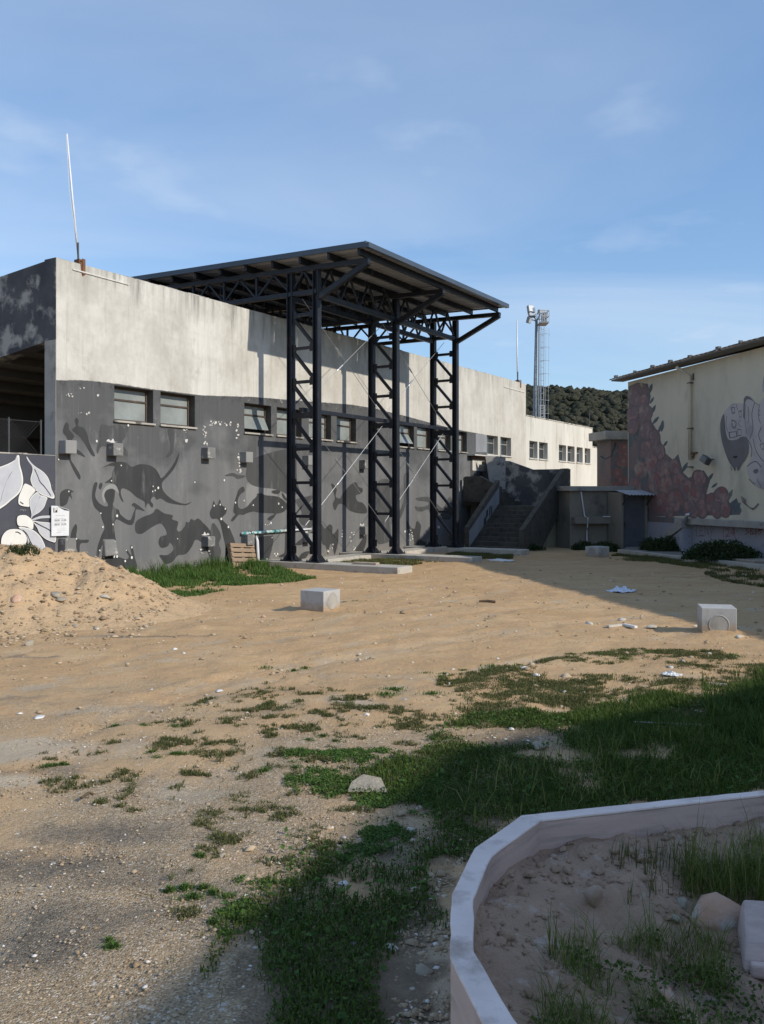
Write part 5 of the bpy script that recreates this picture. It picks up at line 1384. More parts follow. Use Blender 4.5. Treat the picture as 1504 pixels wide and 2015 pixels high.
# safety cage hoops
z_ = 4.9
while z_ < tz_ - 0.15:
    f = (z_ - 0.3) / (tz_ - 0.3)
    xa = lx0[0] + (ml(1065, 640, -0.25)[0] - lx0[0]) * f; xb = lx1[0] + (ml(1071, 640, -0.25)[0] - lx1[0]) * f
    c_ = (xa + xb) / 2 + 0.10
    pts = [(c_ + 0.22 * math.cos(t), -0.25 - 0.30 * max(0, math.sin(t)) - 0.02, z_) for t in np.linspace(0, math.pi, 8)]
    MB().tube(pts, 0.010, 4, False).build('cage_hoop', 'ladder_grey', ldo)
    z_ += 0.62
for q in (0.25, 0.5, 0.75):
    t = q * math.pi
    o_ = 0.10 + 0.22 * math.cos(t)
    MB().bar((ml(1066, 820, -0.25)[0] + o_, -0.27 - 0.30 * math.sin(t), 4.6), (ml(1068, 640, -0.25)[0] + o_, -0.27 - 0.30 * math.sin(t), tz_ - 0.1), 0.012).build('cage_bar', 'ladder_grey', ldo)
gt = MB(); x0, x1 = ml(1063, 815, -0.6)[0], ml(1072, 815, -0.6)[0]
gz0, gz1 = ml(1067, 822)[2], ml(1067, 800)[2]
for x_ in (x0, x1):
    gt.bar((x_, -0.6, gz0 - 0.4), (x_, -0.6, gz1), 0.03)
for k in range(5):
    gt.bar((x0, -0.6, gz0 + (gz1 - gz0) * k / 4), (x1, -0.6, gz0 + (gz1 - gz0) * k / 4), 0.026)
gt.build('ladder_gate', 'ladder_grey', fm)
bk = MB()
bx0, bx1, bz0, bz1 = ml(1057.5, 640)[0], ml(1075, 640)[0], ml(1065, 641)[2], ml(1065, 617)[2]
bk.box(bx0, bx1, -0.75, 0.1, bz0, bz0 + 0.05)
bko = bk.build('basket_floor', 'mast_grey', fm)
for x_ in np.linspace(bx0, bx1, 5):
    for y_ in (-0.74, 0.09):
        MB().bar((x_, y_, bz0 + 0.05), (x_, y_, bz1), 0.025).build('basket_bar', 'ladder_grey', bko)
for z_ in (bz0 + 0.32, bz1):
    m_ = MB()
    for y_ in (-0.74, 0.09):
        m_.bar((bx0, y_, z_), (bx1, y_, z_), 0.03)
    for x_ in (bx0, bx1):
        m_.bar((x_, -0.74, z_ + 0.002), (x_, 0.09, z_ + 0.002), 0.03)
    m_.build('basket_rail', 'ladder_grey', bko)
MB().box(bx0 + 0.18, bx1 - 0.04, -0.5, -0.1, bz0 + 0.1, bz1 - 0.12).build('ballast_box', 'mast_grey', fm)
arm = MB()
arm.bar(ml(1056, 632), ml(1046, 612), 0.06); arm.bar(ml(1056, 632), ml(1043, 628), 0.05); arm.bar(ml(1056, 634), ml(1064, 614), 0.05)
arm.build('lamp_arm', 'mast_grey', fm)
for (px, py, w_, h_, rx, rz2) in ((1044.5, 608, 0.15, 0.17, -15, 20), (1047, 618, 0.17, 0.15, -25, 10), (1041.5, 630, 0.09, 0.15, 20, 40), (1049, 611, 0.10, 0.12, -10, -20), (1065, 613, 0.14, 0.08, 10, 25), (1073, 617, 0.12, 0.06, 10, -20)):
    hd = MB().box(-w_, w_, -0.07, 0.10, -h_, h_).build('lamp_head', 'mast_grey', fm, bevel=0.02)
    hd.location = ml(px, py, -0.1); hd.rotation_euler = (R(rx), 0, R(rz2))
    MB().box(-w_ * 0.85, w_ * 0.85, -0.078, -0.071, -h_ * 0.85, h_ * 0.85).build('lens', 'lamp_glass', hd)

# ------------------------------------------------------------------ kerb, pavement along the hall
p0, p1 = gnd(1215, 1082, 0.1), gnd(1504, 1113, 0.1)
KB = Frame(p0[0], p0[1], p1[0] - p0[0], p1[1] - p0[1])
kt = thing('kerb', 'worn pale concrete kerb along the pavement of the mural hall', 'kerb', (*KB.o, 0), KB.rz)
L_ = 16.0
x = 0.0
i = 0
while x < L_:
    MB().box(x + 0.006, x + 0.994, 0.0, 0.16, -0.1, 0.115 + random.uniform(-0.008, 0.008)).build('kerbstone', 'kerb_concrete', kt, bevel=0.012)
    x += 1.0; i += 1
c0, c1 = KB.world(0, 0.165), KB.world(L_, 0.165)
e0, e1 = H.world(23, 0.1), H.world(-3.5, 0.1)
m_ = MB(); q = [(*c0[:2], 0.10), (*c1[:2], 0.10), (*e0[:2], 0.10), (*e1[:2], 0.10)]
m_.add(q, [(0, 1, 2, 3)])
tag(m_.build('pavement', 'pavement', None), 'worn grey pavement between the kerb and the mural hall', 'pavement', kind='structure')
t_ = tag(MB().box(-0.45, 0.45, -0.4, 0.4, 0, 0.05).build('manhole_slab', 'fresh_concrete', None, bevel=0.01), 'pale square cover slab on the pavement near the bush', 'slab')
q = gnd(1490, 1105, 0.1); t_.location = (q[0], q[1], 0.101); t_.rotation_euler = (0, 0, H.rz)

# ------------------------------------------------------------------ neighbouring block, outside the frame, that shades the planter
SH = Vector((sd.x, sd.y)).normalized() / math.tan(R(SUN_EL))
NB_H = 6.2
def cast(px, py):
    x, y = gnd(px, py); return (x + SH.x * NB_H, y + SH.y * NB_H)
pA, pB, pC = cast(250, 1990), cast(880, 1480), cast(1500, 1352)
ex = Vector((pA[0] - pB[0], pA[1] - pB[1])).normalized(); ey = Vector((pC[0] - pB[0], pC[1] - pB[1])).normalized()
fp = [(pB[0] + ex.x * 9, pB[1] + ex.y * 9), pB, (pB[0] + ey.x * 4.2, pB[1] + ey.y * 4.2), (pB[0] + ey.x * 4.2 + 5, pB[1] + ey.y * 4.2 - 9), (pB[0] + 8, pB[1] - 10)]
nb = thing('neighbour_block', 'plain plastered block outside the frame that shades the planter', 'building', (0, 0, 0))
m_ = MB(); n_ = len(fp)
m_.add([(x, y, -0.1) for x, y in fp] + [(x, y, NB_H - 0.2) for x, y in fp], [tuple(range(n_))] + [(i, i + n_, (i + 1) % n_ + n_, (i + 1) % n_) for i in range(n_)])
w_ = m_.build('wall', 'pale_render', nb); fix_normals(w_.data)
m_ = MB()
m_.add([(x, y, NB_H - 0.2) for x, y in fp] + [(x, y, NB_H) for x, y in fp], [tuple(range(n_)), tuple(range(n_, 2 * n_))] + [(i, i + n_, (i + 1) % n_ + n_, (i + 1) % n_) for i in range(n_)])
w_ = m_.build('roof_slab', 'raw_concrete', nb); fix_normals(w_.data)

# ================================================================== YARD OBJECTS
# heap of excavated earth
def heap_h(x, y):
    # ridge line of the heap: (x, y, height, radius across)
    pts = [(-8.5, 12.6, 1.55, 2.6), (-6.6, 12.5, 1.32, 2.4), (-5.4, 12.6, 1.10, 2.2), (-4.55, 13.0, 0.86, 2.1), (-4.15, 13.3, 0.68, 1.7), (-3.75, 13.3, 0.36, 1.15), (-3.45, 13.2, 0.10, 0.8)]
    best = np.zeros_like(x)
    for (x0, y0, h0, r0), (x1, y1, h1, r1) in zip(pts[:-1], pts[1:]):
        dx, dy = x1 - x0, y1 - y0
        t = np.clip(((x - x0) * dx + (y - y0) * dy) / (dx * dx + dy * dy), 0, 1)
        d = np.hypot(x - x0 - t * dx, y - y0 - t * dy)
        hh = (h0 + (h1 - h0) * t); rr_ = (r0 + (r1 - r0) * t)
        q = np.clip(1 - d / rr_, 0, 1)
        best = np.maximum(best, hh * (q ** 1.15))
    n = (fbm(x * 1.6, y * 1.6, 4, 31) - 0.5) * 0.50 - np.abs(fbm(x * 4.2, y * 4.2, 3, 37) - 0.5) * 0.34 + 0.05 + (fbm(x * 13, y * 13, 2, 39) - 0.5) * 0.09
    return best + n * np.clip(best * 1.6, 0, 0.7) - 0.035
hxs = np.arange(-11.5, -1.8, 0.05); hys = np.arange(9.4, 16.0, 0.05)
QX, QY = np.meshgrid(hxs, hys)
QZ = heap_h(QX, QY) + gz(QX, QY)
ii = np.arange(QX.size).reshape(QX.shape)
F = np.stack([ii[:-1, :-1], ii[:-1, 1:], ii[1:, 1:], ii[1:, :-1]], -1).reshape(-1, 4)
keep = (QZ - gz(QX, QY) > -0.034)
kf = keep.ravel()[F].any(1)
F = F[kf]
used = np.unique(F); remap = np.full(QX.size, -1); remap[used] = np.arange(len(used))
me = fast_mesh('dirt_heap', np.stack([QX, QY, QZ], -1).reshape(-1, 3)[used], remap[F], True)
tag(obj('dirt_heap', me, 'heap_dirt'), 'heap of excavated sandy earth in front of the leaf mural', 'dirt heap')

def surf(x, y):
    x = np.asarray(x, float); y = np.asarray(y, float)
    g = gz(x, y)
    inh = (x > -11.4) & (x < -1.9) & (y > 9.5) & (y < 15.9)
    return np.where(inh, np.maximum(g, heap_h(x, y) + g), g)

# precast concrete pit boxes
def pit_box(loc, rz, size, hgt, label, sides=((1, 'x'), (-1, 'x'), (1, 'y'), (-1, 'y')), zk=0.46, rk=0.31):
    t_ = thing('pit_box', label, 'concrete box', loc, rz, 'precast concrete pit boxes')
    w = size / 2
    th = 0.04
    bd = MB()
    bd.box(-w, w, -w, w, -0.08, hgt)
    b_ = bd.build('body', 'fresh_concrete', t_, bevel=0.008)
    for sg, ax in sides:
        r_ = size * rk
        zc = hgt * zk
        ring = MB(); n_ = 28
        vs = []
        for k in range(n_):
            a = 2 * math.pi * k / n_
            for rr_, dd_ in ((r_, 0.001), (r_ * 0.94, 0.006), (r_ * 0.90, 0.0015)):
                u_, z_ = rr_ * math.cos(a), zc + rr_ * math.sin(a)
                d_ = w + dd_
                vs.append((sg * d_, u_, z_) if ax == 'x' else (u_, sg * d_, z_))
        fs = []
        for k in range(n_):
            k2 = (k + 1) % n_
            for j in (0, 1):
                fs.append((3 * k + j, 3 * k2 + j, 3 * k2 + j + 1, 3 * k + j + 1))
        ring.add(vs, fs)
        o_ = ring.build('knockout_ring', 'fresh_concrete', t_)
        disc = [((sg * (w + 0.0012), r_ * 0.9 * math.cos(a), zc + r_ * 0.9 * math.sin(a)) if ax == 'x' else (r_ * 0.9 * math.cos(a), sg * (w + 0.0012), zc + r_ * 0.9 * math.sin(a))) for a in np.linspace(0, 2 * math.pi, 25)[:-1]]
        MB().add(disc, [tuple(range(24))]).build('knockout_disc', 'raw_concrete', t_)
    return t_
x, y = gnd(637, 1207)
c_ = Vector((x, y, 0)) + Vector((G.d[0], G.d[1], 0)) * 0.21 + Vector((G.n[0], G.n[1], 0)) * 0.21
pit_box((c_.x, c_.y, float(gz(c_.x, c_.y))), G.rz, 0.42, 0.285, 'grey precast concrete box in the sunny middle of the yard', ((-1, 'y'),))
x, y = gnd(1413, 1248)
pit_box((x + 0.06, y + 0.2, float(gz(x, y)) - 0.01), R(-13), 0.41, 0.285, 'concrete box with a round knockout at the shadow edge, bottom half buried', ((-1, 'y'), (1, 'x')), 0.28, 0.30)
x, y = gnd(1180, 1098)
pit_box((x, y + 0.25, float(gz(x, y))), R(38), 0.46, 0.28, 'small pale concrete box in the shade before the annex')

# pallet leaning on the mural wall
ps = G.hit(465, 1100)[0]
pl = thing('wooden_pallet', 'weathered wooden pallet leaning on the mural wall', 'pallet', G.world(ps + 0.02, -0.26, 0.03), G.rz)
pl.rotation_euler = (R(-14), R(4), G.rz)
for k in range(5):
    z0 = 0.02 + k * 0.115
    s_ = MB().box(-0.42 + random.uniform(-0.012, 0.012), 0.42, -0.016, 0.006, z0, z0 + 0.088).build('slat', 'wood', pl)
for x_ in (-0.37, 0.0, 0.37):
    MB().box(x_ - 0.05, x_ + 0.05, 0.007, 0.09, 0.0, 0.57).build('stringer', 'wood', pl)
for z_ in (0.02, 0.25, 0.47):
    MB().box(-0.42, 0.42, 0.091, 0.11, z_, z_ + 0.09).build('back_slat', 'wood', pl)

a_ = G.hit(507, 1118, -0.08)
t_ = thing('white_stake', 'short white stake standing against the mural wall beside the pallet', 'stake', G.world(a_[0], -0.09, 0), G.rz)
MB().tube([(0.02, 0, -0.1), (0.0, 0.02, 0.62), (-0.004, 0.04, 0.74)], [0.045, 0.04, 0.008], 8).build('stake', 'white_metal', t_, smooth=True)
a_, b_ = G.hit(480, 1050, -0.12), G.hit(574, 1043, -0.12)
t_ = thing('wall_pipe', 'white and teal taped pipe running level along the mural wall', 'pipe', G.world(a_[0], -0.06, 0), G.rz)
MB().tube([(0, 0, a_[1]), (b_[0] - a_[0], 0, a_[1] + 0.015)], 0.035, 8).build('pipe_run', 'teal_pipe', t_, smooth=True)
MB().tube([(b_[0] - a_[0] + 0.002, 0, a_[1] + 0.016), (b_[0] - a_[0] + 0.9, 0, a_[1] + 0.02)], 0.025, 8).build('pipe_run', 'white_metal', t_, smooth=True)
for x_ in (0.3, 1.2):
    MB().box(x_ - 0.012, x_ + 0.012, -0.04, 0.058, a_[1] - 0.045, a_[1] + 0.05).build('pipe_clip', 'dark_metal', t_)

# rocks and rubble
def rock(name, label, cat, mat, loc, scale, rz=0.0, seed=0, group=None, cut=0.35, tilt=(0, 0)):
    r_ = np.random.default_rng(seed)
    v = I2V.copy()
    for _ in range(14):                      # chop with random planes for flat facets
        d = r_.normal(size=3); d /= np.linalg.norm(d)
        k = r_.uniform(0.38, 0.8)
        s_ = v @ d
        v = v - np.outer(np.clip(s_ - k, 0, None), d)
    v = v * (1 + r_.uniform(-0.05, 0.05, (len(v), 1)))
    v = v * np.array(scale)
    me = fast_mesh(name, v, I2F)
    o = obj(name, me, mat)
    o.location = loc
    o.rotation_euler = (R(tilt[0]), R(tilt[1]), rz)
    return tag(o, label, cat, group)
def on(px, py, z=None):
    x, y = gnd(px, py)
    return x, y, float(surf(x, y))
x, y, z = on(720, 1556)
sl = MB().add([(-0.20, -0.10, 0.06), (0.22, -0.12, 0.05), (0.17, 0.14, 0.13), (-0.02, 0.20, 0.16), (-0.15, 0.10, 0.10), (-0.18, -0.07, 0.02), (0.20, -0.09, 0.01), (0.15, 0.14, 0.08), (-0.02, 0.18, 0.10), (-0.14, 0.09, 0.05)], [(0, 1, 2, 3, 4), (9, 8, 7, 6, 5), (0, 5, 6, 1), (1, 6, 7, 2), (2, 7, 8, 3), (3, 8, 9, 4), (4, 9, 5, 0)])
rt = thing('broken_slab', 'broken pale stone slab propped on a chunk among the weeds', 'stone slab', (x, y + 0.03, z - 0.005), R(4))
rt.scale = (0.56, 0.6, 0.44)
sl.build('slab', 'limestone', rt, bevel=0.008)
v_ = I2V * np.array([0.13, 0.10, 0.055]) * (1 + rng.uniform(-0.12, 0.12, (len(I2V), 1)))
o_ = obj('chunk', fast_mesh('chunk', v_, I2F), 'limestone', rt); o_.location = (0.02, 0.02, 0.01)
rub = [(808, 1640, 0.075, 'white_rubble', 'pale stone in the dark soil beside the clover patch'),
       (772, 1868, 0.05, 'white_rubble', 'small round stone on the clover near the planter'),
       (830, 1915, 0.07, 'limestone', 'thin pale shard lying against the planter foot'),
       (435, 1690, 0.045, 'limestone', 'small stone at the edge of the gravel and weeds'),
       (78, 1412, 0.10, 'paper', 'flat white scrap on the gravel near the left edge'),
       (432, 1357, 0.07, 'paper', 'small white scrap in the middle of the sand'),
       (798, 1381, 0.06, 'plastic_bag', 'small pale blue scrap on the open sand'),
       (1160, 1228, 0.11, 'white_rubble', 'white chunk lying left of the broken white pieces'),
       (1222, 1220, 0.11, 'white_rubble', 'square white chip behind the row of white pieces'),
       (1282, 1234, 0.12, 'white_rubble', 'white lump nearest the half buried box'),
       (1320, 1314, 0.07, 'white_rubble', 'white chip on the sparse grass'),
       (1358, 1379, 0.05, 'white_rubble', 'tiny white stone at the edge of the dark grass'),
       (1060, 1474, 0.12, 'limestone', 'low tan stone in the shaded grass'),
       (1455, 1196 + 60, 0.10, 'white_rubble', 'cluster chip right under the half buried box'),
       (150, 1240, 0.10, 'limestone', 'pale stone at the foot of the earth heap'),
       (60, 1270, 0.12, 'limestone', 'grey stone at the lower left foot of the earth heap'),
       (123, 1180, 0.14, 'limestone', 'grey broken stone halfway up the earth heap'),
       (208, 1183, 0.12, 'white_rubble', 'whitish stone on the right flank of the earth heap'),
       (30, 1183, 0.16, 'ochre_stone', 'tan flat stone on the left of the earth heap'),
       (190, 1240, 0.10, 'white_rubble', 'pale stone right below the earth heap'),
       (110, 1225, 0.2, 'limestone', 'large grey slab of rubble low on the earth heap'),
       (1190, 1160, 0.03, 'paper', 'tiny white scrap beside the plastic bag'),
       (520, 1213, 0.07, 'ochre_stone', 'tan clod left of the sunny concrete box'),
       (1345, 1305, 0.08, 'limestone', 'thin pale chip near the sparse grass on the right'),
       (1110, 1360, 0.05, 'white_rubble', 'white pebble at the top of the dark grass')]
for k, (px, py, s_, m_, lb) in enumerate(rub):
    x, y, z = on(px, py)
    if py < 1200 and px < 300:
        # lift onto the heap: march along the view ray
        for Y in np.arange(9.6, 15.5, 0.05):
            X = (px - CX) / FPX * Y; Z = CAMH - (py - HY) / FPX * Y
            if float(surf(X, Y)) >= Z:
                x, y, z = X, Y, float(surf(X, Y)); break
    flat = 0.14 if m_ in ('paper', 'plastic_bag') else 0.5
    rock('rubble_stone' if m_ not in ('paper', 'plastic_bag') else 'litter_scrap', lb, 'stone' if m_ not in ('paper', 'plastic_bag') else 'litter', m_, (x, y, z + s_ * 0.08), (s_ * 0.8, s_ * random.uniform(0.45, 0.65), s_ * flat * 0.8), random.uniform(0, 3), 100 + k, 'loose stones in the yard' if m_ not in ('paper', 'plastic_bag') else 'litter scraps in the yard')
# stone blocks behind the heap at the wall foot
for k, (px, py, s_, lb) in enumerate([(85, 1110, 0.17, 'square tan stone block behind the crest of the earth heap'), (106, 1120, 0.12, 'smaller tan block behind the earth heap at the wall corner')]):
    Y = 14.6; X = (px - CX) / FPX * Y; Z = CAMH - (py - HY) / FPX * Y
    rock('stone_block', lb, 'stone block', 'ochre_stone', (X, Y, Z - 0.02), (s_, s_ * 0.8, s_ * 1.0), R(20), 300 + k, 'stone blocks by the wall')
# white broken strips
for k, (p, q, lb) in enumerate([((1196, 1235), (1222, 1232), 'long white strip of broken trim on the sand'), ((1228, 1231), (1252, 1236), 'short dark and white strip of broken trim on the sand'), ((1246, 1413 + 12), (1380, 1432), 'thin white stick lying in the shaded grass'), ((100, 1150), (110, 1152), 'short white lath in the earth heap'), ((316, 1152), (342, 1151), 'pale plank end in the grass by the mural wall'), ((1395, 1349), (1430, 1352), 'thin pale stick near the right edge of the grass')]):
    x0, y0, z0 = on(*p); x1, y1, z1 = on(*q)
    if k == 3: continue
    o_ = MB().bar((0, 0, 0), (x1 - x0, y1 - y0, z1 - z0 + 0.004), 0.05 if k in (0, 1, 4) else 0.014, 0.03 if k in (0, 1, 4) else 0.012).build('broken_strip', 'white_rubble' if k != 1 else 'paper', None, bevel=0.004)
    o_.location = (x0, y0, z0 + 0.02); tag(o_, lb, 'strip', 'broken strips')
# dark stick on the sand
for (p, q, lb) in [((943, 1186), (975, 1187), 'dark brown stick on the sunny sand'), ((160, 1575), (184, 1568), 'thin dark bent root on the gravel')]:
    x0, y0, z0 = on(*p); x1, y1, z1 = on(*q)
    o_ = MB().tube([(0, 0, 0), ((x1 - x0) * 0.5, (y1 - y0) * 0.5 + 0.03, 0.01), (x1 - x0, y1 - y0, 0)], 0.022 if p[0] > 500 else 0.008, 6).build('stick', 'twig', None)
    o_.location = (x0, y0, z0 + 0.018); tag(o_, lb, 'stick')
# crumpled plastic bag and flattened sheet
def crumple(name, label, cat, mat, px, py, sx, sy, h, seed, rz=0.0):
    n_ = 22
    r_ = np.random.default_rng(seed)
    u = np.linspace(-1, 1, n_)
    U, Vv = np.meshgrid(u, u)
    Z = np.abs(fbm(U * 3.2 + seed, Vv * 3.2, 4, seed) - 0.45) * 2.2 * h * np.clip(1.25 - np.hypot(U, Vv), 0, 1) + 0.004
    rad = 1 + 0.35 * (fbm(np.arctan2(Vv, U) * 1.3, U * 0 + 2, 2, seed) - 0.5)
    X, Y = U * sx * rad, Vv * sy * rad
    i_ = np.arange(n_ * n_).reshape(n_, n_)
    F = np.stack([i_[:-1, :-1], i_[:-1, 1:], i_[1:, 1:], i_[1:, :-1]], -1).reshape(-1, 4)
    msk = (np.hypot(U, Vv) < 1.02).ravel()
    F = F[msk[F].all(1)]
    x, y, z = on(px, py)
    o = obj(name, fast_mesh(name, np.stack([X, Y, Z], -1).reshape(-1, 3), F), mat)
    md = o.modifiers.new('thickness', 'SOLIDIFY'); md.thickness = 0.004
    o.location = (x, y, z + 0.004); o.rotation_euler = (0, 0, rz)
    return tag(o, label, cat)
crumple('plastic_bag', 'crumpled white plastic bag lying in the hall shadow', 'plastic bag', 'plastic_bag', 1222, 1163, 0.26, 0.24, 0.16, 4, 0.3)
crumple('flattened_sheet', 'flattened pale cardboard sheet before the staircase', 'sheet', 'paper', 984, 1103, 0.34, 0.42, 0.08, 9, 0.5)
crumple('paper_scrap', 'small crumpled white paper in the sparse grass on the right', 'paper', 'paper', 1323, 1331, 0.09, 0.08, 0.05, 14, 0.2)

# ------------------------------------------------------------------ planter in the foreground
PZ = 0.42
outer = [gnd(1800, 1529, PZ), gnd(1504, 1560, PZ), gnd(1027, 1610, PZ), gnd(935, 1675, PZ), gnd(890, 1765, PZ), gnd(887, 1890, PZ), gnd(950, 2015, PZ), gnd(1070, 2190, PZ)]
inner = [gnd(1800, 1535, PZ), gnd(1504, 1568.5, PZ), gnd(1063, 1619, PZ), gnd(966, 1690, PZ), gnd(931, 1775, PZ), gnd(931, 1880, PZ), gnd(1010, 2015, PZ), gnd(1135, 2170, PZ)]
outer += [(0.75, 1.18), (2.4, 0.75), (4.2, 1.3), (4.6, 3.0)]
inner += [(0.78, 1.25), (2.4, 0.83), (4.13, 1.36), (4.52, 3.0)]
pt = thing('planter', 'low curved concrete planter wall in the foreground', 'planter', (0, 0, 0))
n_ = len(outer)
m_ = MB()
vs = [(*p, -0.1) for p in outer] + [(*p, PZ) for p in outer] + [(*p, PZ) for p in inner] + [(*p, -0.1) for p in inner]
fs = []
for i in range(n_):
    j = (i + 1) % n_
    for k in range(3):
        fs.append((k * n_ + i, k * n_ + j, (k + 1) * n_ + j, (k + 1) * n_ + i))
m_.add(vs, fs)
w_ = m_.build('planter_wall', 'planter_concrete', pt); fix_normals(w_.data)
m_ = MB()
grow = lambda a, b, k: (b[0] + (a[0] - b[0]) * k, b[1] + (a[1] - b[1]) * k)
def fine(poly, ref):
    out = []
    for i in range(n_):
        a, b = poly[i], poly[(i + 1) % n_]
        L = math.hypot(ref[(i + 1) % n_][0] - ref[i][0], ref[(i + 1) % n_][1] - ref[i][1]); m = max(1, int(L / 0.06))
        out += [(a[0] + (b[0] - a[0]) * k / m, a[1] + (b[1] - a[1]) * k / m) for k in range(m)]
    return out
oc = fine([grow(a, b, 1.03) for a, b in zip(outer, inner)], outer); ic = fine([grow(b, a, 1.03) for a, b in zip(outer, inner)], outer)
jit = random.Random(2)
oc = [(x + jit.uniform(-0.0022, 0.0022), y + jit.uniform(-0.0022, 0.0022)) for x, y in oc]
ic = [(x + jit.uniform(-0.0022, 0.0022), y + jit.uniform(-0.0022, 0.0022)) for x, y in ic]
n_ = len(oc)
vs = [(*p, PZ + 0.001) for p in oc] + [(*p, PZ + 0.012) for p in oc] + [(*p, PZ + 0.012) for p in ic] + [(*p, PZ + 0.001) for p in ic]
fs = []
for i in range(n_):
    j = (i + 1) % n_
    for k in range(4):
        fs.append((k * n_ + i, k * n_ + j, ((k + 1) % 4) * n_ + j, ((k + 1) % 4) * n_ + i))
m_.add(vs, fs)
w_ = m_.build('wall_cap', 'planter_cap', pt, bevel=0.004); fix_normals(w_.data)
n_ = len(outer)
# soil inside, banked against the wall
sx_ = np.arange(0.1, 4.7, 0.03); sy_ = np.arange(0.7, 4.1, 0.03)
SX, SY = np.meshgrid(sx_, sy_)
mid_poly = [((a[0] + b[0]) / 2, (a[1] + b[1]) / 2) for a, b in zip(outer, inner)]
def dist_poly(X, Y, poly):
    d = np.full(X.shape, 9.0)
    for (x0, y0), (x1, y1) in zip(poly, poly[1:] + poly[:1]):
        dx, dy = x1 - x0, y1 - y0
        t = np.clip(((X - x0) * dx + (Y - y0) * dy) / (dx * dx + dy * dy), 0, 1)
        d = np.minimum(d, np.hypot(X - x0 - t * dx, Y - y0 - t * dy))
    return d
def soil_z(X, Y):
    d = dist_poly(X, Y, mid_poly)
    return 0.33 - 0.16 * np.clip((d - 0.1) / 0.7, 0, 1) + (fbm(X * 2.2, Y * 2.2, 3, 41) - 0.5) * 0.12 + (fbm(X * 9, Y * 9, 4, 47) - 0.5) * 0.065 + (fbm(X * 30, Y * 30, 2, 51) - 0.5) * 0.018
SZ = soil_z(SX, SY)
ii = np.arange(SX.size).reshape(SX.shape)
F = np.stack([ii[:-1, :-1], ii[:-1, 1:], ii[1:, 1:], ii[1:, :-1]], -1).reshape(-1, 4)
F = F[inpoly(SX, SY, mid_poly).ravel()[F].all(1)]
used = np.unique(F); remap = np.full(SX.size, -1); remap[used] = np.arange(len(used))
tag(obj('planter_soil', fast_mesh('planter_soil', np.stack([SX, SY, SZ], -1).reshape(-1, 3)[used], remap[F], True), 'planter_dirt'), 'dry cloddy soil banked inside the planter', 'soil', kind='structure')
def on_soil(px, py):
    z = 0.25
    for _ in range(5):
        x, y = gnd(px, py, z); z = float(soil_z(np.array([x]), np.array([y]))[0])
    return x, y, z
x, y, z = on_soil(1420, 1815)
rock('planter_rock', 'rough orange and white rock resting in the planter', 'rock', 'ochre_stone', (x, y, z + 0.035), (0.155, 0.085, 0.075), R(18), 61, 'rocks in the planter')
x, y, z = on_soil(1172, 1795)
rock('broken_brick', 'tilted broken tan brick half sunk in the planter soil', 'brick', 'planter_brick', (x, y, z + 0.025), (0.048, 0.036, 0.058), R(20), 88, tilt=(-14, 18))
for k, (px, py, s_, lb) in enumerate([(1345, 1780, 0.035, 'small grey stone behind the orange planter rock'), (1328, 1808, 0.03, 'small pale stone left of the orange planter rock'), (1310, 1965, 0.045, 'brown stone low in the planter weeds')]):
    x, y, z = on_soil(px, py)
    rock('planter_rock', lb, 'rock', 'limestone' if k < 2 else 'ochre_stone', (x, y, z + s_ * 0.3), (s_, s_ * 0.8, s_ * 0.7), k, 70 + k, 'rocks in the planter')
x, y, z = on_soil(1478, 1900)
bt = thing('broken_block', 'broken pale concrete block at the right edge inside the planter', 'concrete block', (x + 0.10, y + 0.06, z), R(-12))
MB().add([(-0.12, -0.14, 0.0), (0.14, -0.12, 0.0), (0.14, 0.16, 0.0), (-0.09, 0.16, 0.0), (-0.105, -0.10, 0.085), (0.13, -0.11, 0.10), (0.13, 0.15, 0.12), (-0.07, 0.15, 0.115)], [(3, 2, 1, 0), (4, 5, 6, 7), (0, 1, 5, 4), (1, 2, 6, 5), (2, 3, 7, 6), (3, 0, 4, 7)]).build('block_body', 'planter_concrete', bt, bevel=0.012)
MB().box(-0.10, -0.01, -0.165, -0.135, 0.0, 0.045).build('broken_web', 'planter_concrete', bt, bevel=0.008)

# ================================================================== VEGETATION
def blades(name, xyz, hgt, wid, lean, tone, mat, label, cat='grass', curl=0.5):
    n = len(xyz)
    az = rng.uniform(0, 2 * math.pi, n)
    ax, ay = np.cos(az), np.sin(az)
    sx, sy = -ay, ax
    tilt = lean * rng.uniform(0.2, 1.0, n)
    V = np.zeros((n, 5, 3))
    def pt(f, side, k):
        out = tilt * hgt * f ** (1 + curl)
        V[:, k, 0] = xyz[:, 0] + ax * out + sx * side
        V[:, k, 1] = xyz[:, 1] + ay * out + sy * side
        V[:, k, 2] = xyz[:, 2] + hgt * f * np.sqrt(np.clip(1 - (tilt * f * 0.7) ** 2, 0.2, 1))
    pt(0.0, -wid, 0); pt(0.0, wid, 1); pt(0.55, wid * 0.8, 2); pt(0.55, -wid * 0.8, 3); pt(1.0, 0, 4)
    V[:, 0:2, 2] -= 0.008
    b = (np.arange(n) * 5)[:, None]
    F = np.concatenate([b + np.array([0, 1, 2]), b + np.array([0, 2, 3]), b + np.array([3, 2, 4])])
    o = obj(name, fast_mesh(name, V.reshape(-1, 3), F, False, dict(tone=np.repeat(tone, 5))), mat)
    return tag(o, label, cat, kind='stuff')
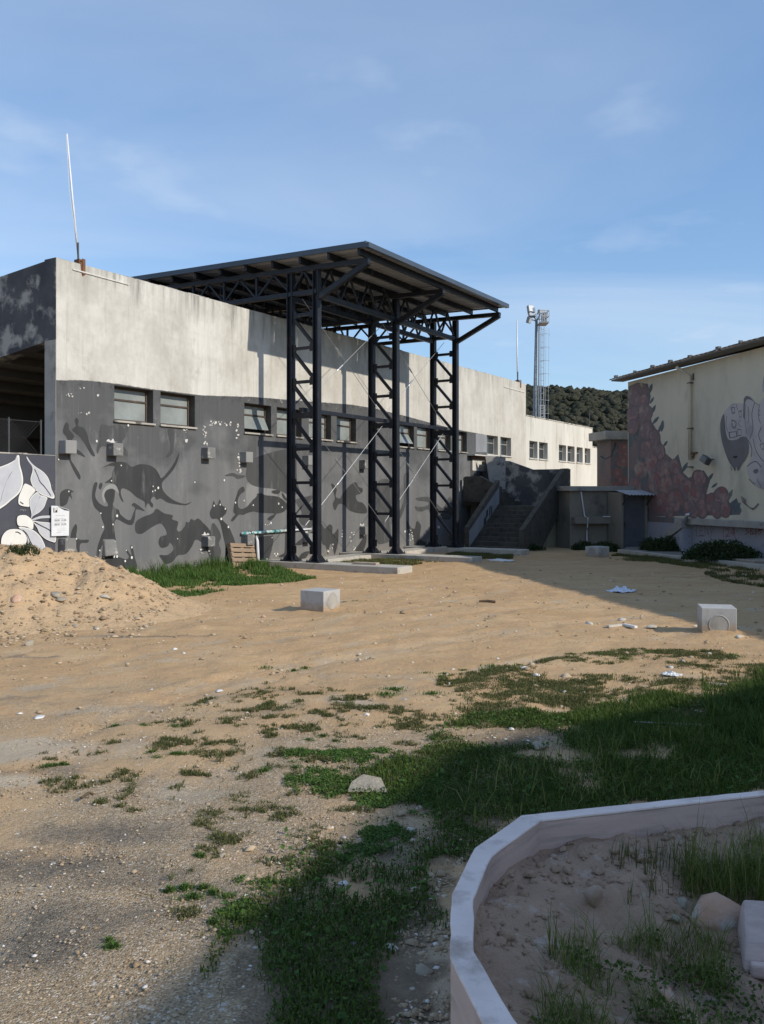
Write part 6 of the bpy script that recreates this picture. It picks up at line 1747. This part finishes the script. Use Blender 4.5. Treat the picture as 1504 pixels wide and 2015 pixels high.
def leaves(name, xyz, size, tone, mat, label, cat='clover', up=0.6):
    n = len(xyz)
    d = rng.normal(size=(n, 3)); d[:, 2] = np.abs(d[:, 2]) * 2 * up + 0.3
    d /= np.linalg.norm(d, axis=1)[:, None]
    r = rng.normal(size=(n, 3))
    u = np.cross(d, r); u /= np.linalg.norm(u, axis=1)[:, None]
    v = np.cross(d, u)
    s = size[:, None]
    V = np.stack([xyz - u * s * 0.55, xyz + v * s * 0.42, xyz + u * s * 0.65, xyz - v * s * 0.42], 1)
    V[:, 1] += d * s * 0.12; V[:, 3] += d * s * 0.12
    b = (np.arange(n) * 4)[:, None]
    F = np.concatenate([b + np.array([0, 1, 2]), b + np.array([0, 2, 3])])
    o = obj(name, fast_mesh(name, V.reshape(-1, 3), F, False, dict(tone=np.repeat(tone, 4))), mat)
    return tag(o, label, cat, kind='stuff')
def sample(poly, n, thr=None, sc=2.0, seed=0, zfun=surf, soft=0.06, jit=0.0):
    w = [gnd(*p) for p in poly]
    x0, x1 = min(p[0] for p in w), max(p[0] for p in w); y0, y1 = min(p[1] for p in w), max(p[1] for p in w)
    x = rng.uniform(x0, x1, n); y = rng.uniform(y0, y1, n)
    ok = inpoly(x + jit * (fbm(x * 2.1, y * 2.1, 4, 7) - 0.5 + 0.25 * (rng.uniform(0, 1, n) - 0.5)), y + jit * (fbm(x * 2.1 + 9, y * 2.1, 4, 8) - 0.5), w)
    if thr is not None:
        f = fbm(x * sc, y * sc, 4, seed) * 0.72 + fbm(x * sc * 5.3, y * sc * 5.3, 3, seed + 40) * 0.28
        ok &= f > thr + rng.uniform(-soft, soft, n)
    x, y = x[ok], y[ok]
    return np.stack([x, y, zfun(x, y)], -1)
def outside_planter(p):
    q = p[~inpoly(p[:, 0], p[:, 1], outer)]
    return q
def bare(p, spots):
    ok = np.ones(len(p), bool)
    for px, py, rx, ry in spots:
        bx, by = gnd(px, py)
        e = ((p[:, 0] - bx) / rx) ** 2 + ((p[:, 1] - by) / ry) ** 2
        ok &= e > rng.uniform(0.5, 1.2, len(p))
    return p[ok]
BARE = [(815, 1612, 0.16, 0.28), (1000, 1452, 0.42, 0.28), (850, 1940, 0.17, 0.55), (790, 1950, 0.1, 0.25), (1080, 1487, 0.25, 0.12), (880, 1720, 0.08, 0.2), (960, 1620, 0.12, 0.1), (470, 1900, 0.08, 0.2)]
# dense shaded sward round the planter
p = bare(outside_planter(sample(SHADE_GRASS, 190000, 0.41, 1.7, 5, jit=0.8)), BARE)
p = p[(p[:, 1] < 9.6) & (p[:, 1] > 2.3)]
n = len(p)
patch = fbm(p[:, 0] * 1.3, p[:, 1] * 1.3, 3, 77)
far = np.clip((p[:, 1] - 4.2) / 2.0, 0, 1)
hg = rng.uniform(0.012, 0.045, n) * (0.5 + 1.1 * patch) * (1 + 0.9 * far * np.clip((p[:, 0] - 0.6), 0, 1))
blades('grass', p, hg, rng.uniform(0.0016, 0.0036, n), 0.9, np.clip(rng.uniform(0, 1, n) * 0.8 + patch * 0.35 - 0.1, 0, 1), 'grass_green', 'dense dark green grass in the shade round the planter')
p = bare(outside_planter(sample(SHADE_GRASS, 330000, 0.40, 1.7, 5, jit=0.8)), BARE)
p = p[(p[:, 1] < 7.5) & (p[:, 1] > 2.3)]
n = len(p)
p[:, 2] += rng.uniform(0.003, 0.034, n) * (0.4 + fbm(p[:, 0] * 2, p[:, 1] * 2, 3, 78))
leaves('clover', p, rng.uniform(0.006, 0.015, n), rng.uniform(0, 0.86, n), 'grass_green', 'low clover leaves mixed into the shaded grass')
p = bare(outside_planter(sample(SHADE_GRASS, 16000, 0.46, 2.2, 44, jit=1.0)), BARE); p = p[(p[:, 1] < 7.5) & (p[:, 1] > 2.3)]; n = len(p)
p[:, 2] += rng.uniform(0.01, 0.035, n)
leaves('broad_weeds', p, rng.uniform(0.014, 0.032, n), rng.uniform(0, 0.8, n), 'grass_bright', 'broader weed leaves among the shaded clover', 'weeds', 0.9)
p = outside_planter(sample([(420, 1760), (760, 1560), (900, 1400), (1504, 1290), (1700, 1340), (1700, 1540), (1040, 1600), (880, 1760), (860, 2015), (430, 2015)], 7000, 0.46, 1.5, 46)); n = len(p)
blades('dry_stalks', p, rng.gamma(2.2, 0.022, n).clip(0.015, 0.16), rng.uniform(0.0008, 0.0018, n), 1.5, rng.uniform(0.75, 1.0, n), 'grass_olive', 'dry bent straw among the grass', 'straw')
# taller weeds at the right edge
p = outside_planter(sample([(1380, 1345), (1504, 1325), (1700, 1320), (1700, 1480), (1504, 1480), (1400, 1440)], 26000, 0.47, 1.6, 8, soft=0.10))
n = len(p)
blades('tall_weeds', p, rng.uniform(0.03, 0.17, n) * (0.4 + fbm(p[:, 0] * 2.5, p[:, 1] * 2.5, 3, 14)), rng.uniform(0.002, 0.005, n), 1.0, rng.uniform(0, 0.9, n), 'grass_green', 'taller leafy weeds at the right edge of the yard', 'weeds')
p = outside_planter(sample([(1000, 1500), (1300, 1450), (1600, 1440), (1600, 1550), (1040, 1600), (930, 1640), (900, 1560)], 6500, 0.47, 2.4, 18, soft=0.1)); n = len(p)
blades('tall_weeds', p, rng.gamma(2.6, 0.03, n).clip(0.02, 0.2), rng.uniform(0.0015, 0.0035, n), 1.3, rng.uniform(0, 1, n), 'grass_tall', 'thin long grass standing behind the planter wall', 'weeds')
# sparse turf patches on the sand
SP = [(860, 1330), (1100, 1290), (1250, 1275), (1504, 1290), (1600, 1400), (1200, 1410), (900, 1430), (860, 1400)]
p = sample(SP, 190000, 0.575, 2.6, 12); n = len(p)
blades('turf', p, rng.uniform(0.008, 0.028, n), rng.uniform(0.002, 0.004, n), 1.4, rng.uniform(0, 1, n), 'grass_olive', 'thin olive turf in patches on the sunny sand')
p = sample([(860, 1360), (1100, 1330), (1504, 1310), (1600, 1400), (1200, 1420), (900, 1440)], 90000, 0.565, 2.4, 13); n = len(p)
blades('turf', p, rng.uniform(0.010, 0.032, n), rng.uniform(0.002, 0.004, n), 1.3, rng.uniform(0, 1, n), 'grass_olive', 'greener turf fringe before the shaded grass')
SP2 = [(380, 1380), (560, 1330), (880, 1400), (900, 1480), (740, 1560), (800, 1650), (560, 1760), (470, 1900), (330, 1900), (250, 1750), (430, 1640), (100, 1560), (20, 1500), (260, 1440)]
p = sample(SP2, 420000, 0.635, 7.5, 15); n = len(p)
blades('turf', p, rng.uniform(0.008, 0.03, n), rng.uniform(0.0018, 0.0034, n), 1.5, rng.uniform(0, 1, n), 'grass_olive', 'scattered flat weed tufts across the gravel')
p = sample([(560, 1480), (760, 1470), (880, 1500), (860, 1640), (700, 1700), (560, 1770), (440, 1880), (400, 1880), (420, 1760), (560, 1640)], 210000, 0.60, 3.4, 16); n = len(p)
p[:, 2] += rng.uniform(0.0, 0.018, n)
leaves('turf', p, rng.uniform(0.006, 0.014, n), rng.uniform(0, 0.95, n), 'grass_bright', 'green clover clumps along the sunlit edge of the shade', 'grass')
tuft = [(325, 1765, 0.10, 260), (232, 1868, 0.07, 160), (435, 1775, 0.11, 260), (120, 1513, 0.16, 220), (270, 1428, 0.2, 200), (330, 1488, 0.16, 150), (495, 1810, 0.1, 200), (395, 1692, 0.06, 120), (345, 1380 + 106, 0.12, 120), (640, 1455, 0.14, 200), (590, 1480, 0.14, 180), (560, 1505, 0.16, 200), (1010, 1310, 0.25, 160), (955, 1315, 0.2, 160), (780, 1360, 0.35, 240), (1180, 1285, 0.3, 260), (545, 1316, 0.25, 160), (1440, 1300, 0.5, 300), (880, 1325, 0.22, 120), (690, 1182, 0.2, 80), (1245, 1290, 0.4, 300)]
P, HH = [], []
for px, py, r_, n_ in tuft:
    x, y = gnd(px, py)
    for k in range(3):
        cx_, cy_ = x + rng.normal() * r_ * 0.7, y + rng.normal() * r_ * 0.35
        rr_ = r_ * rng.uniform(0.25, 0.7)
        m_n = int(n_ * rng.uniform(0.4, 0.9))
        a = rng.uniform(0, 2 * math.pi, m_n); q = np.abs(rng.normal(0, 0.5, m_n))
        xx, yy = cx_ + np.cos(a) * q * rr_, cy_ + np.sin(a) * q * rr_ * 0.7
        P.append(np.stack([xx, yy, surf(xx, yy)], -1)); HH.append(rng.uniform(0.008, 0.034, m_n) * np.clip(1.1 - q * 0.6, 0.3, 1))
p = np.concatenate(P); n = len(p)
blades('turf', p, np.concatenate(HH), rng.uniform(0.0018, 0.0036, n), 1.3, rng.uniform(0, 1, n), 'grass_bright', 'single weed tufts dotted over the yard')
# tall grass at the foot of the mural wall
p = sample([(240, 1150), (262, 1133), (300, 1119), (420, 1112), (505, 1117), (560, 1124), (625, 1138), (560, 1146), (480, 1152), (395, 1172), (310, 1178), (265, 1162)], 70000, 0.46, 1.5, 19, soft=0.03); n = len(p)
dw = np.clip(((p[:, 0] - G.o[0]) * -G.n[0] + (p[:, 1] - G.o[1]) * -G.n[1]) / 2.2, 0, 1)
blades('tall_grass', p, rng.uniform(0.06, 0.20, n) * (1.9 - 1.5 * dw) * (0.35 + 1.3 * fbm(p[:, 0] * 2.2, p[:, 1] * 2.2, 3, 91)), rng.uniform(0.004, 0.009, n), 0.7, rng.uniform(0, 0.95, n), 'grass_bright', 'bright green grass at the sunny foot of the mural wall')
for poly, num, lb in (([(640, 1112), (700, 1103), (830, 1100), (900, 1104), (760, 1118), (700, 1118)], 14000, 'thin grass between the first two footing strips'), ([(850, 1098), (900, 1087), (1010, 1089), (1010, 1098), (900, 1102)], 12000, 'thin grass between the far two footing strips'), ([(1385, 1130), (1420, 1120), (1504, 1130), (1600, 1150), (1504, 1155), (1420, 1145)], 9000, 'weedy hummock before the kerb in the shade'), ([(1190, 1100), (1215, 1090), (1290, 1096), (1420, 1113), (1504, 1125), (1400, 1122), (1280, 1106)], 14000, 'rough weeds along the outer side of the kerb')):
    p = sample(poly, num * 3, 0.47, 1.8, 23); n = len(p)
    blades('turf', p, rng.uniform(0.02, 0.09, n), rng.uniform(0.003, 0.007, n), 1.0, rng.uniform(0, 1, n), 'grass_olive', lb)
# tufts on the heap crest and edge
P = []
for (x, y, r_, n_) in ((-5.10, 12.45, 0.13, 200), (-4.95, 12.6, 0.10, 110), (-5.6, 11.1, 0.2, 110)):
    a = rng.uniform(0, 2 * math.pi, n_); q = np.sqrt(rng.uniform(0, 1, n_)) * r_
    xx, yy = x + np.cos(a) * q, y + np.sin(a) * q
    P.append(np.stack([xx, yy, surf(xx, yy)], -1))
p = np.concatenate(P); n = len(p)
blades('weed_tuft', p, rng.uniform(0.04, 0.11, n), rng.uniform(0.004, 0.008, n), 1.0, rng.uniform(0, 0.8, n), 'bush_green', 'dark weed tuft on the crest of the earth heap', 'weeds')

# bushes along the hall: leaf clumps on stems
def bush(name, label, x, y, z, rx, ry, h, n, cat='bush', mat='bush_green', group='bushes along the hall'):
    t_ = thing(name, label, cat, (x, y, z), 0, group)
    st_ = MB()
    for k in range(9):
        a = rng.uniform(0, 2 * math.pi); q = rng.uniform(0.2, 0.8)
        st_.tube([(0.05 * math.cos(a), 0.05 * math.sin(a), -0.05), (rx * q * 0.5 * math.cos(a), ry * q * 0.5 * math.sin(a), h * 0.4), (rx * q * math.cos(a), ry * q * math.sin(a), h * rng.uniform(0.6, 0.85))], [0.015, 0.01, 0.004], 5)
    st_.build('stems', 'twig', t_)
    u = rng.normal(size=(n, 3)); u /= np.linalg.norm(u, axis=1)[:, None]
    lump = 0.75 + 0.5 * fbm(np.arctan2(u[:, 1], u[:, 0]) * 2.2 + 5, u[:, 2] * 3 + 9, 3, int(x * 10) % 97)
    rad = rng.uniform(0.45, 1.0, n) ** 0.5 * lump
    p = np.stack([u[:, 0] * rx * rad, u[:, 1] * ry * rad, np.abs(u[:, 2]) * h * rad], -1)
    d = rng.normal(size=(n, 3)); d /= np.linalg.norm(d, axis=1)[:, None]
    e = np.cross(d, rng.normal(size=(n, 3))); e /= np.linalg.norm(e, axis=1)[:, None]
    f_ = np.cross(d, e)
    s = rng.uniform(0.018, 0.045, n)[:, None]
    V = np.stack([p - e * s, p + f_ * s * 0.5, p + e * s, p - f_ * s * 0.5], 1)
    b = (np.arange(n) * 4)[:, None]
    F = np.concatenate([b + np.array([0, 1, 2]), b + np.array([0, 2, 3])])
    obj('foliage', fast_mesh('foliage', V.reshape(-1, 3), F, False, dict(tone=np.repeat(rng.uniform(0, 1, n), 4))), mat, t_)
    return t_
x, y = gnd(1418, 1101, 0.1)
bush('bush', 'broad dark bush below the red sprayed letters on the hall', x, y, 0.1, 0.95, 0.5, 0.48, 6000)
for px, py, rx, h, n, lb in [(1310, 1084, 0.55, 0.5, 2600, 'dark shrub under the sloping ramp cheek'), (1280, 1082, 0.35, 0.45, 1600, 'small dark shrub right of the shed door'), (1190, 1079, 0.5, 0.30, 1600, 'low scrub at the foot of the annex wall'), (1150, 1077, 0.4, 0.28, 1400, 'low scrub at the left end of the annex'), (1330, 1084, 0.3, 0.35, 1200, 'dark shrub at the foot of the white pipe')]:
    x, y = gnd(px, py, 0.1)
    bush('bush', lb, x, y, 0.0, rx, 0.35, h, n)
x, y = gnd(1040, 1084)
bush('bush', 'dark weeds at the foot of the staircase parapet', x, y, 0.0, 0.5, 0.3, 0.22, 1200)
# planter weeds
def soil_pts(poly, num, thr=None, sc=4.0, seed=0):
    w = [on_soil(*p)[:2] for p in poly]
    x0, x1 = min(q[0] for q in w), max(q[0] for q in w); y0, y1 = min(q[1] for q in w), max(q[1] for q in w)
    x = rng.uniform(x0, x1, num); y = rng.uniform(y0, y1, num)
    ok = inpoly(x, y, w) & inpoly(x, y, inner)
    if thr is not None:
        ok &= fbm(x * sc, y * sc, 3, seed) > thr
    x, y = x[ok], y[ok]
    return np.stack([x, y, soil_z(x, y)], -1)
p = soil_pts([(1350, 1700), (1600, 1640), (1700, 1780), (1504, 1790), (1400, 1775), (1340, 1760)], 6500, 0.47); n = len(p)
blades('planter_weeds', p, rng.gamma(3.0, 0.035, n).clip(0.02, 0.26), rng.uniform(0.0008, 0.0019, n), 1.1, rng.uniform(0, 1, n), 'grass_tall', 'tall thin weeds at the right inside the planter', 'weeds')
p = soil_pts([(1080, 1870), (1200, 1850), (1330, 1830), (1430, 1850), (1440, 1960), (1600, 1960), (1600, 2150), (1050, 2150)], 9000, 0.50); n = len(p)
blades('planter_weeds', p, rng.gamma(2.6, 0.028, n).clip(0.015, 0.2), rng.uniform(0.0008, 0.0018, n), 1.3, rng.uniform(0, 1, n), 'grass_tall', 'drooping long grass in the front of the planter', 'weeds')
p = soil_pts([(1050, 1900), (1250, 1860), (1450, 1840), (1700, 1900), (1700, 2200), (1040, 2200)], 15000, 0.47, 5, 3); n = len(p)
p[:, 2] += rng.uniform(0.0, 0.05, n)
leaves('planter_clover', p, rng.uniform(0.006, 0.016, n), rng.uniform(0, 0.85, n), 'grass_green', 'small leafy ground cover inside the planter')
p = soil_pts([(1200, 1690), (1330, 1690), (1360, 1760), (1230, 1790)], 500, 0.45, 5, 5); n = len(p)
blades('planter_weeds', p, rng.uniform(0.04, 0.12, n), rng.uniform(0.001, 0.002, n), 0.5, rng.uniform(0, 1, n), 'grass_olive', 'few dry stalks on the bare planter soil', 'weeds')

# ------------------------------------------------------------------ pebbles
def pebbles(name, p, size, label, tone):
    n = len(p)
    s = np.stack([size, size * rng.uniform(0.6, 0.9, n), size * rng.uniform(0.4, 0.7, n)], -1)
    o = obj(name, scatter(name, ICV0, ICF0, p + np.array([0, 0, 1]) * (size * 0.1)[:, None], s, 0.2, dict(tone=tone)), 'pebble')
    return tag(o, label, 'gravel', kind='stuff')
phi = (1 + 5 ** 0.5) / 2
ICV0 = np.array([(0, 0, 1), (1, 0, 0), (0, 1, 0), (-1, 0, 0), (0, -1, 0), (0, 0, -1), (0.6, 0.6, 0.5), (-0.6, 0.6, 0.5), (-0.6, -0.6, 0.5), (0.6, -0.6, 0.5)], float)
ICF0 = np.array([(0, 9, 6), (0, 6, 7), (0, 7, 8), (0, 8, 9), (1, 6, 9), (2, 7, 6), (3, 8, 7), (4, 9, 8), (1, 2, 6), (2, 3, 7), (3, 4, 8), (4, 1, 9)])
p = outside_planter(sample([(0, 1420), (400, 1380), (800, 1440), (860, 1640), (560, 1780), (480, 2015), (420, 2080), (-60, 2080), (-60, 1420)], 15000, 0.42, 1.2, 61)); n = len(p)
pebbles('gravel', p, rng.gamma(2.0, 0.0016, n) + 0.0022, 'loose small gravel over the near yard', rng.uniform(0, 1, n))
p = outside_planter(sample([(-300, 1180), (300, 1170), (900, 1120), (1500, 1130), (1700, 1330), (900, 1420), (0, 1450), (-400, 1450)], 9000, 0.48, 1.4, 63)); n = len(p)
pebbles('gravel', p, rng.gamma(1.4, 0.006, n) + 0.004, 'scattered small stones over the far yard', rng.uniform(0, 1, n))
hxr = rng.uniform(-8.5, -3.0, 5200); hyr = rng.uniform(9.8, 13.6, 5200)
ok = (heap_h(hxr, hyr) > 0.0)
ok |= (fbm(hxr * 2, hyr * 2, 3, 5) > 0.55) & (heap_h(hxr, hyr) > -0.06)
p = np.stack([hxr, hyr, surf(hxr, hyr)], -1)[ok]; n = len(p)
pebbles('rubble', p, rng.gamma(1.3, 0.010, n) + 0.005, 'small stones and clods scattered on the earth heap', rng.uniform(0, 0.93, n) ** 1.5)
p = outside_planter(sample([(420, 1700), (900, 1450), (1504, 1380), (1504, 1530), (1000, 1600), (880, 1780), (850, 2015), (420, 2015)], 1500, 0.5, 1.2, 71)); n = len(p)
pebbles('gravel', p, rng.gamma(1.6, 0.004, n) + 0.004, 'pale chips lying in the shaded grass', rng.uniform(0.5, 1, n))

p = soil_pts([(940, 1850), (935, 1760), (1065, 1660), (1504, 1610), (1700, 1620), (1700, 2100), (1050, 2100)], 3200, 0.44, 6, 9); n = len(p)
s_ = rng.gamma(1.6, 0.0042, n) + 0.003
sc_ = np.stack([s_, s_ * rng.uniform(0.6, 0.9, n), s_ * rng.uniform(0.5, 0.8, n)], -1)
tag(obj('soil_clods', scatter('soil_clods', ICV0, ICF0, p, sc_, 0.25), 'planter_dirt'), 'small clods on the planter soil', 'clods', kind='stuff')

p = outside_planter(sample([(760, 1840), (850, 1800), (890, 1760), (930, 1680), (960, 1640), (870, 1700), (800, 1780), (760, 2040), (900, 2060), (890, 1800)], 5000)); n = len(p)
pebbles('gravel', p, rng.gamma(1.5, 0.0028, n) + 0.002, 'crumbs of mortar along the foot of the planter', rng.uniform(0.0, 0.97, n))
